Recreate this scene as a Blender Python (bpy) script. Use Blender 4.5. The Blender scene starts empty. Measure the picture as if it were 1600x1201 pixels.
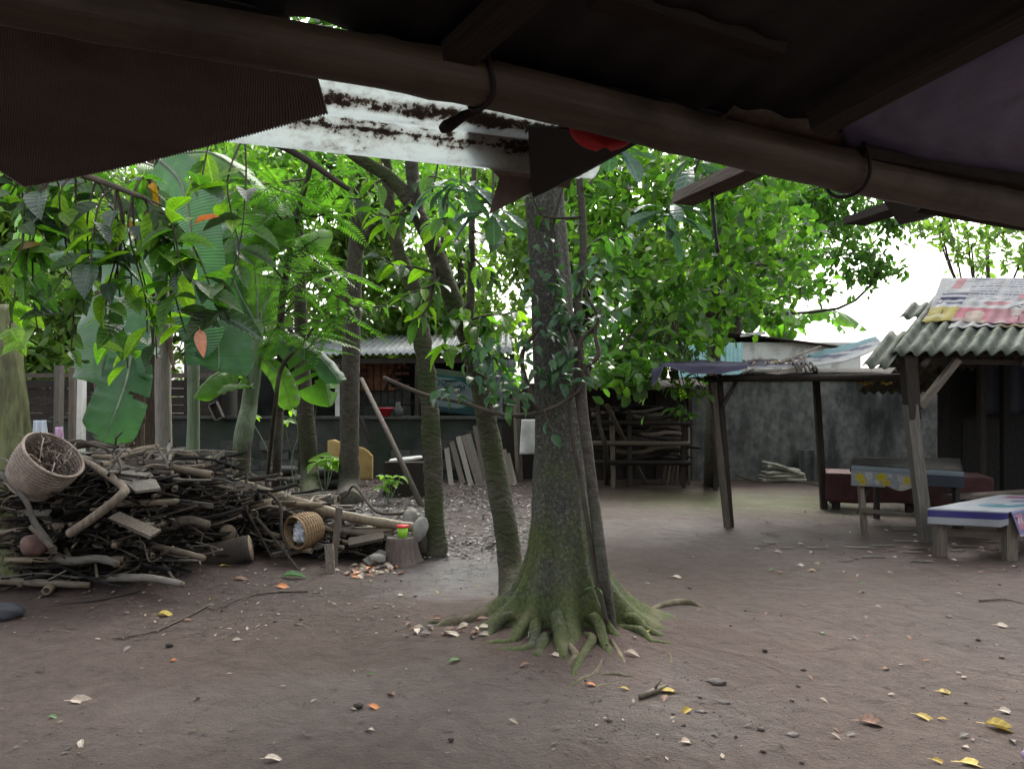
import bpy, math, random
import numpy as np
from mathutils import Vector, Matrix, noise, Euler
random.seed(7); np.random.seed(7)
R = random.random
U = random.uniform
rad = math.radians
V = Vector
scene = bpy.context.scene
COL = scene.collection

# ---------------------------------------------------------------- camera
F, HOR, CH = 1150.0, 635.0, 1.5          # focal length and horizon in photo pixels (1600 wide), eye height
cd = bpy.data.cameras.new('camera')
cam = bpy.data.objects.new('camera', cd); COL.objects.link(cam)
cam.location = (0, 0, CH); cam.rotation_euler = (rad(90), 0, 0)
cd.sensor_width = 36; cd.lens = 36 * F / 1600; cd.shift_y = (HOR - 600.5) / 1600
cd.clip_start = 0.05; cd.clip_end = 2000
scene.camera = cam

# ---------------------------------------------------------------- sky, sun, exposure
world = bpy.data.worlds.new('World'); scene.world = world; world.use_nodes = True
wn = world.node_tree; wn.nodes.clear()
SUN_EL, SUN_AZ = 48, 14                     # degrees; azimuth from +Y towards +X (hazy light from beyond the trees)
sky = wn.nodes.new('ShaderNodeTexSky'); sky.sky_type = 'NISHITA'; sky.sun_disc = False
sky.sun_elevation = rad(SUN_EL); sky.sun_rotation = rad(SUN_AZ)
sky.air_density = 1.4; sky.dust_density = 6.0; sky.ozone_density = 1.0
hs = wn.nodes.new('ShaderNodeHueSaturation'); hs.inputs['Saturation'].default_value = 0.28
bg = wn.nodes.new('ShaderNodeBackground'); bg.inputs['Strength'].default_value = 0.15
wo = wn.nodes.new('ShaderNodeOutputWorld')
wn.links.new(sky.outputs[0], hs.inputs['Color']); wn.links.new(hs.outputs[0], bg.inputs[0]); wn.links.new(bg.outputs[0], wo.inputs[0])
sd = bpy.data.lights.new('sun', 'SUN'); sd.energy = 0.7; sd.angle = rad(25); sd.color = (1, 0.97, 0.92)
sun = bpy.data.objects.new('sun', sd); COL.objects.link(sun); sun.location = (-6, 6, 14)
sdir = V((math.sin(rad(SUN_AZ)) * math.cos(rad(SUN_EL)), math.cos(rad(SUN_AZ)) * math.cos(rad(SUN_EL)), math.sin(rad(SUN_EL))))
sun.rotation_euler = sdir.to_track_quat('Z', 'Y').to_euler()
vs = scene.view_settings
vs.view_transform = 'Standard'; vs.look = 'None'; vs.gamma = 1; vs.exposure = 1.9; vs.use_curve_mapping = False
scene.cycles.max_bounces = 8; scene.cycles.diffuse_bounces = 4; scene.cycles.transmission_bounces = 5
scene.cycles.transparent_max_bounces = 8; scene.cycles.caustics_reflective = False; scene.cycles.caustics_refractive = False
scene.cycles.use_denoising = True

# ---------------------------------------------------------------- geometry helpers
def sm(a, b, x):
    t = min(1, max(0, (x - a) / (b - a))); return t * t * (3 - 2 * t)
def hgt(x, y):
    n = noise.noise
    h = 0.018 * n(V((x * .5, y * .5, 3))) + 0.012 * n(V((x * 1.7, y * 1.7, 9)))
    h += 0.007 * n(V((x * 5, y * 5, 1)))
    h += 0.10 * math.exp(-((x - .33) ** 2 + (y - 5.0) ** 2) / 1.0)          # soil heaped round the tree
    h += 0.14 * sm(-1.4, -3.2, x) * sm(5.0, 6.6, y) * (1 - .6 * sm(8, 11, y))   # bank under the woodpile
    h -= 0.03 * math.exp(-((x + .45) ** 2 / 1.2 + (y - 6.6) ** 2 / .8))
    return h
def P(px, py, d): return V(((px - 800) / F * d, d, CH + (HOR - py) / F * d))
def G(px, py):
    d = F * CH / (py - HOR)
    for _ in range(6):
        h = hgt((px - 800) / F * d, d); d = F * (CH - h) / (py - HOR)
    p = P(px, py, d); p.z = hgt(p.x, p.y); return p
def onplane(px, py, o, nrm):
    r = V(((px - 800) / F, 1, (HOR - py) / F)); c = V((0, 0, CH))
    return c + r * ((o - c).dot(nrm) / r.dot(nrm))
def spline(pts, k=6):
    pts = [V(p) for p in pts]; out = []
    n = len(pts)
    for i in range(n - 1):
        a, b, c, d = pts[max(i - 1, 0)], pts[i], pts[i + 1], pts[min(i + 2, n - 1)]
        for j in range(k):
            t = j / k
            out.append(.5 * ((2 * b) + (c - a) * t + (2 * a - 5 * b + 4 * c - d) * t * t + (3 * b - a - 3 * c + d) * t ** 3))
    out.append(pts[-1]); return out
def lerpl(vals, n):
    vals = list(vals); m = len(vals) - 1
    if m == 0: return [vals[0]] * n
    r = []
    for i in range(n):
        t = i / (n - 1) * m; k = min(int(t), m - 1); r.append(vals[k] + (vals[k + 1] - vals[k]) * (t - k))
    return r
def frame(d, up=V((0, 0, 1))):
    d = d.normalized(); x = up.cross(d)
    if x.length < 1e-4: x = V((1, 0, 0)).cross(d)
    x.normalize(); return x, d.cross(x), d

class MB:
    def __init__(s): s.v = []; s.f = []; s.m = []; s.c = None; s.uv = None
    def face(s, f, m=0): s.f.append(tuple(f)); s.m.append(m)
    def tube(s, pts, radii, seg=8, mi=0, cap=True, jit=0, jf=9, seed=0, rings=0, hollow=False, flat=1.0):
        pts = [V(p) for p in pts]; n = len(pts); radii = lerpl(radii, n) if not isinstance(radii, (int, float)) else [radii] * n
        t0 = (pts[1] - pts[0]).normalized(); x, y, _ = frame(t0, V((0, 0, 1)) if abs(t0.z) < .9 else V((0, 1, 0)))
        b0 = len(s.v); prev = t0
        for i, p in enumerate(pts):
            t = (pts[min(i + 1, n - 1)] - pts[max(i - 1, 0)]).normalized()
            q = prev.rotation_difference(t); x = q @ x; y = q @ y; prev = t
            for k in range(seg):
                a = 2 * math.pi * k / seg
                d = x * math.cos(a) + y * math.sin(a) * flat
                r = radii[i]
                if jit: r *= 1 + jit * noise.noise(p * jf + d * 1.3 + V((seed, 0, 0)))
                s.v.append(p + d * r)
        for i in range(n - 1):
            for k in range(seg):
                k2 = (k + 1) % seg; a = b0 + i * seg; b = a + seg
                s.face((a + k, a + k2, b + k2, b + k), mi)
        if hollow:
            for e, o in ((0, 1), (n - 1, -1)):
                c0 = len(s.v); pe = pts[e]; din = (pts[1] - pts[0] if e == 0 else pts[-2] - pts[-1]).normalized()
                for rr, dp in ((.72, 0), (.70, radii[e] * 1.6)):
                    for k in range(seg):
                        s.v.append(pe + (s.v[b0 + e * seg + k] - pe) * rr + din * dp)
                for k in range(seg):
                    k2 = (k + 1) % seg; q = b0 + e * seg
                    A = (q + k, q + k2, c0 + k2, c0 + k); B = (c0 + k, c0 + k2, c0 + seg + k2, c0 + seg + k)
                    if o > 0: A = A[::-1]; B = B[::-1]
                    s.face(A, mi + 1); s.face(B, mi + 1)
                Cc = tuple(c0 + seg + k for k in range(seg)); s.face(Cc if o < 0 else Cc[::-1], mi + 1)
        elif cap:
            cm = mi + 1 if cap == 2 else mi
            s.face([b0 + k for k in range(seg)][::-1], cm); s.face([b0 + (n - 1) * seg + k for k in range(seg)], cm)
        return s
    def box(s, c, size, rot=None, mi=0, jit=0):
        b = len(s.v); c = V(c); hx, hy, hz = size[0] / 2, size[1] / 2, size[2] / 2
        for z in (-1, 1):
            for y in (-1, 1):
                for x in (-1, 1):
                    p = V((x * hx + U(-jit, jit), y * hy + U(-jit, jit), z * hz + U(-jit, jit)))
                    if rot is not None: p = rot @ p
                    s.v.append(c + p)
        for f in ((0, 2, 3, 1), (4, 5, 7, 6), (0, 1, 5, 4), (2, 6, 7, 3), (0, 4, 6, 2), (1, 3, 7, 5)): s.face([b + i for i in f], mi)
        return s
    def beam(s, a, b, w, h, mi=0, up=V((0, 0, 1)), jit=0):
        """a squared timber from a to b, w across and h along the up side"""
        a, b = V(a), V(b); x, y, d = frame(b - a, up)
        rot = Matrix((x, y, d)).transposed()
        return s.box((a + b) / 2, (w, h, (b - a).length), rot, mi, jit)
    def grid(s, fn, nu, nv, mi=0, cfn=None):
        b = len(s.v)
        for j in range(nv + 1):
            for i in range(nu + 1):
                u, w = i / nu, j / nv
                s.v.append(V(fn(u, w)))
                if cfn:
                    if s.c is None: s.c = [(1, 1, 1)] * (len(s.v) - 1)
                    s.c.append(cfn(u, w))
        for j in range(nv):
            for i in range(nu):
                a = b + j * (nu + 1) + i
                s.face((a, a + 1, a + nu + 2, a + nu + 1), mi)
        return s
    def poly(s, pts, thick, nrm, mi=0):
        b = len(s.v); n = len(pts); nrm = V(nrm).normalized()
        for p in pts: s.v.append(V(p))
        for p in pts: s.v.append(V(p) - nrm * thick)
        s.face(range(b, b + n), mi); s.face(range(b + 2 * n - 1, b + n - 1, -1), mi)
        for i in range(n):
            j = (i + 1) % n; s.face((b + j, b + i, b + n + i, b + n + j), mi)
        return s
    def mesh(s, name, mats, smooth=True, bevel=0):
        me = bpy.data.meshes.new(name); me.from_pydata([tuple(p) for p in s.v], [], s.f)
        for m in (mats if isinstance(mats, (list, tuple)) else [mats]): me.materials.append(m)
        me.polygons.foreach_set('material_index', s.m)
        me.polygons.foreach_set('use_smooth', [bool(smooth)] * len(s.f))
        if s.c:
            c = s.c + [(1, 1, 1)] * (len(s.v) - len(s.c))
            at = me.color_attributes.new('Col', 'FLOAT_COLOR', 'POINT')
            at.data.foreach_set('color', np.array([(a, b, d, 1) for a, b, d in c], dtype=np.float32).ravel())
        me.update(); return me

def link(o): COL.objects.link(o); return o
def tagit(o, label, cat, group=None):
    o['label'] = label; o['category'] = cat
    if group: o['group'] = group
    return o
def root(name, label, cat, loc, group=None):
    o = link(bpy.data.objects.new(name, None)); o.location = loc; o.empty_display_size = .1
    return tagit(o, label, cat, group)
def part(name, me, par, M=None, thick=0):
    """me in world coordinates (or in its own, placed by the world matrix M)"""
    o = bpy.data.objects.new(name, me); link(o)
    top = par
    while top.parent: top = top.parent
    PI_ = Matrix.Identity(4) if top is par else par.matrix_basis.inverted()
    if M is None:
        me.transform(PI_ @ Matrix.Translation(-top.location)); o.parent = par
    else:
        o.parent = par; o.matrix_basis = PI_ @ Matrix.Translation(-top.location) @ M
    if thick:
        md = o.modifiers.new('thickness', 'SOLIDIFY'); md.thickness = thick; md.offset = 0
    return o
def thing(name, me, label, cat, loc=None, M=None, group=None, thick=0):
    o = bpy.data.objects.new(name, me); link(o)
    if M is not None: o.matrix_world = M
    elif loc is not None:
        me.transform(Matrix.Translation(-V(loc))); o.location = loc
    if thick:
        md = o.modifiers.new('thickness', 'SOLIDIFY'); md.thickness = thick; md.offset = 0
    return tagit(o, label, cat, group)
def struct(name, me, kind='structure', label=None, cat=None):
    o = link(bpy.data.objects.new(name, me)); o['kind'] = kind
    if label: tagit(o, label, cat)
    return o
def MT(p, x, y, z, s=1):
    m = Matrix((x, y, z)).transposed().to_4x4(); m = m @ Matrix.Scale(s, 4) if isinstance(s, (int, float)) else m @ Matrix.Diagonal((*s, 1))
    m.translation = p; return m
def along(a, b, s=1, roll=0):
    """matrix taking local Z to a->b, origin at a"""
    x, y, d = frame(V(b) - V(a)); m = MT(V(a), x, y, d, s)
    return m @ Matrix.Rotation(roll, 4, 'Z')

# ---------------------------------------------------------------- materials
def newmat(name):
    m = bpy.data.materials.new(name); m.use_nodes = True; nt = m.node_tree
    return m, nt, nt.nodes['Principled BSDF'], nt.nodes['Material Output']
def N(nt, t, **kw):
    n = nt.nodes.new(t)
    for k, v in kw.items():
        if k in n.inputs.keys() if isinstance(k, str) else False: n.inputs[k].default_value = v
        else: setattr(n, k, v)
    return n
def c4(c): return (c[0], c[1], c[2], 1)
def ramp(nt, src, stops):
    r = nt.nodes.new('ShaderNodeValToRGB'); e = r.color_ramp.elements
    while len(e) < len(stops): e.new(.5)
    for i, (p, c) in enumerate(stops): e[i].position = p; e[i].color = c4(c) if not isinstance(c, (int, float)) else (c, c, c, 1)
    nt.links.new(src, r.inputs[0]); return r
def noisetex(nt, vec, scale, detail=6, rough=.6, dist=0):
    n = nt.nodes.new('ShaderNodeTexNoise'); n.inputs['Scale'].default_value = scale; n.inputs['Detail'].default_value = detail
    n.inputs['Roughness'].default_value = rough; n.inputs['Distortion'].default_value = dist
    nt.links.new(vec, n.inputs['Vector']); return n
def mix(nt, fac, a, b, mode='MIX'):
    m = nt.nodes.new('ShaderNodeMix'); m.data_type = 'RGBA'; m.blend_type = mode
    for s, v in ((0, fac), (6, a), (7, b)):
        if hasattr(v, 'is_linked') or hasattr(v, 'links'): nt.links.new(v, m.inputs[s])
        else: m.inputs[s].default_value = v if s == 0 else c4(v)
    return m.outputs[2]
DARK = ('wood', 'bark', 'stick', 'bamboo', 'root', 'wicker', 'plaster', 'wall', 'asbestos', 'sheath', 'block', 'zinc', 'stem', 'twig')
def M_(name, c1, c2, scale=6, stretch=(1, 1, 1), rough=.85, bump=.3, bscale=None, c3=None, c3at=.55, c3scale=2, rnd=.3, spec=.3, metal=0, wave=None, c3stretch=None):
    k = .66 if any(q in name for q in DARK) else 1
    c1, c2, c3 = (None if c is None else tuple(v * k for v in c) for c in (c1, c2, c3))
    m, nt, bs, out = newmat(name)
    tc = nt.nodes.new('ShaderNodeTexCoord'); mp = nt.nodes.new('ShaderNodeMapping'); mp.inputs['Scale'].default_value = stretch
    oi = nt.nodes.new('ShaderNodeObjectInfo')
    ofs = nt.nodes.new('ShaderNodeVectorMath'); ofs.operation = 'MULTIPLY_ADD'; ofs.inputs[1].default_value = (13, 17, 19)
    cmb = nt.nodes.new('ShaderNodeCombineXYZ')
    for k in range(3): nt.links.new(oi.outputs['Random'], cmb.inputs[k])
    nt.links.new(cmb.outputs[0], ofs.inputs[0]); nt.links.new(tc.outputs['Object'], ofs.inputs[2])
    nt.links.new(ofs.outputs[0], mp.inputs['Vector'])
    n1 = noisetex(nt, mp.outputs[0], scale, 7, .62)
    col = ramp(nt, n1.outputs[0], [(.3, c1), (.7, c2)]).outputs[0]
    if c3 is not None:
        mp3 = nt.nodes.new('ShaderNodeMapping'); mp3.inputs['Scale'].default_value = c3stretch or (1, 1, 1); nt.links.new(ofs.outputs[0], mp3.inputs[0])
        n3 = noisetex(nt, mp3.outputs[0], c3scale, 5, .6)
        f3 = ramp(nt, n3.outputs[0], [(c3at - .1, 0), (c3at + .12, 1)])
        col = mix(nt, f3.outputs[0], col, c3)
    h = nt.nodes.new('ShaderNodeHueSaturation')
    mr = nt.nodes.new('ShaderNodeMapRange'); mr.inputs[3].default_value = 1 - rnd; mr.inputs[4].default_value = 1 + rnd
    nt.links.new(oi.outputs['Random'], mr.inputs[0]); nt.links.new(mr.outputs[0], h.inputs['Value']); nt.links.new(col, h.inputs['Color'])
    nt.links.new(h.outputs[0], bs.inputs['Base Color'])
    bs.inputs['Roughness'].default_value = rough; bs.inputs['Metallic'].default_value = metal; bs.inputs['Specular IOR Level'].default_value = spec
    if bump:
        n2 = noisetex(nt, mp.outputs[0], bscale or scale * 3, 6, .65); hsrc = n2.outputs[0]
        if wave:
            w = nt.nodes.new('ShaderNodeTexWave'); w.bands_direction = 'Z'; w.inputs['Scale'].default_value = wave; w.inputs['Distortion'].default_value = 9
            w.inputs['Detail'].default_value = 3; w.inputs['Detail Scale'].default_value = 2
            nt.links.new(ofs.outputs[0], w.inputs['Vector'])
            ad = nt.nodes.new('ShaderNodeMath'); ad.operation = 'ADD'; wm = nt.nodes.new('ShaderNodeMath'); wm.operation = 'MULTIPLY'; wm.inputs[1].default_value = .3; nt.links.new(w.outputs[1], wm.inputs[0]); nt.links.new(hsrc, ad.inputs[0]); nt.links.new(wm.outputs[0], ad.inputs[1]); hsrc = ad.outputs[0]
        bp = nt.nodes.new('ShaderNodeBump'); bp.inputs['Strength'].default_value = bump; bp.inputs['Distance'].default_value = .035 if 'bark' in name else .02
        nt.links.new(hsrc, bp.inputs['Height']); nt.links.new(bp.outputs[0], bs.inputs['Normal'])
    return m
def LEAF(name, c1, c2, trans=.45, tcol=None, rough=.38, c3=None, veins=0, spec=.5, c3f=.12, ribs=0):
    """a leaf: glossy upper skin, light shining through; tint differs from leaf to leaf"""
    m, nt, bs, out = newmat(name)
    oi = nt.nodes.new('ShaderNodeObjectInfo'); at = nt.nodes.new('ShaderNodeAttribute'); at.attribute_name = 'rnd'
    ad = nt.nodes.new('ShaderNodeMath'); ad.operation = 'ADD'; fr = nt.nodes.new('ShaderNodeMath'); fr.operation = 'FRACT'
    nt.links.new(oi.outputs['Random'], ad.inputs[0]); nt.links.new(at.outputs['Fac'], ad.inputs[1]); nt.links.new(ad.outputs[0], fr.inputs[0])
    st = [(0, c1), (1 - c3f - .02, c2)] + ([(1 - c3f, c3)] if c3 else [])
    col = ramp(nt, fr.outputs[0], st).outputs[0]
    tc = nt.nodes.new('ShaderNodeTexCoord')
    nn = noisetex(nt, tc.outputs['Object'], 7, 3)
    mul = ramp(nt, nn.outputs[0], [(.3, .75), (.7, 1.15)])
    col = mix(nt, 1.0, col, mul.outputs[0], 'MULTIPLY')
    if ribs:
        sp = nt.nodes.new('ShaderNodeSeparateXYZ'); nt.links.new(tc.outputs['Object'], sp.inputs[0])
        def mth(op, a, b=None):
            n_ = nt.nodes.new('ShaderNodeMath'); n_.operation = op
            for i_, v_ in enumerate((a, b)):
                if v_ is None: continue
                if isinstance(v_, (int, float)): n_.inputs[i_].default_value = v_
                else: nt.links.new(v_, n_.inputs[i_])
            return n_.outputs[0]
        ax = mth('ABSOLUTE', sp.outputs[0]); ph = mth('SUBTRACT', sp.outputs[1], mth('MULTIPLY', ax, .9))
        sv = mth('POWER', mth('ABSOLUTE', mth('SINE', mth('MULTIPLY', ph, 24.0))), 8.0)
        mr_ = ramp(nt, ax, [(.0, 1.0), (.012, 1.0), (.022, 0)])
        vv_ = mth('MAXIMUM', mth('MULTIPLY', sv, .16 if 'fallen' in name else .3), mr_.outputs[0])
        vr = ramp(nt, vv_, [(0, .94), (1, 1.55)]); col = mix(nt, 1.0, col, vr.outputs[0], 'MULTIPLY')
        nb = noisetex(nt, tc.outputs['Object'], 5, 4); ed = ramp(nt, mth('ADD', nb.outputs[0], mth('MULTIPLY', sp.outputs[1], .12)), [(.70, 0), (.76, .75)])
        col = mix(nt, ed.outputs[0], col, (.10, .06, .02))
        bp = nt.nodes.new('ShaderNodeBump'); bp.inputs['Strength'].default_value = .35; bp.inputs['Distance'].default_value = .02; bp.invert = True
        nt.links.new(vv_, bp.inputs['Height']); nt.links.new(bp.outputs[0], bs.inputs['Normal'])
    if veins:
        uv = nt.nodes.new('ShaderNodeUVMap'); w = nt.nodes.new('ShaderNodeTexWave'); w.bands_direction = 'Y'
        w.inputs['Scale'].default_value = veins; w.inputs['Distortion'].default_value = .6; w.inputs['Detail'].default_value = 1
        nt.links.new(uv.outputs[0], w.inputs['Vector'])
        bp = nt.nodes.new('ShaderNodeBump'); bp.inputs['Strength'].default_value = .5; bp.inputs['Distance'].default_value = .01
        nt.links.new(w.outputs[1], bp.inputs['Height']); nt.links.new(bp.outputs[0], bs.inputs['Normal'])
    nt.links.new(col, bs.inputs['Base Color']); bs.inputs['Roughness'].default_value = rough; bs.inputs['Specular IOR Level'].default_value = spec
    tr = nt.nodes.new('ShaderNodeBsdfTranslucent')
    tcv = mix(nt, 1.0, col, tcol or (1.5, 1.7, .7), 'MULTIPLY'); nt.links.new(tcv, tr.inputs[0])
    mx = nt.nodes.new('ShaderNodeMixShader'); mx.inputs[0].default_value = trans
    nt.links.new(bs.outputs[0], mx.inputs[1]); nt.links.new(tr.outputs[0], mx.inputs[2]); nt.links.new(mx.outputs[0], out.inputs[0])
    return m
def PRINT(name, rough=.45, trans=0, dirt=(.12, .1, .08), amt=.5, spec=.4, gain=.36):
    """printed plastic sheet: the print is the sheet's own colour attribute, under dust"""
    m, nt, bs, out = newmat(name)
    at = nt.nodes.new('ShaderNodeAttribute'); at.attribute_name = 'Col'
    tc = nt.nodes.new('ShaderNodeTexCoord'); n = noisetex(nt, tc.outputs['Object'], 4, 7, .65)
    f = ramp(nt, n.outputs[0], [(.45, 0), (.8, amt)])
    col = mix(nt, f.outputs[0], at.outputs['Color'], dirt); col = mix(nt, 1.0, col, (gain, gain, gain), 'MULTIPLY'); bs.inputs['Specular IOR Level'].default_value = spec
    nt.links.new(col, bs.inputs['Base Color']); bs.inputs['Roughness'].default_value = rough
    n2 = noisetex(nt, tc.outputs['Object'], 9, 4); bp = nt.nodes.new('ShaderNodeBump'); bp.inputs['Strength'].default_value = .25; bp.inputs['Distance'].default_value = .02
    nt.links.new(n2.outputs[0], bp.inputs['Height']); nt.links.new(bp.outputs[0], bs.inputs['Normal'])
    return m

m_wood = M_('weathered_wood', (.085, .066, .05), (.22, .18, .145), 3, (22, 22, 1.6), .8, .5, rnd=.35)
m_wood_dark = M_('dark_wood', (.022, .017, .014), (.065, .05, .039), 3, (20, 20, 1.5), .85, .5, rnd=.3)
m_wood_grey = M_('grey_wood', (.15, .135, .115), (.32, .29, .25), 3, (24, 24, 1.5), .85, .5, rnd=.35)
m_stick = M_('stick_bark', (.045, .034, .026), (.15, .12, .095), 4, (8, 8, 2.5), .9, .6, rnd=.5)
m_stick2 = M_('peeled_stick', (.12, .09, .065), (.30, .245, .19), 4, (10, 10, 1.6), .8, .4, rnd=.35)
m_cut = M_('cut_wood', (.13, .095, .065), (.30, .23, .165), 12, (1, 1, 1), .9, .3, rnd=.3)
m_char_shade = M_('charred_or_shaded_wood', (.008, .007, .006), (.03, .025, .022), 8, (6, 6, 1.5), .9, .6, rnd=.3)  # charred pieces; also black that stands for shade on screen, rack and pile core
m_bamboo = M_('dry_bamboo', (.14, .105, .07), (.30, .24, .165), 3, (14, 14, 1), .5, .2, rnd=.3, c3=(.12, .09, .06), c3at=.62, c3scale=3)
m_bamboo_old = M_('old_bamboo', (.085, .058, .040), (.17, .125, .09), 3, (16, 16, 1), .45, .2, rnd=.1, c3=(.03, .02, .016), c3at=.6, c3scale=4)
m_barkA = M_('mossy_bark', (.045, .042, .032), (.15, .14, .115), 34, (1, 1, .55), .92, 1.0, 55, c3=(.035, .06, .015), c3at=.60, c3scale=1.6, rnd=0)
m_barkB = M_('ringed_bark', (.05, .042, .03), (.15, .13, .095), 16, (1, 1, 2.4), .9, .8, 30, c3=(.06, .08, .025), c3at=.5, c3scale=2.2, rnd=.1, wave=5)
m_barkC = M_('grey_bark', (.055, .045, .037), (.155, .132, .11), 14, (1, 1, 1.6), .9, .7, 34, c3=(.10, .11, .07), c3at=.6, c3scale=3, rnd=.15)
m_root = M_('mossy_root', (.07, .055, .034), (.24, .20, .125), 12, (1, 1, 1), .85, .7, 30, c3=(.055, .062, .022), c3at=.56, c3scale=4, rnd=.2)
m_twig = M_('twig', (.05, .04, .03), (.12, .095, .07), 8, rnd=.3, bump=.3)
m_banana_stem = M_('banana_stem', (.12, .14, .05), (.28, .30, .14), 3, (10, 10, .8), .6, .4, rnd=.25, c3=(.07, .05, .035), c3at=.56, c3scale=3, c3stretch=(3, 3, .7))
m_banana_pale = M_('pale_banana_stem', (.16, .22, .13), (.34, .42, .28), 3, (10, 10, .8), .5, .3, rnd=.15, c3=(.10, .09, .06), c3at=.62, c3scale=3)
m_dry = M_('dry_leaf_sheath', (.06, .043, .03), (.17, .125, .09), 4, (12, 12, 1), .9, .5, rnd=.3)
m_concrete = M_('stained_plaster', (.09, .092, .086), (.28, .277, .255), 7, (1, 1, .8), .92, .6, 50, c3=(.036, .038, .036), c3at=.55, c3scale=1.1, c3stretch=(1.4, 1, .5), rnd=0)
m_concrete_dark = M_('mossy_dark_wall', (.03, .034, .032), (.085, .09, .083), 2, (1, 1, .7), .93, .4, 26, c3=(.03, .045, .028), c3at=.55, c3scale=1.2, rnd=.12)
m_block = M_('concrete_block', (.06, .065, .062), (.14, .14, .13), 6, (1, 1, 1), .95, .5, 60, rnd=.2)
m_brick = M_('orange_brick', (.20, .085, .05), (.32, .15, .09), 8, (1, 1, 1), .9, .4, rnd=.25)
m_white = M_('old_white_paint', (.55, .55, .52), (.74, .74, .70), 4, (1, 1, .4), .7, .2, c3=(.25, .23, .2), c3at=.62, rnd=.1)
m_asbestos = M_('weathered_asbestos', (.075, .09, .07), (.22, .23, .19), 7, (1, 1, 1), .95, .4, 30, c3=(.06, .08, .05), c3at=.55, c3scale=5, rnd=.15)
m_zinc = M_('pale_zinc_sheet', (.30, .32, .33), (.48, .50, .51), 3, (1, 1, 1), .5, .15, c3=(.25, .22, .19), c3at=.66, rnd=.05, metal=.2)
m_turq = M_('turquoise_sheet', (.22, .42, .42), (.36, .55, .55), 3, (1, 1, 1), .5, .15, rnd=.1)
m_brownsheet = M_('brown_ribbed_sheet', (.095, .074, .068), (.18, .145, .133), 3, (1, 1, 1), .55, .2, rnd=0, c3=(.05, .035, .03), c3at=.6, c3scale=3)
m_underlay = M_('dark_roof_sheet', (.02, .02, .022), (.045, .043, .045), 3, rough=.7, bump=.3, rnd=.2)
m_bluetarp = M_('blue_tarpaulin', (.10, .10, .19), (.16, .16, .28), 2.5, rough=.45, bump=.5, bscale=3, c3=(.05, .045, .05), c3at=.66, c3scale=4, rnd=0)
m_red = M_('red_plastic', (.45, .02, .03), (.6, .04, .05), 4, rough=.4, bump=0, rnd=0)
m_rope = M_('black_rubber_strip', (.008, .008, .008), (.025, .023, .022), 20, rough=.7, rnd=0)
m_tyre = M_('old_tyre_rubber', (.018, .018, .018), (.05, .048, .045), 12, rough=.8, bump=.3, rnd=.1)
m_stone = M_('grey_stone', (.13, .12, .11), (.30, .285, .26), 7, rough=.95, bump=.6, rnd=.15)
m_sack = M_('white_sack_cloth', (.50, .49, .47), (.72, .71, .68), 5, rough=.85, bump=.3, bscale=40, c3=(.25, .22, .2), c3at=.66, rnd=.05)
m_jute = M_('woven_sack', (.24, .23, .18), (.45, .43, .35), 6, rough=.9, bump=.5, bscale=60, rnd=.1)
m_wicker = M_('wicker', (.24, .18, .145), (.52, .42, .35), 9, rough=.7, bump=.4, rnd=.25)
m_wicker2 = M_('tan_wicker', (.30, .19, .10), (.46, .32, .18), 9, rough=.7, bump=.4, rnd=.1)
m_plastic_w = M_('white_plastic_bag', (.55, .58, .62), (.8, .82, .85), 5, rough=.4, bump=.3, c3=(.05, .06, .08), c3at=.55, c3scale=7, rnd=.1)
m_foam = M_('yellow_foam', (.34, .22, .08), (.5, .35, .15), 5, rough=.95, bump=.5, rnd=.1, c3=(.3, .17, .06), c3at=.62)
m_maroon = M_('maroon_cloth', (.04, .014, .015), (.075, .027, .028), 4, rough=.8, bump=.3, rnd=.05)
m_pink = M_('pink_plastic', (.55, .30, .55), (.72, .5, .7), 6, rough=.3, bump=.1, rnd=.1)
m_green = M_('lime_plastic', (.22, .48, .03), (.28, .55, .05), 6, rough=.4, bump=0, rnd=0)
m_dull_red = M_('red_enamel', (.38, .02, .04), (.5, .04, .06), 6, rough=.4, bump=0, rnd=0)
m_print = PRINT('printed_banner', .8, gain=.3, spec=.1); m_print_roof = PRINT('sun_bleached_banner', .8, amt=.5, gain=.3, spec=.1); m_print_clean = PRINT('printed_cloth', .4, amt=.35)

l_jack = LEAF('broad_leaf', (.035, .08, .022), (.11, .22, .035), .52, (1.5, 2.1, .6), .33, ribs=1, c3=(.035, .055, .03), c3f=.2)
l_jack_y = LEAF('young_leaf', (.12, .25, .025), (.19, .34, .04), .55, (1.5, 1.7, .5), .4, ribs=1)
l_orange = LEAF('orange_leaf', (.50, .12, .01), (.60, .16, .02), .4, (1.5, 1.3, .6), .5)
l_ochre = LEAF('ochre_leaf', (.26, .15, .015), (.36, .22, .02), .4, (1.5, 1.3, .6), .5)
l_pinkl = LEAF('pinkish_leaf', (.5, .22, .13), (.55, .28, .2), .3, (1.3, 1.0, .8), .5)
l_mid = LEAF('mid_green_leaf', (.032, .075, .024), (.08, .16, .034), .47, (1.4, 2.0, .6), .36, ribs=1, c3=(.11, .21, .03), c3f=.12)
l_dark = LEAF('dark_glossy_leaf', (.025, .05, .028), (.045, .075, .045), .25, (1.2, 1.7, .6), .28, ribs=1)
l_blue = LEAF('blue_green_leaf', (.045, .09, .07), (.075, .135, .10), .25, (1.1, 1.6, .7), .28, ribs=1)
l_vine = LEAF('vine_leaf', (.024, .062, .026), (.05, .11, .04), .36, (1.25, 1.9, .65), .36, c3=(.05, .11, .07), c3f=.2)
l_back = LEAF('crown_leaf', (.042, .095, .028), (.115, .22, .045), .52, (1.4, 1.9, .55), .45, c3=(.14, .24, .04), c3f=.15)
l_far = LEAF('far_leaf', (.07, .135, .04), (.16, .26, .06), .52, (1.35, 1.6, .6), .5, c3=(.2, .3, .07), c3f=.12)
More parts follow.
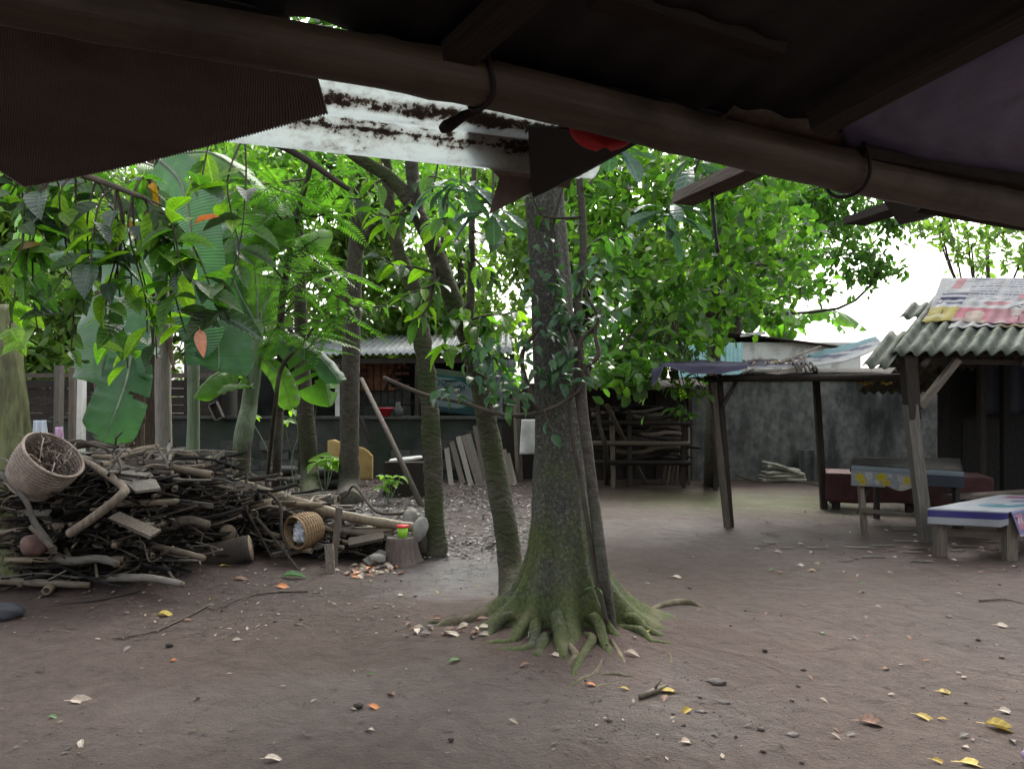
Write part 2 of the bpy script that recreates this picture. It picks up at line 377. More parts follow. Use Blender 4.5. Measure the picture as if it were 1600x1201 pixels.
l_fern = LEAF('feathery_leaf', (.05, .115, .028), (.10, .20, .036), .5, (1.3, 1.8, .5), .45, c3=(.14, .25, .045), c3f=.2)
l_banana = LEAF('banana_leaf', (.04, .11, .055), (.06, .15, .07), .35, (1.5, 2.0, .6), .32, veins=14, spec=.55)
l_banana_y = LEAF('bright_banana_leaf', (.09, .22, .03), (.13, .27, .05), .5, (1.4, 1.7, .5), .38, veins=14)
l_fall = {'brown': LEAF('fallen_brown', (.16, .085, .055), (.26, .15, .10), .1, (1, 1, 1), .75, ribs=1),
          'yellow': LEAF('fallen_yellow', (.36, .25, .045), (.48, .36, .08), .15, (1, 1, 1), .7, ribs=1),
          'tan': LEAF('fallen_tan', (.32, .25, .19), (.50, .42, .34), .1, (1, 1, 1), .75, ribs=1),
          'orange': LEAF('fallen_orange', (.42, .13, .03), (.50, .18, .04), .15, (1, 1, 1), .6, ribs=1),
          'green': LEAF('fallen_green', (.07, .16, .05), (.12, .22, .07), .2, (1, 1.3, .8), .5, ribs=1),
          'grey': LEAF('fallen_grey', (.09, .075, .065), (.15, .13, .115), .05, (1, 1, 1), .8, ribs=1)}
# ================================================================ GROUND
def m_ground_make():
    m, nt, bs, out = newmat('trodden_earth')
    tc = nt.nodes.new('ShaderNodeTexCoord'); ov = tc.outputs['Object']
    n1 = noisetex(nt, ov, .7, 8, .6); n2 = noisetex(nt, ov, 9, 8, .7); n3 = noisetex(nt, ov, 70, 5, .7)
    col = ramp(nt, n1.outputs[0], [(.3, (.052, .0345, .028)), (.5, (.073, .051, .042)), (.7, (.103, .076, .065))]).outputs[0]
    f2 = ramp(nt, n2.outputs[0], [(.35, .78), (.65, 1.18)]); col = mix(nt, 1.0, col, f2.outputs[0], 'MULTIPLY')
    f3 = ramp(nt, n3.outputs[0], [(.3, .8), (.6, 1.08), (.74, 1.4)]); col = mix(nt, 1.0, col, f3.outputs[0], 'MULTIPLY')
    def spot(cx, cy, rx, ry, ns, soft=.5):
        mp = nt.nodes.new('ShaderNodeMapping'); mp.vector_type = 'TEXTURE'; mp.inputs['Location'].default_value = (cx, cy, 0); mp.inputs['Scale'].default_value = (rx, ry, 50)
        nt.links.new(ov, mp.inputs[0])
        ln = nt.nodes.new('ShaderNodeVectorMath'); ln.operation = 'LENGTH'; nt.links.new(mp.outputs[0], ln.inputs[0])
        nz = noisetex(nt, ov, ns, 6, .65)
        a = nt.nodes.new('ShaderNodeMath'); a.operation = 'MULTIPLY_ADD'; a.inputs[1].default_value = 1.6; nt.links.new(nz.outputs[0], a.inputs[0]); nt.links.new(ln.outputs['Value'], a.inputs[2])
        r = ramp(nt, a.outputs[0], [(0, 1), (.5, 1), (.5 + soft, 0)])
        mr = nt.nodes.new('ShaderNodeMapRange'); mr.inputs[1].default_value = .9; mr.inputs[2].default_value = 1.9; mr.inputs[3].default_value = 1; mr.inputs[4].default_value = 0
        nt.links.new(a.outputs[0], mr.inputs[0]); return mr.outputs[0]
    moss = spot(3.9, 11.6, 2.6, 1.8, 2.2); col = mix(nt, moss, col, (.068, .074, .026))
    red = spot(.6, 4.5, 1.3, .8, 3); col = mix(nt, red, col, (.068, .042, .034))
    humus = spot(-2.2, 10.5, 3.2, 3.6, 1.5); col = mix(nt, humus, col, (.032, .028, .027))
    soil = spot(-2.6, 6.0, 1.9, .9, 2.0); col = mix(nt, soil, col, (.05, .035, .031))
    wet0 = spot(-.45, 6.7, .8, 1.2, 2.5); damp = spot(2.4, 8.2, 2.6, 1.7, 1.6); damp2 = spot(-.4, 3.6, 1.9, .7, 1.8)
    da = nt.nodes.new('ShaderNodeMath'); da.operation = 'MAXIMUM'; nt.links.new(damp, da.inputs[0]); nt.links.new(damp2, da.inputs[1])
    dm = nt.nodes.new('ShaderNodeMath'); dm.operation = 'MULTIPLY'; dm.inputs[1].default_value = .5; nt.links.new(da.outputs[0], dm.inputs[0])
    dx_ = nt.nodes.new('ShaderNodeMath'); dx_.operation = 'MAXIMUM'; nt.links.new(wet0, dx_.inputs[0]); nt.links.new(dm.outputs[0], dx_.inputs[1]); wet = dx_.outputs[0]
    gl = ramp(nt, n2.outputs[0], [(.38, .12), (.6, .42)])
    col = mix(nt, wet0, col, (.085, .08, .08))
    nt.links.new(col, bs.inputs['Base Color'])
    dry = ramp(nt, n1.outputs[0], [(.35, .5), (.65, .78)])
    rg = mix(nt, wet, dry.outputs[0], gl.outputs[0]); nt.links.new(rg, bs.inputs['Roughness'])
    sp = nt.nodes.new('ShaderNodeMapRange'); sp.inputs[3].default_value = .2; sp.inputs[4].default_value = .8; nt.links.new(wet, sp.inputs[0]); nt.links.new(sp.outputs[0], bs.inputs['Specular IOR Level'])
    hh = nt.nodes.new('ShaderNodeMath'); hh.operation = 'MULTIPLY_ADD'; hh.inputs[1].default_value = .45
    n5 = noisetex(nt, ov, 2.6, 4, .55, 1.2); h5 = nt.nodes.new('ShaderNodeMath'); h5.operation = 'MULTIPLY_ADD'; h5.inputs[1].default_value = 1.8; nt.links.new(n5.outputs[0], h5.inputs[0]); nt.links.new(n2.outputs[0], h5.inputs[2])
    nt.links.new(n3.outputs[0], hh.inputs[0]); nt.links.new(h5.outputs[0], hh.inputs[2])
    bp = nt.nodes.new('ShaderNodeBump'); bp.inputs['Strength'].default_value = .95; bp.inputs['Distance'].default_value = .045
    nt.links.new(hh.outputs[0], bp.inputs['Height']); nt.links.new(bp.outputs[0], bs.inputs['Normal'])
    return m
m_ground = m_ground_make()
def ground():
    ys = [-40, -12, -4]; y = -1.0
    while y < 24: ys.append(y); y += max(.035, .0085 * max(y, 2))
    ys += [26, 30, 40, 70, 150, 400, 900]
    xs = [0]; x = 0
    while x < 11: x += max(.05, .012 * x + .03); xs.append(x)
    xs += [14, 20, 40, 100, 300, 900]
    xs = [-a for a in xs[:0:-1]] + xs
    vv = [(a, b, hgt(a, b) if abs(a) < 15 and -2 < b < 27 else 0) for b in ys for a in xs]
    w = len(xs); ff = [(j * w + i, j * w + i + 1, (j + 1) * w + i + 1, (j + 1) * w + i) for j in range(len(ys) - 1) for i in range(w - 1)]
    me = bpy.data.meshes.new('ground'); me.from_pydata(vv, [], ff); me.materials.append(m_ground)
    me.polygons.foreach_set('use_smooth', [True] * len(ff)); me.update(); struct('ground', me)
ground()

# ================================================================ WALLS AND BUILDINGS AT THE BACK
def corrug(mb, o, e, r, wave, amp, nper=8, rows=6, mi=0, sag=None):
    """corrugated sheet: corner o, e across the waves, r along them"""
    nw = max(2, round(e.length / wave)); n = nw * nper; nr = e.cross(r).normalized()
    def fn(u, v):
        p = o + e * u + r * v + nr * (amp * math.sin(u * nw * 2 * math.pi))
        if sag: p += nr * sag(u, v)
        return p
    return mb.grid(fn, n, rows, mi)

BY = 15.2
# tall plastered wall behind the stall
mb = MB()
def wallfn(x0, x1, y, z0, top, thick, nx):
    for i in range(nx):
        pass
wr = root('plaster_wall', 'tall grey plaster wall with black damp stains behind the stall', 'wall', (8, BY, 0))
mb = MB()
def tallw(u, v):
    x = 3.55 + u * 10.5; z = -.1 + v * (2.14 + .03 * math.sin(u * 9))
    return (x, BY - .02 * noise.noise(V((x * 1.2, z * 1.5, 4))) - .012 * noise.noise(V((x * 5, z * 5, 2))), z)
mb.grid(tallw, 90, 24)
part('plaster', mb.mesh('plaster', m_concrete), wr)
mb = MB(); mb.box((8.8, BY + .1, 1.0), (10.5, .16, 2.06)); part('masonry', mb.mesh('masonry', m_concrete, False), wr)
mb = MB(); mb.box((8.8, BY + .06, 2.075), (10.6, .22, .07), jit=.01); part('coping', mb.mesh('coping', m_concrete_dark, False), wr)
mb = MB(); mb.box((6.02, BY - .16, .3), (.22, .26, .62), jit=.015); part('pier', mb.mesh('pier', m_concrete, False), wr)

# low block wall behind the trees
wl = root('block_wall', 'low dark mossy concrete wall in front of the tin-roofed shed', 'wall', (-4, BY, 0))
mb = MB()
def loww(u, v):
    x = -9.5 + u * 9.4; z = -.1 + v * (1.36 + .012 * math.sin(x * 3))
    return (x, BY - .02 * noise.noise(V((x * 1.5, z * 2, 7))), z)
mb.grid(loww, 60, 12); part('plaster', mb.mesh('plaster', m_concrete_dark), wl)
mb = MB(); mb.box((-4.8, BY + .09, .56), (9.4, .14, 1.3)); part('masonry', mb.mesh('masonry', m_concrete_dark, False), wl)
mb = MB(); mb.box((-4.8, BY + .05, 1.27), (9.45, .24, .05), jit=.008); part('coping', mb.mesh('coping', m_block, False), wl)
bme = MB().box((0, 0, 0), (.385, .06, .185), jit=.008).mesh('block', m_block, False)
for (bx0, row0, cnt, nrow) in ((-6.0, 0, 4, 4), (-2.3, 0, 3, 4), (-1.35, 1, 2, 4)):
    for r_ in range(nrow):
        for c_ in range(cnt):
            if R() < .25 and r_ > 1: continue
            part('block', bme, wl, Matrix.Translation((bx0 + c_ * .4 + (.2 if r_ % 2 else 0), BY - .012 - .012 * R(), .1 + row0 * .2 + r_ * .2)))

# shed behind the low wall
SY = 16.6
sh = root('tin_roof_shed', 'dark open shed with pale corrugated roof behind the low wall', 'shed', (-3.5, SY, 0))
mb = MB(); corrug(mb, P(330, 556, SY), P(800, 551, SY) - P(330, 556, SY), V((0, 3.4, .75)), .15, .03, 8, 3)
part('corrugated_roof', mb.mesh('corrugated_roof', m_zinc), sh, thick=.01)
mb = MB(); a = P(335, 566, SY + .1); b = P(795, 562, SY + .1); mb.beam(a, b, .05, .12); part('eaves_board', mb.mesh('eaves_board', m_wood_dark, False), sh)
for px in (345, 535, 652, 772):
    mb = MB(); a = P(px, 600, SY + .15); a.z = 0; b = V((a.x, a.y, 2.65)); mb.beam(a, b, .1, .1); part('post', mb.mesh('post', m_wood_dark, False), sh)
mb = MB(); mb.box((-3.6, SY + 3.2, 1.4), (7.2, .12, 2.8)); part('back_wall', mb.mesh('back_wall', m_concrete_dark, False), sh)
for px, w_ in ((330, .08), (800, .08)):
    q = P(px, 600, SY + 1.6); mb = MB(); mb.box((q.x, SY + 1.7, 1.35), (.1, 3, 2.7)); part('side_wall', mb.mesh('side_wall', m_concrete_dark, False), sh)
# whitewashed pier, bricks and window bars seen under the eaves
q = P(536, 600, SY + .6); mb = MB(); mb.box((q.x, q.y, 1.3), (.32, .2, 2.5), jit=.01); part('white_pier', mb.mesh('white_pier', m_white, False), sh)
brk = MB().box((0, 0, 0), (.205, .1, .062), jit=.004).mesh('brick', m_brick, False)
qq = P(556, 604, SY + 1.0)
for r_ in range(9):
    for c_ in range(6):
        if c_ > 5.4 - .25 * (8 - r_) * (1 if r_ < 8 else 1) and R() < .7: continue
        part('brick', brk, sh, Matrix.Translation((qq.x + c_ * .215 + (.1 if r_ % 2 else 0), qq.y + U(-.008, .008), qq.z - .05 + r_ * .073)))
mb = MB(); mb.box((qq.x + .55, qq.y + .1, 1.0), (1.5, .1, 1.95)); part('inner_wall', mb.mesh('inner_wall', m_block, False), sh)
mb = MB(); mb.tube([P(556, 632, SY + .5), P(652, 632, SY + .5)], .02, 6); wr_ = part('window_rail', mb.mesh('window_rail', m_char_shade), sh)
for k in range(7):
    px = 562 + k * 11
    mb = MB(); mb.tube([P(px, 632, SY + .5), P(px, 568, SY + .5)], .012, 6); part('window_bar', mb.mesh('window_bar', m_char_shade), wr_)
mb = MB(); mb.beam(P(600, 612, SY + .45), P(622, 565, SY + .45), .05, .05); part('brace', mb.mesh('brace', m_char_shade, False), sh)
# clutter on the low wall
mb = MB(); a = P(653, 575, SY + .4); mb.box((a.x, a.y, a.z - .45), (.07, .04, 1.0)); thing('door_slat', mb.mesh('door_slat', M_('lime_paint', (.42, .48, .10), (.55, .6, .2), 5, rnd=0), False), 'narrow lime yellow upright slat standing in the dark shed', 'slat', V((a.x, a.y, a.z - .95)))
mb = MB()
for k in range(14):
    pass
def basin(name, c, r, h, mat, label, cat):
    mb = MB(); prof = [(.0, 0), (r * .7, 0), (r, h), (r * 1.08, h), (r * 1.06, h + .02), (r * .94, h), (r * .66, .03), (0, .03)]; seg = 20; b = 0
    for (rr, z) in prof:
        for k in range(seg):
            t = 2 * math.pi * k / seg; mb.v.append(V((c.x + rr * math.cos(t), c.y + rr * math.sin(t), c.z + z)))
    for i in range(len(prof) - 1):
        for k in range(seg):
            k2 = (k + 1) % seg; mb.face((i * seg + k, i * seg + k2, (i + 1) * seg + k2, (i + 1) * seg + k))
    return thing(name, mb.mesh(name, mat), label, cat, c)
c = P(599, 638, BY + .05); c.z = 1.296
basin('enamel_basin', c, .2, .16, m_dull_red, 'red basin sitting on top of the low dark wall', 'basin')
c = P(561, 642, BY + .05); c.z = 1.296
mb = MB(); mb.box((c.x, c.y, c.z + .08), (.22, .18, .17), jit=.03); mb.box((c.x + .02, c.y, c.z + .2), (.15, .12, .08), jit=.02)
c = P(622, 640, BY + .06); c.z = 1.296
mb = MB(); mb.tube([c, c + V((0, 0, .16)), c + V((0, 0, .2)), c + V((0, 0, .3))], [.1, .1, .05, .045], 12, jit=.05); thing('grey_jug', mb.mesh('grey_jug', m_block), 'grey lump-shouldered jug on the low wall beside the red basin', 'jug', c)
# hanging wooden box and rag at the banana stem
c = P(338, 642, BY - .25)
mb = MB(); ro = Euler((0, rad(-24), 0)).to_matrix()
for (ox, oz, sx, sz) in ((-.085, 0, .02, .36), (.085, 0, .02, .36), (0, .17, .19, .02), (0, -.17, .19, .02)): mb.box(c + ro @ V((ox, 0, oz)), (sx, .1, sz), ro)
mb.box(c + ro @ V((0, .045, 0)), (.17, .012, .34), ro, 1)
thing('hanging_crate', mb.mesh('hanging_crate', [m_wood_grey, m_wood_dark], False), 'small tilted wooden crate hanging before the dark wall', 'crate', c)
mb = MB(); mb.tube([c + ro @ V((0, 0, .18)), P(330, 612, BY - .24), P(352, 566, SY - .02)], .006, 5); thing('hanging_wire', mb.mesh('hanging_wire', m_rope), 'thin dark wire holding the small tilted crate', 'wire', c)

# green and white banner with lettering under the shed eaves
bn = root('cloth_banner', 'green and white printed banner hanging under the shed eaves', 'banner', P(712, 640, SY - .3))
GRN, PALE = (.03, .17, .14), (.42, .52, .52)
def bannerc(u, v):
    if v > .86: return (.20, .28, .18)
    e = ((u - .28) / .62) ** 2 + ((v - .46) / .36) ** 2
    if v < .14: return (.06, .14, .16)
    return PALE if e < 1 else ((.04, .22, .2) if e < 1.35 else GRN)
a, b, d_, e_ = P(676, 642, SY - .3), P(748, 650, SY - .3), P(676, 575, SY - .3), P(748, 584, SY - .3)
mb = MB(); mb.grid(lambda u, v: (a * (1 - u) + b * u) * (1 - v) + (d_ * (1 - u) + e_ * u) * v + V((0, .03 * math.sin(u * 9 + v * 3), 0)), 60, 50, 0, bannerc)
part('cloth', mb.mesh('cloth', m_print), bn, thick=.003)
def text(par, s, p, size, mat, xdir=V((1, 0, 0)), ydir=V((0, 0, 1)), name='lettering', sx=1):
    cu = bpy.data.curves.new(name, 'FONT'); cu.body = s; cu.size = size; cu.extrude = .0015; cu.align_x = 'LEFT'
    ob = bpy.data.objects.new(name, cu); COL.objects.link(ob)
    dg = bpy.context.evaluated_depsgraph_get(); me = bpy.data.meshes.new_from_object(ob.evaluated_get(dg)); bpy.data.objects.remove(ob); bpy.data.curves.remove(cu)
    me.materials.clear(); me.materials.append(mat)
    x = xdir.normalized(); z = x.cross(ydir).normalized(); y = z.cross(x)
    return part(name, me, par, MT(p, x, y, z, (size and sx, 1, 1)))
m_ink = M_('dark_green_ink', (.01, .03, .03), (.02, .05, .045), 5, bump=0, rnd=0)
text(bn, 'oo', P(679, 602, SY - .36), .30, m_ink, sx=.8)
def strokes(x0, x1, y, h, n):          # the small lines of lettering are too blurred to read: only their strokes show
    mb = MB()
    for k in range(n):
        q = P(x0 + (x1 - x0) * k / n, y, SY - .36); mb.box(q + V((0, 0, U(-.1, .1) * h)), (.016 + .02 * R(), .003, h * U(.5, 1)))
        if k % 3: mb.box(q + V((.03, .0015, U(-.3, .3) * h)), (.06, .003, .016))
    part('lettering', mb.mesh('lettering', m_ink, False), bn)
strokes(697, 716, 595, .06, 14); strokes(694, 728, 606, .15, 13)

# dark plank wall far left, with posts, cloths and a pale doorway
pw = root('plank_wall', 'dark wall of horizontal planks beyond the woodpile', 'wall', P(100, 690, 16.5))
for k in range(11):
    a = P(-40, 0, 16.5); z = .15 + k * .185
    mb = MB(); mb.box(((a.x + P(338, 0, 16.5).x) / 2, 16.5 + .012 * (k % 2), z), (P(338, 0, 16.5).x - a.x, .03, .178), jit=.006); part('plank', mb.mesh('plank', m_wood_dark, False), pw)
mb = MB(); mb.box((-9.2, 16.6, 2.2), (5.2, .1, .1)); part('top_rail', mb.mesh('top_rail', m_wood, False), pw)
for px, d, w_, mat, lab in ((90, 13.5, .15, m_wood_grey, 'thick pale grey wooden post before the dark planks'), (112, 14, .09, m_wood, 'slim brown post with a whitewashed edge behind the basket'), (126, 14.4, .16, m_white, 'broad whitewashed post beside the torn banana leaf')):
    a = P(px, 600, d); a.z = hgt(a.x, d) - .05; mb = MB(); mb.beam(a, V((a.x + .03, d, 2.25)), w_, .1, jit=.008); thing('wooden_post', mb.mesh('wooden_post', mat, False), lab, 'post', a)
def cloth(p, w, h, mat, name, lab, cat):
    mb = MB(); mb.grid(lambda u, v: p + V(((u - .5) * w * (1 - .15 * v), .03 * math.sin(u * 14) * (1 - v * .6), (v - .5) * h)), 16, 8); return thing(name, mb.mesh(name, mat), lab, cat, p, thick=.004)
cloth(P(92, 680, 13.4), .16, .30, m_pink, 'hanging_cloth', 'small pink cloth hanging from the thick pale post', 'cloth')
cloth(P(62, 668, 13.0), .26, .26, M_('pale_blue_plastic', (.40, .46, .52), (.6, .65, .7), 4, rnd=0), 'plastic_sheet', 'pale blue plastic sheet on a cord by the plank wall', 'sheet')
mb = MB(); mb.tube([P(62, 654, 13.0), P(92, 660, 13.35)], .008, 5); thing('cord', mb.mesh('cord', m_rope), 'dark cord strung from the pale blue plastic to the thick post', 'cord', P(62, 654, 13.0))

# board house and roofs farther back
bh = root('board_house', 'pale weathered board house rising behind the shed roof', 'house', (-2.5, 24, 0))
for k in range(9):
    x = P(560, 0, 24).x + k * .31
    mb = MB(); mb.box((x, 24 + .02 * (k % 2), 2.0), (.33, .03, 4.4 + .1 * R())); part('plank', mb.mesh('plank', m_wood_grey, False), bh)
mb = MB(); corrug(mb, V((P(552, 0, 23.6).x, 23.6, 4.3)), V((3.1, 0, 0)), V((0, 3, 1.1)), .2, .03, 6, 2); part('roof', mb.mesh('roof', m_wood_dark), bh, thick=.01)
wf = MB(); wf.box((P(610, 0, 24).x, 23.95, 3.1), (.9, .06, 1.0)); wo_ = part('window', wf.mesh('window', m_wood_dark, False), bh)

# grey rendered end of the shed beside the slanting tree (seen between its leaves)
q = P(772, 600, SY + .2); mb = MB(); mb.grid(lambda u, v: V((P(752, 0, SY).x + u * .75, SY - .12 - .01 * noise.noise(V((u * 3, v * 5, 1))), v * 2.55)), 8, 16)
part('end_wall', mb.mesh('end_wall', M_('blue_grey_render', (.16, .17, .18), (.34, .36, .38), 1.6, c3=(.05, .05, .055), c3at=.52, c3scale=1.3, rnd=0)), sh, thick=.02)

# small white hut and turquoise fence beyond the tall wall
ht = root('white_hut', 'small white hut with lean-to tin roof above the plaster wall', 'hut', (6.4, 20, 0))
a = P(1157, 562, 19.5); b = P(1345, 562, 19.5)
mb = MB(); mb.box(((a.x + b.x) / 2, 20.6, 1.55), (b.x - a.x, 2.2, 3.3)); part('wall', mb.mesh('wall', m_white, False), ht)
mb = MB(); p0 = P(1140, 519, 19.2); corrug(mb, p0, V((0, 3.2, .15)), P(1345, 545, 19.2) - p0, .2, .03, 6, 4); part('tin_roof', mb.mesh('tin_roof', m_wood_dark), ht, thick=.012)
mb = MB(); mb.beam(P(1157, 524, 19.25), P(1195, 520, 19.25), .08, .08); part('gutter', mb.mesh('gutter', m_white, False), ht)
tf = root('turquoise_fence', 'turquoise corrugated sheet fence half hidden by leaves', 'fence', (5, 18.5, 0))
for k in range(4):
    o = P(1060 + k * 25, 0, 18.5); o.z = .2; mb = MB(); corrug(mb, o, V((.42, .04, 0)), V((0, 0, 2.9 + .1 * R())), .1, .02, 6, 2); part('sheet', mb.mesh('sheet', m_turq), tf, thick=.004)
# ================================================================ LEAVES
def leaf_mesh(name, mat, w=.45, fold=.25, curl=.25, rows=6, cols=2, shape=0, wob=.0):
    """one blade, unit length along +Y, upper side +Z; shape 0 oval, 1 widest near the tip (spatulate), 2 lance"""
    mb = MB()
    for j in range(rows + 1):
        t = j / rows
        if shape == 0: ww = math.sin(math.pi * min(1, t) ** .85) ** .75 if 0 < t < 1 else 0
        elif shape == 1: ww = (t ** 1.1) * math.sqrt(max(0, 1 - ((t - .62) / .39) ** 2 if t > .62 else 1)) * 1.25
        else: ww = math.sin(math.pi * t) ** .9 if 0 < t < 1 else 0
        ww = max(ww, .03) * w * .5
        for i in range(-cols, cols + 1):
            s = i / cols
            z = abs(s) * ww * fold * 2 - curl * t * t + wob * math.sin(t * 13 + i) * abs(s)
            mb.v.append(V((s * ww, t - .12 * curl * t * t, z)))
    n = 2 * cols + 1
    for j in range(rows):
        for i in range(n - 1): mb.face((j * n + i, j * n + i + 1, (j + 1) * n + i + 1, (j + 1) * n + i))
    b = len(mb.v); mb.v += [V((-.008, -.18, .0)), V((.008, -.18, 0)), V((.012, .02, 0)), V((-.012, .02, 0))]; mb.face((b, b + 1, b + 2, b + 3))
    return mb.mesh(name, mat)
def leafset(name, mat, w=.45, shape=0, k=4, rows=6, cols=2, curl=.25):
    return [leaf_mesh(name, mat, w * U(.85, 1.15), U(.1, .4), curl * U(.4, 1.7), rows, cols, shape, U(.0, .02)) for _ in range(k)]
def leafM(p, d, n, s):
    """matrix: leaf base at p, blade along d, upper side near n"""
    y = V(d).normalized(); z = V(n) - y * V(n).dot(y)
    if z.length < 1e-3: z = V((1, 0, 0)) - y * y.x
    z.normalize(); x = y.cross(z); return MT(p, x, y, z, s)
def rv(s=1): return V((U(-s, s), U(-s, s), U(-s, s)))
def put_leaf(par, meshes, p, d, s, up=V((0, 0, 1)), spread=.5):
    return part('leaf', random.choice(meshes), par, leafM(p, d, up + rv(spread), s))
def spray(par, path, n, meshes, s0, s1, droop=.35, t0=.15, alt=None, side=.9, up=V((0, 0, 1)), wild=0):
    """leaves set alternately along a twig"""
    path = [V(p) for p in path]; m = len(path) - 1
    for i in range(n):
        t = (t0 + (1 - t0) * (i + R() * .6) / n) * m; k = min(int(t), m - 1); p = path[k].lerp(path[k + 1], t - k)
        d = (path[k + 1] - path[k]).normalized(); x, y, _ = frame(d)
        a = U(0, 6.28) if side < 0 else (0 if i % 2 else math.pi) + U(-.7, .7)
        dd = d * U(.25, .8) + (x * math.cos(a) + y * math.sin(a)) * abs(side) - V((0, 0, droop * U(.3, 1.6)))
        if wild: dd = dd * (1 - wild) + V((U(-1, 1), U(-.7, .4), U(-.55, .45))) * wild
        mm = alt if (alt and R() < .22) else (L_dark if alt and R() < .22 else meshes)
        put_leaf(par, mm, p, dd, U(s0, s1), up)
def cloud_mesh(name, clusters, mat, s0, s1, w=.5, sub=.28, seedup=.6, kmin=5):
    """many leaf blades in one mesh, gathered in clumps inside ellipsoids: clusters = [(centre, radii, n)]"""
    Vs = []; rn = []
    tmpl = np.array([(0, 0, 0), (-.46 * w, .5, .06), (0, .55, -.02), (.46 * w, .5, .06), (-.3 * w, .86, -.03), (.3 * w, .86, -.03), (0, 1, -.12)])
    for c, r, n in clusters:
        c = np.array(c); r = np.array(r)
        k = max(kmin, n // 22)
        u = np.random.normal(size=(k, 3)); u /= np.linalg.norm(u, axis=1)[:, None]; cc = c + u * r * (np.random.rand(k, 1) ** .45)
        sel = np.random.randint(0, k, n)
        pos = cc[sel] + np.random.normal(size=(n, 3)) * np.minimum(r, r.mean()) * sub * (.5 + np.random.rand(k)[sel])[:, None]
        d = np.random.normal(size=(n, 3)); d[:, 2] -= .5; d /= np.linalg.norm(d, axis=1)[:, None]
        up = np.random.normal(size=(n, 3)) * .55; up[:, 2] += seedup
        x = np.cross(d, up); x /= np.linalg.norm(x, axis=1)[:, None] + 1e-9; z = np.cross(x, d)
        s = np.random.uniform(s0, s1, n)
        P_ = pos[:, None, :] + s[:, None, None] * (tmpl[None, :, 0:1] * x[:, None, :] + tmpl[None, :, 1:2] * d[:, None, :] + tmpl[None, :, 2:3] * z[:, None, :])
        Vs.append(P_.reshape(-1, 3)); rn.append(np.repeat((np.random.rand(n) * .6 + np.random.rand(k)[sel] * .4), 7))
    Va = np.concatenate(Vs).astype(np.float32); ra = np.concatenate(rn).astype(np.float32); nl = len(Va) // 7
    base = (np.arange(nl) * 7)[:, None]
    tri = np.array([(0, 2, 1), (0, 3, 2), (1, 2, 4), (2, 3, 5), (4, 2, 6), (2, 5, 6)]).reshape(1, -1) + base; tri = tri.reshape(-1).astype(np.int32)
    me = bpy.data.meshes.new(name); nf = nl * 6
    me.vertices.add(len(Va)); me.vertices.foreach_set('co', Va.ravel()); me.loops.add(nf * 3); me.loops.foreach_set('vertex_index', tri)
    me.polygons.add(nf); me.polygons.foreach_set('loop_start', np.arange(nf, dtype=np.int32) * 3)
    me.polygons.foreach_set('use_smooth', np.ones(nf, bool)); me.materials.append(mat); me.update(calc_edges=True)
    at = me.attributes.new('rnd', 'FLOAT', 'POINT'); at.data.foreach_set('value', ra)
    return me
def stuffpart(name, me, par):
    o = part(name, me, par); o['kind'] = 'stuff'; return o
def limb(par, pts, r, name='limb', mat=None, seg=8, k=5, jit=.1):
    mb = MB(); mb.tube(spline(pts, k), r, seg, jit=jit, jf=4); return part(name, mb.mesh(name, mat or m_twig), par)
def twigpath(a, b, wob=.12):
    a, b = V(a), V(b); L = (b - a).length
    return spline([a, a.lerp(b, .35) + rv(wob * L), a.lerp(b, .7) + rv(wob * L), b], 4)

L_jack = leafset('broad_leaf', l_jack, .50, 0, 5, 8, 2, .3); L_jacky = leafset('young_leaf', l_jack_y, .48, 0, 3, 8, 2, .25)
L_dark = leafset('dark_leaf', l_dark, .5, 0, 3, 8, 2, .35)
L_mid = leafset('mid_leaf', l_mid, .44, 0, 4, 6, 2, .3); L_blue = leafset('blue_leaf', l_blue, .42, 1, 4, 8, 2, .3)
L_vine = leafset('vine_leaf', l_vine, .58, 0, 4, 5, 1, .3); L_back = leafset('crown_leaf', l_back, .55, 1, 4, 5, 1, .3)
L_or = leafset('orange_leaf', l_orange, .42, 0, 1, 8); L_oc = leafset('ochre_leaf', l_ochre, .45, 0, 2, 8); L_pk = leafset('pink_leaf', l_pinkl, .5, 0, 1, 8, 2, .6)
def frond_mesh(name, mat, pairs=17, ll=.20, w=.22, curl=.25):
    mb = MB(); mb.tube([V((0, t, -curl * t * t)) for t in np.linspace(0, 1, 8)], [.008, .003], 4)
    for i in range(pairs):
        t = .12 + .88 * i / (pairs - 1); L = ll * (math.sin(math.pi * (.18 + .8 * t)) ** .7 + .1)
        for s in (-1, 1):
            p = V((0, t, -curl * t * t)); d = V((s, .45, -.22 + U(-.12, .12))).normalized(); q = V((-d.y * s, d.x * s, 0)) * (L * w * .5)
            b = len(mb.v); mb.v += [p, p + d * L * .5 + q, p + d * L, p + d * L * .5 - q]; mb.face((b, b + 1, b + 2, b + 3))
    return mb.mesh(name, mat, False)
L_frond = [frond_mesh('frond', l_fern, U(15, 20).__int__(), U(.17, .24), U(.2, .3), U(.15, .5)) for _ in range(4)]

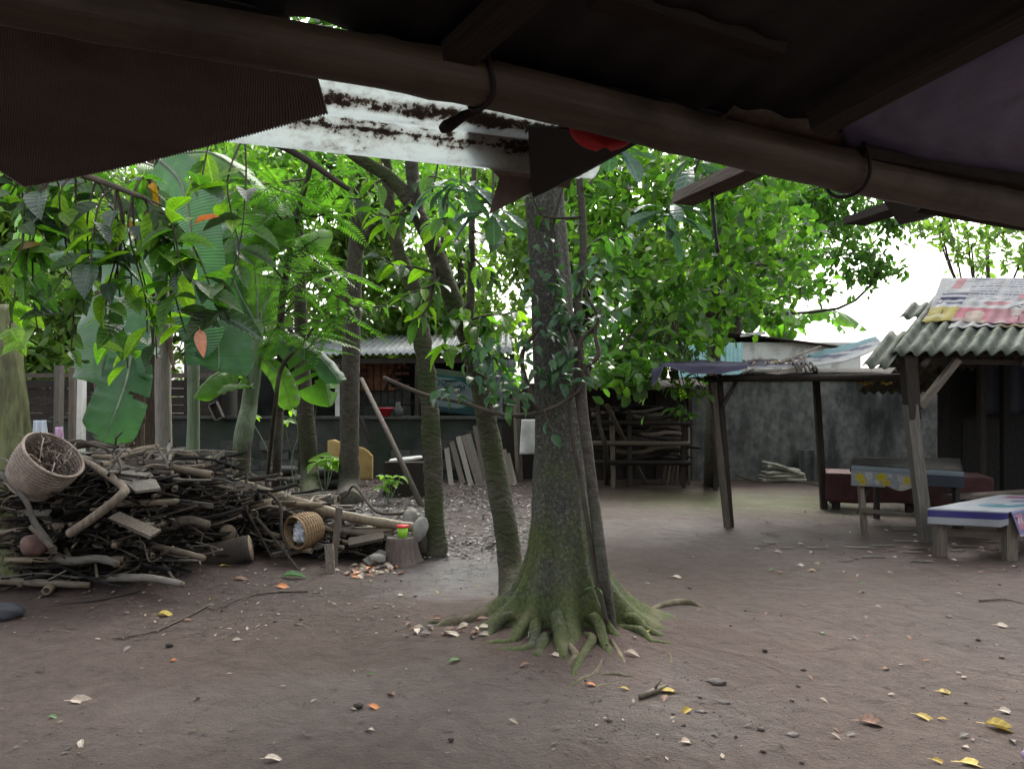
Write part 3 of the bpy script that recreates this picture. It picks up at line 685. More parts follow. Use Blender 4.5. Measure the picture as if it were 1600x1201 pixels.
# ================================================================ THE BIG TREE
TB = V((.335, 5.02, 0))
bt = root('buttressed_tree', 'large mossy tree with flared buttress roots in the middle of the yard', 'tree', TB)
mb = MB(); NS, NR = 120, 64
lob = [(-1.60, .20, 1.0), (-2.25, .20, .85), (-2.75, .22, 1.0), (3.0, .25, 1.15), (-.98, .15, .8), (-.42, .22, 1.05), (.05, .28, 1.35), (.8, .3, 1), (1.6, .3, 1), (2.3, .3, 1)]
zs = [-.12 + 6.6 * (i / NR) ** 1.9 for i in range(NR + 1)]
for z in zs:
    zz = max(z, 0); cx = TB.x + .03 - .045 * zz + .012 * math.sin(zz * 1.3); cy = TB.y + .02 * zz
    r0 = .125 + .05 * max(0, 1 - zz / 3.2)
    for k in range(NS):
        a = 2 * math.pi * k / NS; l = 0
        for (la, lw, am) in lob:
            da = (a - la + math.pi) % (2 * math.pi) - math.pi; l += am * math.exp(-(da / lw) ** 2)
        fl = .14 * math.exp(-zz / .45) + .40 * (math.exp(-zz / .19)) * (.15 + .85 * l) + .13 * math.exp(-zz / .06) * (.2 + l) + .028 * (l - .5) * math.exp(-zz / .6)
        d = V((math.cos(a), math.sin(a), 0)); r = r0 + fl
        p = V((cx, cy, z)) + d * r
        p += d * (.008 * noise.noise(p * 7) + .02 * noise.noise(V((a * 1.5, zz * 1.2, 3))) + .02 * math.exp(-zz / .4) * noise.noise(p * 10))
        mb.v.append(p)
for j in range(NR):
    for k in range(NS):
        k2 = (k + 1) % NS; mb.face((j * NS + k, j * NS + k2, (j + 1) * NS + k2, (j + 1) * NS + k))
# bark of the big tree: moss thick on the flare
def trunkmat():
    m, nt, bs, out = newmat('mossy_trunk_bark')
    tc = nt.nodes.new('ShaderNodeTexCoord'); ov = tc.outputs['Object']
    n1 = noisetex(nt, ov, 42, 6, .7); n2 = noisetex(nt, ov, 3.2, 6, .65); n4 = noisetex(nt, ov, 120, 3, .6)
    col = ramp(nt, n1.outputs[0], [(.32, (.02, .019, .016)), (.55, (.055, .053, .044)), (.72, (.17, .17, .148))]).outputs[0]
    g = ramp(nt, n4.outputs[0], [(.58, 0), (.68, .8)]); col = mix(nt, g.outputs[0], col, (.17, .178, .15))
    sx = nt.nodes.new('ShaderNodeSeparateXYZ'); nt.links.new(ov, sx.inputs[0])
    lo = nt.nodes.new('ShaderNodeMapRange'); lo.inputs[1].default_value = .1; lo.inputs[2].default_value = 1.7; lo.inputs[3].default_value = .26; lo.inputs[4].default_value = -.10
    nt.links.new(sx.outputs[2], lo.inputs[0])
    ad = nt.nodes.new('ShaderNodeMath'); ad.operation = 'ADD'; nt.links.new(n2.outputs[0], ad.inputs[0]); nt.links.new(lo.outputs[0], ad.inputs[1])
    f = ramp(nt, ad.outputs[0], [(.52, 0), (.74, .88)])
    mossc = ramp(nt, n1.outputs[0], [(.3, (.022, .029, .008)), (.7, (.08, .10, .024))])
    col = mix(nt, f.outputs[0], col, mossc.outputs[0])
    tan = ramp(nt, noisetex(nt, ov, 5, 4).outputs[0], [(.55, 0), (.7, .6)])
    lo2 = ramp(nt, sx.outputs[2], [(.08, 1), (.42, 0)]); tf_ = nt.nodes.new('ShaderNodeMath'); tf_.operation = 'MULTIPLY'; nt.links.new(tan.outputs[0], tf_.inputs[0]); nt.links.new(lo2.outputs[0], tf_.inputs[1])
    col = mix(nt, tf_.outputs[0], col, (.125, .10, .066))
    nt.links.new(col, bs.inputs['Base Color']); bs.inputs['Roughness'].default_value = .88; bs.inputs['Specular IOR Level'].default_value = .3
    bp = nt.nodes.new('ShaderNodeBump'); bp.inputs['Strength'].default_value = .9; bp.inputs['Distance'].default_value = .012
    nt.links.new(n1.outputs[0], bp.inputs['Height']); nt.links.new(bp.outputs[0], bs.inputs['Normal']); return m
m_trunk = trunkmat()
part('trunk', mb.mesh('trunk', m_trunk), bt)
def rootline(par, pix, r0, r1, lift=.0, seg=10, mat=m_root, name='root', first=None):
    pts = []
    for i, p in enumerate(pix):
        q = G(*p[:2]); q.z += (p[2] if len(p) > 2 else lift) * .6 - .35 * r0 - .01; pts.append(q)
    if first is not None: pts = [first] + pts
    pts[-1].z -= r1 + .02
    if par is bt and r0 > .034:
        q = pts[0].lerp(V((TB.x, TB.y, pts[0].z)), .45); q.z = pts[0].z * .8 - .02; pts.insert(0, q); mat = m_trunk
    mb = MB(); mb.tube(spline(pts, 7), ([r0 * .45, r0 * .85, r0 * .85, (r0 + r1) * .5, r1] if par is bt else [r0 * .95, r0 * .8, (r0 + r1) * .5, r1]), seg, jit=.45, jf=12, seed=len(pix) + r0 * 99); return part(name, mb.mesh(name, mat), par)
ROOTS = [([(872, 985, .20), (876, 1000, .08), (880, 1025, .0), (884, 1038, 0)], .055, .02), ([(838, 985, .12), (835, 1003, .03), (815, 1014, .01), (770, 1012, 0), (752, 1018, 0)], .045, .015),
         ([(820, 985, .1), (800, 1000, .02), (765, 1003, .01), (752, 1010, 0)], .04, .018), ([(790, 975, .12), (770, 985, .05), (758, 1000, .0)], .05, .03),
         ([(932, 985, .16), (942, 1003, .05), (952, 1018, .0), (945, 1040, 0)], .04, .015), ([(925, 1000, .06), (915, 1015, .02), (905, 1030, .02), (895, 1055, 0), (893, 1062, 0)], .035, .018),
         ([(940, 1030, .02), (930, 1050, .015), (905, 1062, .01), (880, 1078, 0), (858, 1086, 0)], .022, .008), ([(985, 975, .10), (1010, 985, .04), (1035, 992, .01), (1072, 996, 0)], .05, .012),
         ([(995, 985, .05), (1020, 1000, .01), (1050, 1005, 0), (1070, 1012, 0)], .035, .01), ([(850, 1000, .05), (845, 1012, .01), (840, 1022, 0), (846, 1030, 0)], .045, .03),
         ([(930, 1055, .0), (955, 1052, .02), (985, 1056, .01), (1010, 1060, 0)], .02, .008), ([(955, 1000, .04), (968, 1020, .01), (978, 1036, 0), (985, 1046, 0)], .02, .008),
         ([(1005, 955, .0), (1040, 946, .045), (1080, 944, .05), (1120, 956, .0)], .03, .02), ([(1030, 1010, 0), (1045, 1020, .012), (1048, 1035, .01), (1025, 1045, 0)], .012, .006),
         ([(1000, 1060, .0), (965, 1066, .01), (930, 1072, .01), (900, 1082, 0)], .012, .005), ([(890, 1010, .05), (900, 1025, .03), (890, 1035, .0), (893, 1045, 0)], .03, .015)]
for pix, r0, r1 in ROOTS: rootline(bt, pix, r0, r1)
# crown of the big tree, above the shelter roof, with the large-leaved twigs that hang into view
topc = V((.1, 5.2, 5.4))
for (dx, dy, dz) in ((-2.2, -.2, 1.6), (2.2, .6, 1.4), (-.9, 2.3, 1.6), (1.2, 2.2, 2.0), (.3, -1.6, 1.7), (2.4, -1.3, 1.0)):
    limb(bt, [topc - V((0, 0, .6)), topc + V((dx * .4, dy * .4, dz * .45)), topc + V((dx, dy, dz))], [.09, .06, .03])
cl = [(topc + V((dx, dy, dz + .3)), (1.4, 1.4, .8), 380 if dx < .5 else 800) for (dx, dy, dz) in ((-2.2, -.2, 1.6), (2.2, .6, 1.4), (-.9, 2.3, 1.6), (1.2, 2.2, 2.0), (.3, -1.6, 1.7), (2.4, -1.3, 1.0), (0, .3, 2.4))]
stuffpart('crown', cloud_mesh('crown', cl, l_back, .16, .26, .5, .3), bt)
for (a, mid, b, n) in ((V((1.2, 4.3, 6.1)), P(1105, 200, 3.9), P(1040, 330, 3.8), 11), (V((1.2, 4.3, 6.1)), P(1110, 180, 4.0), P(1085, 255, 3.9), 8),
                       (V((-.4, 4.6, 6.0)), P(720, 170, 4.3), P(720, 290, 4.2), 10), (V((-.4, 4.6, 6.0)), P(770, 200, 4.3), P(770, 330, 4.1), 7), (V((-.4, 4.6, 6.0)), P(690, 200, 4.5), P(675, 300, 4.4), 6),
                       (V((1.2, 4.3, 6.1)), P(990, 190, 4.1), P(960, 235, 4.1), 6)):
    pth = spline([a, a.lerp(mid, .5) + V((.1, -.1, .2)), mid, b], 6)
    mb = MB(); mb.tube(pth, [.02, .008, .005], 6); part('twig', mb.mesh('twig', m_twig), bt)
    tip = pth[-1]
    for i in range(n):
        ang = i * 2.4 + R(); d = V((math.cos(ang), math.sin(ang) * .8, U(-.75, .25)))
        put_leaf(bt, L_blue, tip + rv(.03), d, U(.17, .27), V((0, -.25, 1)), .25)

# slim stem hugging the big trunk, and the vine round both
st = root('slim_tree', 'slim pale stem growing against the big mossy trunk', 'tree', G(955, 985))
pts = [G(955, 985) - V((0, 0, .15)), G(953, 978) + V((0, 0, .03)), P(943, 900, 4.64), P(930, 800, 4.7), P(918, 700, 4.74), P(908, 620, 4.76), P(905, 560, 4.78), P(903, 470, 4.8), P(912, 380, 4.8), P(905, 250, 4.85), P(915, 120, 4.9)]
limb(st, pts, [.05, .042, .038, .036, .034, .04, .028, .024, .022, .018], 'trunk', m_barkC, 12)
for (a, b) in ((P(905, 340, 4.8), P(790, 300, 4.9)), (P(908, 400, 4.8), P(985, 350, 4.9)), (P(905, 300, 4.85), P(960, 250, 5))):
    q = twigpath(a, b); mb = MB(); mb.tube(q, [.01, .004], 5); spray(part('branch', mb.mesh('branch', m_twig), st), q, 9, L_mid, .09, .15, .4)
vn = root('climbing_vine', 'leafy green vine twining round the big trunk and slim stem', 'vine', G(948, 978))
for pix in ([(948, 975, 4.6), (925, 860, 4.66), (905, 740, 4.7), (890, 640, 4.73), (905, 560, 4.72), (880, 480, 4.78), (862, 380, 4.85), (880, 290, 4.86)],
            [(600, 590, 5.6), (660, 615, 5.4), (720, 628, 5.2), (790, 648, 4.85), (850, 642, 4.78), (890, 622, 4.7), (912, 600, 4.68), (925, 570, 4.68)],
            [(925, 600, 4.66), (905, 540, 4.64), (935, 500, 4.64), (915, 455, 4.7), (940, 420, 4.72)], [(840, 640, 4.78), (815, 560, 4.85), (845, 500, 4.83), (830, 430, 4.88)], [(912, 575, 4.66), (935, 555, 4.6), (930, 520, 4.62), (940, 480, 4.65)]):
    mb = MB(); mb.tube(spline([P(*p) for p in pix], 6), [.016, .013, .008], 7, jit=.2); part('stem', mb.mesh('stem', m_twig), vn)
for (cx, cy, rx, ry, n) in ((880, 545, 70, 60, 90), (850, 470, 45, 50, 30), (790, 610, 45, 35, 45), (935, 470, 45, 70, 60), (760, 560, 35, 40, 26), (860, 400, 30, 40, 14), (700, 615, 30, 12, 10)):
    for i in range(n):
        a, q = U(0, 6.28), math.sqrt(R()); px, py = cx + rx * q * math.cos(a), cy + ry * q * math.sin(a)
        d = 4.92 + U(-.3, .02) if abs(px - 872) < 60 else 4.95 + U(-.3, .3)
        if abs(px - 872) < 55: d = 4.80 + U(-.12, .04)
        put_leaf(vn, L_vine, P(px, py, d), V((U(-1, 1), U(-.9, .1), U(-1.1, .2))), U(.05, .105), V((0, -.5, 1)), .5)
for (a, b, n) in ((P(740, 628, 5.2), P(700, 600, 5.1), 6), (P(905, 500, 4.6), P(985, 480, 4.5), 9), (P(920, 600, 4.6), P(900, 560, 4.4), 5), (P(850, 640, 4.75), P(860, 690, 4.7), 2), (P(930, 920, 4.55), P(932, 918, 4.5), 2)):
    q = twigpath(a, b); mb = MB(); mb.tube(q, .004, 4); spray(part('tendril', mb.mesh('tendril', m_twig), vn), q, n, L_vine, .06, .1, .3)

# ================================================================ OTHER TREES
def simple_tree(name, label, pix, radii, mat, jit=.12, seg=14, group=None, base=None, rj=7):
    b = base or G(*pix[0][:2]); rt = root(name, label, 'tree', b, group)
    pts = [b - V((0, 0, .06))] + [P(*p) for p in pix[1:]]
    mb = MB(); mb.tube(spline(pts, 9), radii, seg, jit=jit, jf=rj); part('trunk', mb.mesh('trunk', mat), rt); return rt, pts
# slanting tree that rises from the big tree's roots
t2, p2 = simple_tree('slanting_tree', 'slanting mossy trunk leaning left beside the big tree, forked at the top',
    [(808, 950), (799, 890, 5.5), (786, 800, 5.55), (768, 700, 5.62), (752, 610, 5.58), (738, 550, 5.55), (708, 470, 5.5), (672, 375, 5.5), (640, 315, 5.5), (605, 275, 5.5), (545, 235, 5.5), (470, 150, 5.5)],
    [.16, .094, .088, .082, .077, .074, .07, .064, .058, .052, .042, .03], m_barkB)
rootline(t2, [(808, 935, .15), (780, 950, .06), (745, 964, .035), (700, 974, .03), (650, 984, 0)], .085, .03, name='root')
rootline(t2, [(690, 972, .02), (668, 975, .03), (655, 985, .0)], .02, .012, name='root'); rootline(t2, [(700, 970, .03), (720, 973, .02), (750, 975, .01)], .012, .01, name='root')
limb(t2, [P(655, 345, 5.5), P(648, 300, 5.5), P(643, 250, 5.5), P(640, 120, 5.5)], [.052, .05, .048, .04], mat=m_barkC, seg=10)
limb(t2, [P(731, 525, 5.52), P(735, 480, 5.4), P(737, 400, 5.35), P(738, 335, 5.3), P(742, 250, 5.3)], [.035, .03, .026, .022, .018], mat=m_barkC)
for (a, b, n) in ((P(738, 400, 5.35), P(775, 440, 5.2), 7), (P(737, 360, 5.3), P(795, 370, 5.2), 7), (P(738, 335, 5.3), P(770, 300, 5.2), 7), (P(737, 420, 5.3), P(700, 350, 5.1), 7), (P(733, 500, 5.4), P(775, 520, 5.2), 9), (P(733, 500, 5.4), P(820, 480, 5.3), 9),
                  (P(690, 430, 5.5), P(625, 470, 5.0), 10), (P(690, 430, 5.5), P(590, 400, 5.1), 9), (P(650, 335, 5.5), P(580, 330, 5.0), 9), (P(660, 350, 5.5), P(700, 340, 5.0), 8), (P(680, 410, 5.5), P(650, 500, 5.1), 9),
                  (P(645, 310, 5.5), P(600, 360, 5.2), 7), (P(737, 540, 5.5), P(690, 540, 5.1), 8), (P(737, 540, 5.5), P(775, 560, 5.2), 10), (P(648, 280, 5.5), P(690, 280, 5.0), 8), (P(600, 280, 5.5), P(545, 310, 5.1), 9), (P(737, 470, 5.4), P(705, 500, 5.2), 8), (P(720, 500, 5.4), P(805, 590, 5.3), 10)):
    q = twigpath(a, b, .08); mb = MB(); mb.tube(q, [.012, .005], 5); spray(part('twig', mb.mesh('twig', m_twig), t2), q, n, L_mid if R() < .6 else L_jack, .13, .21, .5, .2, L_jacky)
stuffpart('crown', cloud_mesh('crown', [(P(600, 60, 5.8), (1.1, 1.0, .7), 350), (P(470, 90, 5.6), (.9, .9, .6), 150)], l_mid, .12, .2), t2)

t3, p3 = simple_tree('ringed_tree', 'straight brown ringed trunk beside the small stump and stones', [(681, 867), (679, 800, 7.5), (676, 700, 7.48), (668, 600, 7.45), (660, 530, 7.4), (652, 480, 7.4), (643, 440, 7.4), (622, 390, 7.4), (610, 330, 7.4), (600, 220, 7.4), (590, 60, 7.4)],
    [.125, .096, .094, .09, .086, .082, .08, .068, .058, .05, .04], m_barkB, jit=.3, rj=9)
limb(t3, [P(650, 490, 7.4), P(668, 460, 7.3), P(690, 380, 7.3), P(700, 300, 7.3)], [.04, .03, .02, .015], mat=m_barkC)
stuffpart('crown', cloud_mesh('crown', [(P(600, 130, 7.6), (1.3, 1.1, .9), 700), (P(690, 290, 7.6), (.55, .5, .5), 160)], l_back, .1, .17), t3)
t4, p4 = simple_tree('grey_tree', 'tall straight grey trunk standing between the tyres and the foam block', [(545, 785), (545, 760, 12.0), (546, 700, 12.0), (547, 620, 12.0), (549, 540, 12.0), (553, 440, 12.0), (560, 340, 12.0), (566, 250, 12.0), (570, 80, 12.0)],
    [.25, .18, .155, .15, .142, .132, .12, .105, .085], m_barkC, jit=.12)
for (a, b) in ((P(551, 500, 12), P(400, 300, 11)), (P(556, 400, 12), P(640, 300, 11.5)), (P(560, 330, 12), P(480, 240, 11))):
    limb(t4, [a, a.lerp(b, .5) + V((0, 0, .2)), b], [.06, .045, .02], mat=m_barkC)
stuffpart('crown', cloud_mesh('crown', [(P(420, 250, 11.2), (1.2, 1, .8), 900), (P(640, 280, 11.8), (1.1, 1, .8), 900), (P(500, 200, 11.4), (1.3, 1, .8), 800), (P(560, 100, 12), (2, 1.5, 1), 900)], l_back, .10, .18), t4)
t5, p5 = simple_tree('ringed_palm_stem', 'dark ringed stem between the stacked tyres and the grey trunk', [(486, 782), (484, 740, 12.3), (481, 690, 12.3), (477, 640, 12.3), (473, 580, 12.3), (470, 500, 12.3), (468, 400, 12.3), (466, 300, 12.3)],
    [.18, .15, .145, .14, .13, .11, .09, .07], m_barkB, jit=.06)
# feathery-leaved small tree
t6, p6 = simple_tree('feathery_tree', 'thin-stemmed small tree with feathery divided leaves', [(430, 776), (433, 720, 10.3), (437, 640, 10.2), (438, 560, 10.0), (440, 480, 9.6), (452, 400, 9.2), (466, 330, 8.8), (486, 255, 8.5), (500, 160, 8.5)],
    [.075, .06, .055, .05, .048, .042, .035, .03, .02], m_barkC, seg=9)
FR = [(P(440, 480, 9.6), (470, 450)), (P(445, 440, 9.4), (410, 380)), (P(452, 400, 9.2), (500, 370)), (P(460, 360, 9), (430, 330)), (P(466, 330, 8.8), (520, 330)), (P(470, 310, 8.7), (420, 290)), (P(440, 500, 9.7), (500, 520)), (P(440, 520, 9.8), (460, 470)), (P(486, 255, 8.5), (530, 290)), (P(480, 280, 8.6), (390, 300)), (P(450, 410, 9.2), (540, 430)), (P(438, 540, 9.9), (560, 480)), (P(452, 400, 9.2), (380, 350))]
for a, (tx, ty) in FR:
    b = P(tx, ty, 8.2 + U(-.5, .8)); q = twigpath(a, b, .1); mb = MB(); mb.tube(q, [.014, .006], 5); part('branch', mb.mesh('branch', m_twig), t6)
    for i in range(9):
        p = q[int(len(q) * (.45 + .54 * i / 9))] if i < 9 else q[-1]; an = i * 2.1 + R()
        part('frond', random.choice(L_frond), t6, leafM(p, V((math.cos(an), math.sin(an) * .8, U(-.6, .35))), V((0, 0, 1)) + rv(.3), U(.42, .75)))
# bent branch tree behind the woodpile (thin bare arching stem)
t7, p7 = simple_tree('arching_sapling', 'thin bare sapling arching towards the ringed stems', [(415, 770), (428, 650, 9.5), (440, 575, 9.4), (470, 540, 9.2), (510, 490, 9), (560, 480, 8.9), (640, 480, 8.8)], [.035, .03, .026, .02, .014, .01, .006], m_twig, seg=7)
spray(t7, [P(510, 490, 9), P(560, 480, 8.9), P(640, 480, 8.8)], 14, L_mid, .12, .2, .4)

# overhanging tree at the left, trunk outside the view, long drooping twigs of broad leaves
t1b = V((-3.6, 3.9, 0)); t1 = root('broad_leaved_tree', 'tree with drooping twigs of broad dark leaves hanging under the roof edge', 'tree', t1b)
limb(t1, [t1b - V((0, 0, .1)), t1b + V((.1, 0, 1.3)), t1b + V((.3, 0, 2.6)), t1b + V((.5, .2, 4))], [.16, .13, .11, .07], 'trunk', m_barkC, 12)
LIMBS = [([(-2.95, 3.7, 2.3), (-2.0, 3.4, 2.65), (-1.2, 3.3, 2.72), (-.75, 3.4, 2.5)], .03), ([(-3.0, 3.7, 2.5), (-2.3, 3.2, 2.85), (-1.5, 3.0, 2.95), (-1.0, 3.1, 2.8)], .03), ([(-3.0, 3.8, 2.0), (-2.6, 3.4, 2.35), (-2.0, 3.1, 2.5), (-1.5, 3.0, 2.35)], .025)]
LP = []
for pts, r in LIMBS:
    q = spline([t1b + V((.3, 0, pts[0][2] - .3))] + [V(p) for p in pts], 6); mb = MB(); mb.tube(q, [r * 1.6, r, r * .4], 8); part('limb', mb.mesh('limb', m_twig), t1); LP.append(q)
TW = [(15, 320, 3.0), (40, 400, 2.9), (25, 470, 2.9), (70, 350, 3.1), (95, 440, 3.0), (60, 520, 3.0), (130, 330, 3.2), (140, 420, 2.9), (165, 500, 3.0), (110, 560, 3.1), (190, 360, 3.2), (205, 450, 3.1), (230, 520, 3.1), (240, 300, 3.2), (255, 400, 3.0), (270, 470, 3.0), (300, 430, 3.1), (330, 470, 3.0), (345, 500, 3.1), (365, 420, 3.2), (200, 575, 3.2), (245, 560, 3.2), (150, 285, 3.2), (40, 300, 3.3), (310, 290, 3.2), (10, 540, 3.1), (90, 300, 3.2), (180, 540, 3.1), (290, 520, 3.1), (355, 460, 3.1), (10, 430, 2.8), (130, 480, 3.0)]
nleaf = 0
for (px, py, d) in TW:
    tip = P(px, py, d); q0 = min((p for q in LP for p in q[8:]), key=lambda p: (p - tip).length + abs(p.x - tip.x))
    q = spline([q0, q0.lerp(tip, .4) + V((U(-.05, .05), U(-.1, .05), .06)), q0.lerp(tip, .75) + rv(.04), tip], 5); mb = MB(); mb.tube(q, [.005, .0025], 5); tw_ = part('twig', mb.mesh('twig', m_twig), t1)
    n = random.randint(6, 8); spray(tw_, q, n, L_jack, .10, .20, .28, .3, L_jacky, up=V((0, -.45, 1)), wild=.75); nleaf += n
for m_, px, py, d, dv, s in ((L_or, 303, 350, 2.95, (.95, -.2, .35), .11), (L_oc, 25, 395, 2.9, (.8, -.3, .5), .11), (L_oc, 240, 285, 3.2, (.1, -.2, -1), .12), (L_oc, 205, 345, 3.1, (.3, -.4, -.9), .08), (L_pk, 312, 515, 3.0, (.25, -.5, -.7), .11), (L_jacky, 8, 330, 2.8, (-1, -.2, .1), .12), (L_jacky, 160, 540, 3.0, (1, -.2, -.1), .09), (L_jacky, 2, 555, 3, (.8, 0, .5), .12), (L_jacky, 200, 555, 3.1, (-.9, -.3, -.5), .08)):
    put_leaf(t1, m_, P(px, py, d), V(dv), s, V((0, -.7, .6)), .1)

# the dense tree at the back right: pale trunk, rosettes of rounded leaves down to the stall
t8, p8 = simple_tree('round_leaved_tree', 'dense round-leaved tree with grey trunk behind the tarpaulin stall', [(1112, 757), (1113, 700, 12.8), (1115, 600, 12.6), (1116, 520, 12.5), (1118, 440, 12.4), (1120, 360, 12.3), (1122, 250, 12.2), (1126, 80, 12)], [.16, .13, .12, .115, .105, .10, .085, .06], m_barkC)
limb(t8, [P(1117, 495, 12.45), P(1102, 485, 12.3), P(1098, 480, 12.2)], [.07, .08, .05], mat=m_barkC)
CR = [(1235, 430, 11.5, 40), (1265, 375, 11.5, 45), (1190, 475, 11.2, 35), (930, 330, 9.5, 55), (1000, 300, 9.8, 65), (1080, 330, 9.5, 70), (1150, 300, 10, 65), (1190, 370, 10.2, 60), (960, 420, 9.5, 60), (1040, 440, 9.3, 70), (1130, 440, 10, 55), (1010, 520, 9.2, 60), (950, 560, 9.0, 40), (1060, 540, 9.6, 50), (1200, 420, 10.4, 35), (1060, 250, 9.5, 60), (1220, 280, 10.5, 60), (960, 270, 9.8, 50)]
cls = []
for (px, py, d, r_) in CR:
    c = P(px, py, d + .6); rr = r_ / F * d; cls.append((c, (rr * 1.25, rr * 1.2, rr * 1.1), int(r_ * 3.7)))
    a = p8[4 if py > 380 else 6]; limb(t8, [a, a.lerp(c, .5) + V((0, 0, .25)), c], [.035, .022, .008])
cls += [(P(1180, 150, 12), (2.6, 2, 1.1), 900), (P(980, 170, 11), (2, 1.6, .9), 700)]
cls += [(P(1000, 575, 8.9), (.45, .4, .22), 160), (P(1095, 500, 10.5), (.7, .5, .35), 200)]
stuffpart('crown', cloud_mesh('crown', cls, l_back, .13, .22, .66, .4), t8)
for (px, py, d, r_) in CR[:14]:                                  # rosettes that show leaf by leaf
    for j in range(2):
        c = P(px + U(-1, 1) * r_ * .8, py + U(-1, 1) * r_ * .7, d - .2)
        for i in range(7):
            an = i * 2.4 + R(); put_leaf(t8, L_back, c, V((math.cos(an), math.sin(an) * .8, U(-.5, .4))), U(.14, .2), V((0, -.3, 1)), .3)
for (px, py, d, n) in ((1050, 600, 9.0, 9), (1075, 615, 8.95, 10), (1090, 590, 9.0, 8), (1060, 635, 8.95, 10), (1040, 575, 9.0, 8), (1075, 648, 8.95, 7), (1020, 560, 9.1, 8), (1100, 610, 9.05, 6), (985, 590, 9.2, 7), (1000, 540, 9.1, 8), (940, 580, 9.0, 6), (1035, 545, 9.0, 8)):
    c = P(px, py, d); q = twigpath(P(1040 + (px - 1040) * .3, 500, 9.6), c, .06); mb = MB(); mb.tube(q, [.012, .005], 5); part('twig', mb.mesh('twig', m_twig), t8)
    for i in range(n):
        an = i * 2.4 + R(); put_leaf(t8, L_back, c + rv(.05), V((math.cos(an), math.sin(an) * .8, U(-.7, .3))), U(.13, .19), V((0, -.4, 1)), .3)

# trees farther off
def far_tree(label, base, h, r0, clusters, mat=l_far, s0=.2, s1=.38, group=None, lean=0, nl=8):
    rt = root('background_tree', label, 'tree', base, group)
    top = V(base) + V((lean, 0, h)); mb = MB(); mb.tube(spline([V(base) - V((0, 0, .1)), V(base).lerp(top, .5) + V((.15, 0, 0)), top], 8), [r0, r0 * .75, r0 * .4], 10, jit=.12, jf=3); part('trunk', mb.mesh('trunk', m_barkC), rt)
    for c, r, n in clusters[:nl]: limb(rt, [V(base).lerp(top, .55), V(base).lerp(V(c), .75) + V((0, 0, .4)), V(c)], [r0 * .4, r0 * .25, .02], mat=m_barkC, seg=6, k=4)
    stuffpart('crown', cloud_mesh('crown', clusters, mat, s0, s1, .5, .32), rt); return rt
def clus(px0, px1, py0, py1, d, k, r, n, dj=1.5):
    return [(P(U(px0, px1), U(py0, py1), d + U(-dj, dj)), (r * U(.8, 1.3), r, r * U(.6, .95)), n) for _ in range(k)]
far_tree('low bushy tree beside the thick banana stem', V((-13.4, 19, 0)), 5, .12, clus(-40, 150, 330, 560, 19, 12, .9, 520))
far_tree('leafy tree over the dark plank wall', V((-13, 21, 0)), 7, .2, clus(-60, 150, 240, 600, 21, 12, 1.3, 700))
far_tree('bright tree behind the hanging banana leaves', V((-8.6, 23, 0)), 8, .22, clus(120, 400, 230, 560, 23, 17, 1.4, 700))
far_tree('airy light green tree over the shed roof', V((-4.8, 20.5, 0)), 7.5, .17, clus(380, 640, 250, 540, 20.5, 15, 1.1, 600))
far_tree('pale thin-crowned tree behind the slanting trunk', V((-1.6, 22, 0)), 7, .16, clus(600, 850, 250, 545, 22, 16, 1.1, 480))
far_tree('yellow-green tree behind the big mossy trunk', V((1.9, 19, 0)), 7, .18, clus(840, 1010, 230, 560, 19, 13, 1.1, 600))
far_tree('tall tree behind the round-leaved tree', V((5.0, 23, 0)), 8, .2, clus(980, 1230, 230, 500, 23, 13, 1.4, 620))
far_tree('dark-leaved tree bough reaching out over the white hut', V((6.3, 21, 0)), 7.5, .14, clus(1235, 1410, 275, 440, 17.5, 22, .5, 120, .8) + clus(1200, 1330, 250, 340, 18, 8, .8, 200), l_back, .14, .26, nl=2)
far_tree('pale feathery bamboo-like tree above the stall roof', V((14.5, 22.5, 0)), 6.5, .12, clus(1440, 1640, 325, 425, 20, 18, .6, 70, .8), l_far, .14, .32)
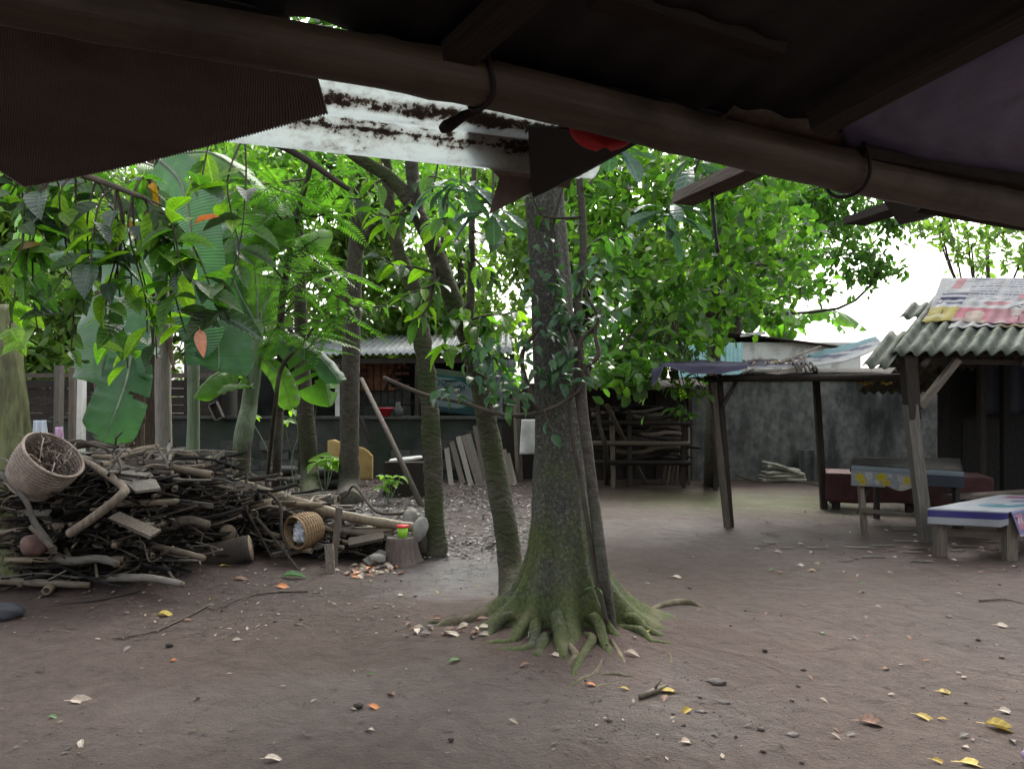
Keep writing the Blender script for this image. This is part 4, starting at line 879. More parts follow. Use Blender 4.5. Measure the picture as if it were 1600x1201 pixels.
# ================================================================ BANANA PLANTS
def banana_leaf(par, pts, width, face=V((0, -1, .3)), fold=.5, tears=3, mat=l_banana, u0=.0, w0=.25, rows=36, ragged=0):
    """a big blade along the midrib pts; face = the side its upper surface looks to"""
    pts = spline([V(p) for p in pts], max(4, rows // (len(pts) - 1))); n = len(pts) - 1
    mb = MB(); uvs = []
    tear = [[U(.12, .92) for _ in range(tears)] for _ in range(2)]
    for side in (0, 1):
        s = -1 if side == 0 else 1; rowsv = []; cols = 5
        for j in range(n + 1):
            t = j / n; d = (pts[min(j + 1, n)] - pts[max(j - 1, 0)]).normalized()
            x = d.cross(V(face)).normalized(); z = x.cross(d)
            w = width * .5 * (w0 + (1 - w0) * math.sin(math.pi * min(1, (t + .12) * .62)) ** .6) * (1 - max(0, (t - .78) / .22) ** 2.2 * .93)
            rowsv.append((pts[j], x, z, w, d))
        gap = [any(abs(j / n - q) < .5 / n + .004 for q in tear[side]) for j in range(n)]
        idx = []
        off = 0
        for j in range(n + 1):
            p, x, z, w, d = rowsv[j]; r_ = []
            if j and gap[min(j, n - 1)]: off = U(-.15, .15)
            for c in range(cols + 1):
                q = c / cols
                pos = p + x * (s * w * q) - z * (w * (fold * q * q + off * q * q)) + z * (.012 * math.sin(j * 1.1 + side) * q) + d * (.06 * w * q)
                r_.append(len(mb.v)); mb.v.append(pos); uvs.append((.5 + .5 * s * q, j / n * len(pts) * .05))
            idx.append(r_)
        for j in range(n):
            for c in range(cols):
                if gap[j] and c >= 1 + (j % 2): continue
                f = (idx[j][c], idx[j][c + 1], idx[j + 1][c + 1], idx[j + 1][c]); mb.face(f if s > 0 else f[::-1])
    nb = len(mb.v); mb.tube(pts, [width * .032, width * .022, width * .008], 6, 1); uvs += [(0, 0)] * (len(mb.v) - nb)
    me = mb.mesh('leaf_blade', [mat, m_banana_pale]); ul = me.uv_layers.new(name='UVMap')
    li = np.zeros(len(me.loops), np.int32); me.loops.foreach_get('vertex_index', li); ul.data.foreach_set('uv', np.array(uvs, np.float32)[li].ravel())
    return part('leaf', me, par)
def banana(label, base, stem, radii, mat, leaves, petioles=(), name='banana_plant', sheaths=0):
    rt = root(name, label, 'banana plant', base); mb = MB()
    sp = spline([V(base) - V((0, 0, .08))] + list(stem), 7); mb.tube(sp, radii, 14, jit=.1, jf=5); part('stem', mb.mesh('stem', mat), rt)
    for k in range(sheaths):
        t = U(.05, .8); i = int(t * (len(sp) - 2)); a = U(3.4, 6.0); r = radii[0] * 1.02; p = sp[i]; dd = V((math.cos(a), math.sin(a), 0)); L = U(.3, .6)
        tang = V((-dd.y, dd.x, 0)); top = p + V((0, 0, L * .4))
        mb = MB(); mb.grid(lambda u, v: top + dd * (r * (1.0 + .7 * (v * 1.2) ** 2)) + tang * ((u - .5) * r * 1.1 * (1 - .75 * v)) - V((0, 0, L * v)) + rv(.004), 4, 7); part('dry_sheath', mb.mesh('dry_sheath', m_dry), rt, thick=.006)
    for pp in petioles: mb = MB(); mb.tube(spline([V(q) for q in pp], 6), [.035, .022, .016], 8); part('leaf_stalk', mb.mesh('leaf_stalk', m_banana_pale), rt)
    for kw in leaves: banana_leaf(rt, **kw)
    return rt
# thick yellowish stem at the left edge
banana('thick yellow-green banana stem with dry brown sheaths at the woodpile end', G(8, 905), [P(12, 800, 6.2), P(14, 700, 6.2), P(6, 600, 6.2), P(-8, 480, 6.2)], [.21, .19, .17, .15], m_banana_stem, [], sheaths=7)
# plant whose big blue-green leaves hang behind the twigs
b2 = V((P(205, 0, 8.6).x, 8.6, hgt(P(205, 0, 8.6).x, 8.6)))
banana('banana plant with huge blue-green leaves hanging above the woodpile', b2, [P(208, 640, 8.6), P(215, 500, 8.6), P(235, 330, 8.6), P(245, 240, 8.6)], [.14, .13, .12, .10, .08], m_dry, [
    dict(pts=[P(250, 250, 7.4), P(285, 290, 7.2), P(300, 380, 7.0), P(305, 470, 7.0), P(318, 560, 7.0)], width=.62, face=V((-.3, -1, .25)), fold=.15, tears=2),
    dict(pts=[P(262, 470, 7.6), P(305, 470, 7.3), P(335, 510, 7.1), P(342, 562, 7.05), P(340, 580, 7.05)], width=.62, face=V((.2, -1, .3)), fold=.1, tears=1),
    dict(pts=[P(190, 400, 7.2), P(172, 470, 7.0), P(165, 530, 6.9), P(160, 585, 6.9), P(158, 600, 6.9)], width=.95, face=V((-.35, -1, .25)), fold=.2, tears=2, w0=.5),
    dict(pts=[P(205, 560, 6.8), P(196, 600, 6.7), P(178, 650, 6.6), P(160, 690, 6.6)], width=.46, face=V((.55, -1, .35)), fold=.2, tears=1, w0=.6),
    dict(pts=[P(208, 400, 7.8), P(200, 470, 7.6), P(205, 560, 7.4)], width=.4, face=V((.5, -1, .2)), fold=.4, tears=1),
    dict(pts=[P(240, 260, 8.4), P(150, 240, 8), P(60, 300, 7.8), P(20, 400, 7.7)], width=.6, face=V((0, -.6, 1)), fold=.5, tears=6, mat=l_banana_y),
    dict(pts=[P(250, 250, 8.4), P(330, 240, 8.4), P(400, 300, 8.4), P(420, 400, 8.4)], width=.7, face=V((0, -.6, 1)), fold=.5, tears=6, mat=l_banana_y),
], [[P(240, 300, 8.5), P(245, 250, 8), P(250, 250, 7.4)], [P(225, 420, 8.6), P(235, 440, 8.1), P(262, 470, 7.6)], [P(225, 400, 8.5), P(210, 370, 7.8), P(190, 400, 7.2)], [P(225, 420, 8.5), P(215, 480, 7.6), P(205, 560, 6.8)], [P(225, 400, 8.5), P(215, 390, 8.1), P(208, 400, 7.8)]], sheaths=6)
# pale green stem with spreading leaves
banana('slender pale green banana plant with arching leaves behind the woodpile', G(378, 775), [P(378, 700, 9.8), P(390, 630, 9.8), P(398, 560, 9.8), P(402, 500, 9.8)], [.12, .115, .10, .08], m_banana_pale, [
    dict(pts=[P(386, 590, 9.7), P(360, 578, 9.5), P(330, 590, 9.3), P(303, 622, 9.2)], width=.34, face=V((0, -.6, 1)), fold=.7, tears=1, mat=l_banana_y),
    dict(pts=[P(392, 605, 9.6), P(375, 600, 9.2), P(352, 604, 9.0), P(340, 612, 9)], width=.2, face=V((0, -.5, 1)), fold=.3, tears=0, mat=l_banana_y),
    dict(pts=[P(405, 545, 9.8), P(440, 520, 9.7), P(480, 540, 9.5), P(505, 590, 9.4), P(515, 635, 9.4)], width=.55, face=V((.3, -.6, 1)), fold=.8, tears=3, mat=l_banana_y),
    dict(pts=[P(404, 505, 9.8), P(400, 440, 9.9), P(395, 380, 10.0), P(385, 330, 10.1)], width=.55, face=V((.1, -1, .1)), fold=.3, tears=2, mat=l_banana_y),
    dict(pts=[P(404, 505, 9.8), P(430, 440, 9.9), P(470, 380, 10.0), P(520, 370, 10)], width=.55, face=V((-.3, -1, .5)), fold=.4, tears=3, mat=l_banana_y),
    dict(pts=[P(404, 510, 9.8), P(370, 450, 9.9), P(345, 380, 10.0), P(330, 300, 10.3)], width=.6, face=V((.2, -1, .4)), fold=.4, tears=3, mat=l_banana),
    dict(pts=[P(410, 560, 9.8), P(440, 590, 9.7), P(455, 640, 9.6)], width=.3, face=V((.3, -1, .3)), fold=.3, tears=0, mat=l_banana_y),
    dict(pts=[P(455, 540, 9.5), P(490, 550, 9.3), P(522, 585, 9.2), P(528, 600, 9.2)], width=.28, face=V((.3, -1, .8)), fold=.5, tears=1, mat=l_banana)],
    [[P(396, 560, 9.8), P(392, 560, 9.75), P(386, 590, 9.7)], [P(396, 600, 9.8), P(394, 600, 9.7), P(392, 605, 9.6)], [P(398, 560, 9.8), P(402, 540, 9.8), P(405, 545, 9.8)], [P(400, 540, 9.8), P(405, 550, 9.8), P(410, 560, 9.8)], [P(405, 545, 9.8), P(430, 530, 9.6), P(455, 540, 9.5)]])
# slim banana stems behind the pile
for (px, py, d, r, mat, lab) in ((257, 720, 10.2, .105, m_wood_grey, 'grey old banana stem rising behind the grey board of the pile'), (297, 715, 10.0, .08, m_banana_pale, 'blue-green slim banana stem beside the grey old stem'), (232, 700, 11.5, .16, m_dry, 'dark brown sheathed banana stem behind the hanging leaf'), (166, 690, 10.8, .15, m_dry, 'tattered brown banana stem between whitewashed post and hanging leaf')):
    b = P(px, py, d); b.z = hgt(b.x, d); t = P(px + random.choice((-4, 6)), 440, d)
    banana(lab, b, [b.lerp(t, .4) + V((U(-.03, .03), 0, 0)), b.lerp(t, .75), t], [r * 1.15, r, r * .95, r * .8], mat, [
        dict(pts=[t, t + V((U(-.3, .3), -.3, .5)), t + V((U(-1.1, 1.1), -.5, .7)), t + V((U(-1.5, 1.5), -.8, .2))], width=.5, face=V((0, -.6, 1)), fold=.5, tears=5, mat=random.choice((l_banana, l_banana_y))) for _ in range(3)], name='banana_plant', sheaths=3 if mat is m_dry else 1)
# far banana clumps
fb = [(6.6, 23, 'pale banana clump with torn leaves behind the white hut'), (9.2, 25, 'far banana clump beyond the white hut and stall')]
for (x, y, lab) in fb:
    b = V((x, y, 0)); lv = []; pt = []
    for k in range(9):
        a = k * .72 + .3; s = b + V((0, 0, 3.7)); e = V((math.cos(a), math.sin(a) * .6, 0)); L = U(2.0, 2.8)
        lv.append(dict(pts=[s, s + e * L * .35 + V((0, 0, .9)), s + e * L * .8 + V((0, 0, .95)), s + e * L * 1.15 + V((0, 0, .35))], width=.6, face=V((0, -.5, 1)), fold=.6, tears=8, mat=l_banana_y, rows=30))
    banana(lab, b, [b + V((.05, 0, 1.8)), b + V((0, 0, 3.8))], [.16, .14, .1], m_banana_stem, lv)
b = V((-.9, 21.5, 0))
lv = []
for k in range(7):
    a = k * .9 + .5; s = b + V((0, 0, 1.7)); e = V((math.cos(a), math.sin(a) * .6, 0)); L = U(.9, 1.3)
    lv.append(dict(pts=[s, s + e * L * .4 + V((0, 0, .6)), s + e * L + V((0, 0, .7)), s + e * L * 1.3 + V((0, 0, .3))], width=.35, face=V((0, -.5, 1)), fold=.6, tears=4, mat=l_banana_y, rows=24))
banana('small bright banana plant showing over the shed roof', b, [b + V((.05, 0, .9)), b + V((0, 0, 1.8))], [.12, .1, .08], m_banana_stem, lv)

# ================================================================ WOODPILE
def stickmesh(name, r, L, mat, cut, kind):
    mb = MB()
    if kind == 'bamboo':
        n = 14; rr = []; pts = []
        for i in range(n + 1):
            t = i / n; pts.append(V((0, 0, t * L))); rr.append(r * (1.10 if i % 5 == 3 else 1.0) * (1 - .08 * t))
        mb.tube(pts, rr, 12, hollow=True); return mb.mesh(name, [mat, cut])
    if kind == 'slat':
        mb.box((0, 0, L / 2), (r * 4.5, r * .9, L), jit=r * .18); return mb.mesh(name, [mat, cut], False)
    b = .05 if kind == 'log' else .12
    pts = [V((0, 0, 0)), V((U(-b, b) * L, U(-b, b) * L, L * .33)), V((U(-b, b) * L, U(-b, b) * L, L * .68)), V((U(-b, b) * L * .6, U(-b, b) * L * .6, L))]
    mb.tube(spline(pts, 4), [r, r * .92, r * .85, r * .72], 9, 0, 2, jit=.22, jf=14, seed=R() * 50)
    if kind == 'branch':
        q = spline(pts, 4)[7]; mb.tube([q, q + V((r * 3, U(-2, 2) * r, r * 5))], [r * .6, r * .4], 6)
    return mb.mesh(name, [mat, cut])
KIND = {
 'firewood_stick': [stickmesh('firewood_stick', U(.012, .022), 1, m_stick, m_cut, 'branch') for _ in range(6)] + [stickmesh('firewood_stick', U(.012, .02), 1, m_stick2, m_cut, 'stick') for _ in range(4)] + [stickmesh('firewood_stick', U(.014, .022), 1, m_wood_grey, m_cut, 'branch') for _ in range(4)],
 'firewood_log': [stickmesh('firewood_log', U(.035, .06), 1, m_stick, m_cut, 'log') for _ in range(5)] + [stickmesh('firewood_log', U(.03, .05), 1, m_stick2, m_cut, 'log') for _ in range(3)] + [stickmesh('firewood_log', U(.03, .05), 1, m_wood_grey, m_cut, 'log') for _ in range(3)],
 'bamboo_offcut': [stickmesh('bamboo_offcut', U(.032, .045), 1, m_bamboo, m_cut, 'bamboo') for _ in range(4)],
 'wood_offcut': [stickmesh('wood_offcut', U(.014, .022), 1, random.choice((m_wood, m_wood_grey, m_wood_dark)), m_cut, 'slat') for _ in range(5)],
 'charred_or_shaded_stick': [stickmesh('charred_or_shaded_stick', U(.02, .035), 1, m_char_shade, m_char_shade, 'log') for _ in range(3)]}
KLAB = {'firewood_stick': 'thin crooked stick in the firewood pile', 'firewood_log': 'rough round log stacked in the firewood pile', 'bamboo_offcut': 'short hollow bamboo piece in the firewood pile', 'wood_offcut': 'flat sawn offcut in the firewood pile', 'charred_or_shaded_stick': 'blackened stick in the firewood pile'}
def topz(px):       # pile height over the ground as the picture shows it
    return float(np.interp(px, [-60, 0, 60, 150, 250, 330, 400, 470, 560, 640], [.75, .86, .92, 1.0, .96, .86, .62, .42, .28, .12]))
def frontd(px): return float(np.interp(px, [-60, 0, 60, 230, 300, 380, 480, 560, 640], [5.9, 5.85, 5.75, 5.85, 6.4, 6.95, 7.1, 7.2, 7.4]))
# twigs inside, and a black fill heap that stands for shaded gaps
clv = []
mb = MB()
for i in range(3000):
    px = U(25, 600); d = frontd(px) + .11 + U(0, 1.0) ** 1.3; x = (px - 800) / F * d; h = topz(px); z = hgt(x, d) + U(0, max(.05, h - .12))
    a = U(-.6, .6) + (0 if R() < .5 else 1.57); v = V((math.cos(a), -math.sin(a), U(-.3, .3))).normalized() * U(.1, .3); p = V((x, d, z))
    mb.tube([p - v, p + rv(.02), p + v], U(.004, .012), 4, random.choice((0, 0, 1)), False)
bw = struct('brushwood', mb.mesh('brushwood', [m_stick, m_char_shade]), 'stuff', 'tangled dark twigs filling the inside of the firewood pile', 'brushwood')
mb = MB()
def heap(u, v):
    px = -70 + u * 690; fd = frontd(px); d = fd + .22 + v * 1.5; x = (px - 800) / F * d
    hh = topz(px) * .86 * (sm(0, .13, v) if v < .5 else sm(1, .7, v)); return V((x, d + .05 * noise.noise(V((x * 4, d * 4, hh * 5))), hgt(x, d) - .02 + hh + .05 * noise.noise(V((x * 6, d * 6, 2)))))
mb.grid(heap, 70, 30); hp = struct('dark_fill_heap', mb.mesh('dark_fill_heap', m_char_shade), 'stuff', 'black fill core standing for the shade inside the firewood pile', 'wood heap')
def where(px, z, h, lengthwise, top):
    a = 'laid lengthwise' if lengthwise else 'end-on'
    b = 'on top of' if top else ('low in' if z < h * .4 else 'halfway up' if z < h * .72 else 'high in')
    c = 'below the tipped basket' if px < 120 else 'by the flat grey board' if px < 260 else 'above the big dark log' if px < 390 else 'near the rubbish basket'
    return a + ' ' + b + ' the woodpile ' + c
KDESC = {'firewood_stick': 'crooked stick', 'firewood_log': 'rough log', 'bamboo_offcut': 'hollow bamboo piece', 'wood_offcut': 'flat offcut', 'charred_or_shaded_stick': 'blackened stick'}
def putstick(kind, a, b, label=None, group='pieces of the firewood pile', mesh=None, rs=1.0, name=None):
    a, b = V(a), V(b); me = mesh or random.choice(KIND[kind]); L = (b - a).length
    return thing(name or kind, me, label or KLAB[kind], {'firewood_stick': 'stick', 'firewood_log': 'log', 'bamboo_offcut': 'bamboo', 'wood_offcut': 'offcut', 'charred_or_shaded_stick': 'stick'}[kind], M=along(a, b, (rs, rs, L), U(0, 6.28)), group=None if label else group)
WK = ['firewood_stick'] * 8 + ['firewood_log'] * 5 + ['bamboo_offcut'] * 3 + ['wood_offcut'] * 3 + ['charred_or_shaded_stick'] * 4
for i in range(330):
    px = U(-40, 600) if R() < .72 else U(-40, 300); h = topz(px); fd = frontd(px); k = random.choice(WK)
    L = U(.35, .95) if k != 'wood_offcut' else U(.35, .7)
    if R() < .62:                                      # in the front face, ends towards the yard or lengthwise
        z = U(.03, h * .95); d = fd + .28 * (z / max(h, .1)) + U(-.08, .12)
        lengthwise = R() < (.3 if px < 260 else .62)
    else:                                              # on top
        z = h * U(.88, 1.0); d = fd + U(.25, 1.1); lengthwise = R() < .6
    x = (px - 800) / F * d; c = V((x, d, hgt(x, d) + z))
    if lengthwise: a = U(-.45, .45); v = V((math.cos(a), math.sin(a), U(-.22, .16)))
    else: a = U(-.75, .75); v = V((math.sin(a), -math.cos(a), U(-.30, .12))); c += V((0, L * .3, 0))
    v = v.normalized() * L * .5; lo = min((c - v).z - hgt((c - v).x, (c - v).y), (c + v).z - hgt((c + v).x, (c + v).y))
    if lo < 0: c.z -= lo
    o = putstick(k, c - v, c + v, rs=U(.45, .95)); o['label'] = ('peeled ' if 'peeled' in o.data.materials[0].name else '') + KDESC[k] + ' ' + where(px, z, h, lengthwise, z >= h * .88 and d > fd + .24)
# loose twigs poking up from the top and out of the front
for i in range(84):
    px = U(0, 400); d = frontd(px) + U(-.05, .7); x = (px - 800) / F * d; z = hgt(x, d) + topz(px) * (U(.2, .9) if i % 2 else .93); p = V((x, d, z))
    v = V((U(-.3, .3), U(-.25, .05), U(-.1, .2) if i % 2 else U(0, .22))); o = putstick('firewood_stick', p, p + v, rs=U(.4, .8)); o['label'] = 'thin twig poking %s the woodpile %s' % ('out of the front of' if i % 2 else 'up from the top of', 'below the tipped basket' if px < 120 else 'by the flat grey board' if px < 260 else 'above the big dark log')
def bent(name, pix, r, mat, label, cat='branch', hollow=False, seg=10, jit=.15):
    pts = [P(*p) for p in pix]; mb = MB(); mb.tube(spline(pts, 7), r, seg, 0, 2, jit=jit, jf=8, hollow=hollow); return thing(name, mb.mesh(name, [mat, m_cut]), label, cat, pts[0])
bent('bent_branch', [(108, 834, 5.62), (140, 812, 5.6), (187, 776, 5.58), (192, 760, 5.68), (155, 733, 5.85), (122, 714, 5.95)], [.036, .035, .034, .032, .028, .022], m_stick2, 'elbow-shaped pale branch lying across the front of the woodpile')
bent('pale_pole', [(122, 714, 6.0), (180, 728, 6.1), (250, 741, 6.25), (278, 748, 6.5)], [.03, .028, .024], m_wood_grey, 'straight pale grey pole on top of the pile next to the basket', 'pole')
bent('curved_branch', [(0, 740, 5.6), (25, 762, 5.58), (42, 785, 5.56), (52, 812, 5.58), (78, 850, 5.62)], [.022, .022, .02, .03], m_wood_grey, 'dark-ended grey branch curving down under the wicker basket')
bent('reddish_branch', [(50, 822, 5.6), (65, 838, 5.58), (82, 856, 5.58)], [.028, .026, .02], m_stick2, 'short reddish branch with a broken end left in the pile')
bent('big_log', [(228, 888, 6.55), (300, 876, 6.6), (392, 856, 6.7)], [.13, .13, .12], m_wood_dark, 'big dark log lying along the foot of the woodpile', 'log', seg=16, jit=.06)
bent('sawn_log', [(356, 832, 6.72), (330, 826, 7.3)], [.075, .075], m_wood_dark, 'dark log with round sawn face turned to the yard', 'log', seg=14, jit=.05)
def bamboo(name, pix, r0, r1, label, mat=m_bamboo, nodes=7):
    pts = spline([P(*p) for p in pix], 10); n = len(pts); rr = []
    for i in range(n): rr.append((r0 + (r1 - r0) * i / (n - 1)) * (1.12 if i % max(2, n // nodes) == 1 else 1))
    mb = MB(); mb.tube(pts, rr, 12, hollow=True); return thing(name, mb.mesh(name, [mat, m_cut]), label, 'bamboo pole', pts[0])
bamboo('bamboo_pole', [(345, 748, 7.7), (450, 780, 7.5), (540, 806, 7.4), (648, 824, 7.3)], .062, .045, 'long thick bamboo pole sloping from the woodpile to the stump')
bamboo('bamboo_pole', [(452, 777, 9.0), (528, 781, 8.8)], .06, .055, 'short thick grey bamboo lying behind the long bamboo pole', m_wood_grey, 3)
bamboo('bamboo_pole', [(370, 797, 7.4), (428, 786, 7.2)], .05, .05, 'stubby bamboo piece with open end under the long pole', m_bamboo, 2)
bamboo('bamboo_pole', [(500, 824, 7.35), (560, 832, 7.3), (612, 838, 7.3)], .03, .028, 'thin dark bamboo lying in front of the long pole', m_wood, 4)
for pix, lab in (([(365, 768, 7.2), (395, 815, 7.0), (425, 872, 6.9)], 'long bare stick leaning steeply off the woodpile'), ([(400, 808, 7.0), (432, 845, 6.9), (468, 892, 6.65)], 'thin grey stick slanting down before the rubbish basket'), ([(390, 690, 7.5), (386, 740, 7.4), (380, 800, 7.2)], 'thin upright twig stuck into the pile by the pale banana plant'), ([(420, 770, 7.1), (438, 790, 7.0), (440, 830, 6.9), (452, 860, 6.85)], 'crooked twig hanging in front of the rubbish basket'), ([(645, 800, 7.9), (590, 800, 8.2), (555, 760, 8.6), (540, 775, 8.7), (515, 790, 8.8)], 'kinked grey root arching between the bamboo and the grey trunk')):
    bent('bare_stick', pix, [.018, .015, .01], m_stick, lab, 'stick', seg=7)
def plank(a, b, w, t, mat, label, up=V((0, -1, 0)), name='plank', jit=.006):
    mb = MB(); mb.beam(a, b, w, t, 0, up, jit); return thing(name, mb.mesh(name, mat, False), label, 'plank', a)
plank(P(531, 792, 6.95), G(521, 882) - V((0, 0, .03)), .065, .03, m_wood, 'upright grey board leaning against the bamboo by the rubbish basket')
plank(P(514, 850, 6.75), G(518, 896) - V((0, 0, .03)), .07, .03, m_wood, 'short upright board stub standing in the soil')
mb = MB(); mb.poly([P(158, 722, 6.15), P(222, 712, 6.55), P(251, 762, 5.8), P(212, 767, 5.75)], .02, (0, -.2, 1)); thing('flat_board', mb.mesh('flat_board', m_wood_grey, False), 'flat pale grey board laid on top of the woodpile', 'board', P(212, 767, 5.75))
plank(P(178, 805, 5.75), P(243, 834, 5.62), .10, .02, m_wood, 'brown bark-edged plank sticking out of the pile front', V((0, -.5, 1)))
plank(P(150, 735, 6.0), P(232, 742, 5.95), .07, .018, m_wood_grey, 'narrow grey slat across the flat pale board', V((0, -.2, 1)))
plank(P(545, 848, 7.15), P(600, 836, 7.2), .12, .03, m_wood, 'dark broad board lying below the thin bamboo', V((0, -.5, 1)))
plank(P(600, 862, 7.1), P(572, 880, 6.95), .1, .03, m_wood_grey, 'splintered grey board end beside the stump', V((0, -.5, 1)))
# round lump of root wood at the left end
def lump(name, c, r, mat, label, cat, k=.25, f=3, sub=3, sc=(1, 1, 1), rot=None, group=None):
    import bmesh
    bm = bmesh.new(); bmesh.ops.create_icosphere(bm, subdivisions=sub, radius=1); me = bpy.data.meshes.new(name)
    for v in bm.verts:
        v.co *= 1 + k * noise.noise(v.co * f * .6 + V((R() * 0 + c[0] * 7, c[1] * 3, 1)))
        v.co = V((v.co.x * sc[0] * r, v.co.y * sc[1] * r, v.co.z * sc[2] * r))
        if rot is not None: v.co = rot @ v.co
        v.co += V(c)
    bm.to_mesh(me); bm.free(); me.materials.append(mat); me.polygons.foreach_set('use_smooth', [True] * len(me.polygons)); return thing(name, me, label, cat, V(c), group=group)
lump('root_stump', P(52, 852, 5.7), .09, M_('reddish_root_wood', (.09, .05, .04), (.2, .12, .1), 8), 'rounded reddish root lump at the left end of the woodpile', 'root', .2)
lump('dark_rock', G(8, 965) + V((0, 0, .04)), .09, M_('blue_black_stone', (.02, .022, .026), (.06, .06, .07), 8), 'dark bluish rock at the foot of the bank', 'rock', .3, 3, 3, (1.2, 1, .7))

# baskets
def basket(name, label, c0, axis, r0, r1, h, mat, rings=24, stakes=30, rim=.012, squash=1.0, fillm=None):
    rt = root(name, label, 'basket', c0); x, y, d = frame(V(axis)); c0 = V(c0)
    def pt(t, a, dr=0):
        r = r0 + (r1 - r0) * t + .02 * math.sin(math.pi * t) + dr; return c0 + d * (h * t) + x * (r * math.cos(a)) + y * (r * math.sin(a) * squash)
    mb = MB()
    for k in range(rings):
        t = (k + .5) / rings; n = stakes * 2
        loop = [pt(t, 2 * math.pi * i / n, .006 * (1 if (i // 1 + k) % 2 else -1) if i % 2 == 0 else 0) for i in range(n + 1)]
        mb.tube(loop, h / rings * .52, 5, cap=False, jit=.15, jf=30)
    part('weave', mb.mesh('weave', mat), rt)
    for i in range(0, stakes, 1):
        a = 2 * math.pi * i / stakes; mb = MB(); mb.tube([pt(t, a) for t in (0, .33, .66, 1.02)], .006, 5); part('stake', mb.mesh('stake', mat), rt)
    for t, rr in ((1.0, rim), (.02, rim * .9)):
        mb = MB(); mb.tube([pt(t, 2 * math.pi * i / 40, .004) for i in range(41)], rr, 7, cap=False); part('rim', mb.mesh('rim', mat), rt)
    mb = MB(); n = 30; b = len(mb.v); mb.v.append(c0)
    for i in range(n): mb.v.append(pt(.0, 2 * math.pi * i / n))
    for i in range(n): mb.face((0, 1 + i, 1 + (i + 1) % n))
    part('base', mb.mesh('base', mat), rt, thick=.01); return rt, pt, d
bk, bpt, bd = basket('wicker_basket', 'big brown wicker basket full of twigs tipped over on the woodpile', P(44, 756, 5.75), V((.62, -.16, .60)), .165, .225, .34, m_wicker)
for i in range(60):
    a, q = U(0, 6.28), math.sqrt(R()) * .85; c = P(44, 756, 5.75); rr = bpt(1, a) - (c + bd * .33)
    p = c + bd * U(.2, .33) + rr * q * .9; mb = MB()
    v = (rv(1) + bd * .3).normalized() * U(.06, .2); mb.tube([p, p + v * .5 + rv(.03), p + v], [.006, .004], 5); thing('basket_twig', mb.mesh('basket_twig', m_wicker if i % 3 else m_stick), 'thin twig inside the tipped wicker basket', 'twig', p, group='twigs in the wicker basket')
bk2, bpt2, bd2 = basket('rubbish_basket', 'tan woven basket lying on its side with plastic rubbish inside', P(492, 822, 7.15), V((-.55, -.8, -.12)), .13, .15, .24, m_wicker2, 16, 20, .008) 
for i in range(7):
    c = P(492, 822, 7.15) + bd2 * U(.12, .22) + rv(.06); lump('plastic_bag', c, U(.05, .085), m_plastic_w, 'crumpled white and blue-grey plastic bag in the tan basket', 'plastic bag', .5, 4, 3, (1, 1, U(.6, 1)), group='bags in the tan basket')

# stump, cup and stones
sc_ = G(627, 876); mb = MB()
zs = [0, .06, .15, .22, .265, .27]; NS = 28
for z in zs:
    for k in range(NS):
        a = 2 * math.pi * k / NS; r = .145 + .07 * math.exp(-z / .08) * (1 + .5 * math.sin(a * 4)) + .01 * math.sin(a * 7); r = r * (.97 if z == .27 else 1)
        mb.v.append(sc_ + V((r * math.cos(a), r * math.sin(a), z - .03)))
for j in range(len(zs) - 1):
    for k in range(NS): k2 = (k + 1) % NS; mb.face((j * NS + k, j * NS + k2, (j + 1) * NS + k2, (j + 1) * NS + k))
mb.face([(len(zs) - 1) * NS + k for k in range(NS)], 1)
thing('tree_stump', mb.mesh('tree_stump', [M_('stump_bark', (.11, .08, .07), (.22, .17, .15), 6, (4, 4, 1)), m_wood_grey]), 'low sawn tree stump beside the ringed trunk', 'stump', sc_)
cc = sc_ + V((.02, -.05, .24)); cup = root('plastic_cup', 'small lime green cup with red rim on the stump', 'cup', cc)
mb = MB(); mb.tube([cc, cc + V((0, 0, .1))], [.042, .056], 18); part('body', mb.mesh('body', m_green), cup)
mb = MB(); mb.tube([cc + V((0, 0, .1)), cc + V((0, 0, .118))], [.063, .063], 18); part('rim', mb.mesh('rim', m_red), cup)
lump('rounded_stone', P(656, 826, 7.3), .1, m_stone, 'oblong pale stone propped against the ringed trunk', 'stone', .15, 2, 3, (.75, .7, 1.3), Euler((0, .3, 0)).to_matrix())
lump('jagged_stone', P(642, 812, 7.55), .1, m_stone, 'pointed whitish stone behind the green cup', 'stone', .35, 3, 2, (.9, .7, 1.2))
lump('broken_block', P(590, 872, 7.0), .06, m_stone, 'broken grey block in the rubbish before the stump', 'block', .35, 3, 2, (1.3, .9, .8))
lump('supporting_stone', P(657, 853, 7.4), .09, m_wood_dark, 'dark stone under the oblong pale one', 'stone', .3, 3, 2, (.9, .8, 1.2))

# ================================================================ THINGS ALONG THE BACK WALL
def tyre(c, Rr, r, label, tilt=None):
    rt = root('old_tyre', label, 'tyre', c); n, k = 40, 12
    def tor(R0, r0, sq, name, mat, lug=0):
        mb = MB()
        for i in range(n):
            a = 2 * math.pi * i / n
            for j in range(k):
                b = 2 * math.pi * j / k; rr = r0 * (1 + (lug if i % 2 and math.cos(b) > .3 else 0))
                mb.v.append(V(c) + V(((R0 + rr * math.cos(b)) * math.cos(a), (R0 + rr * math.cos(b)) * math.sin(a), rr * math.sin(b) * sq)))
        for i in range(n):
            for j in range(k): i2, j2 = (i + 1) % n, (j + 1) % k; mb.face((i * k + j, i2 * k + j, i2 * k + j2, i * k + j2))
        return part(name, mb.mesh(name, mat), rt)
    tor(Rr - r, r, .9, 'tread', m_tyre, .07); tor(Rr - r * 1.9, r * .16, 3.2, 'bead', m_tyre); return rt
q = P(448, 765, 13.4); q.z = hgt(q.x, q.y)
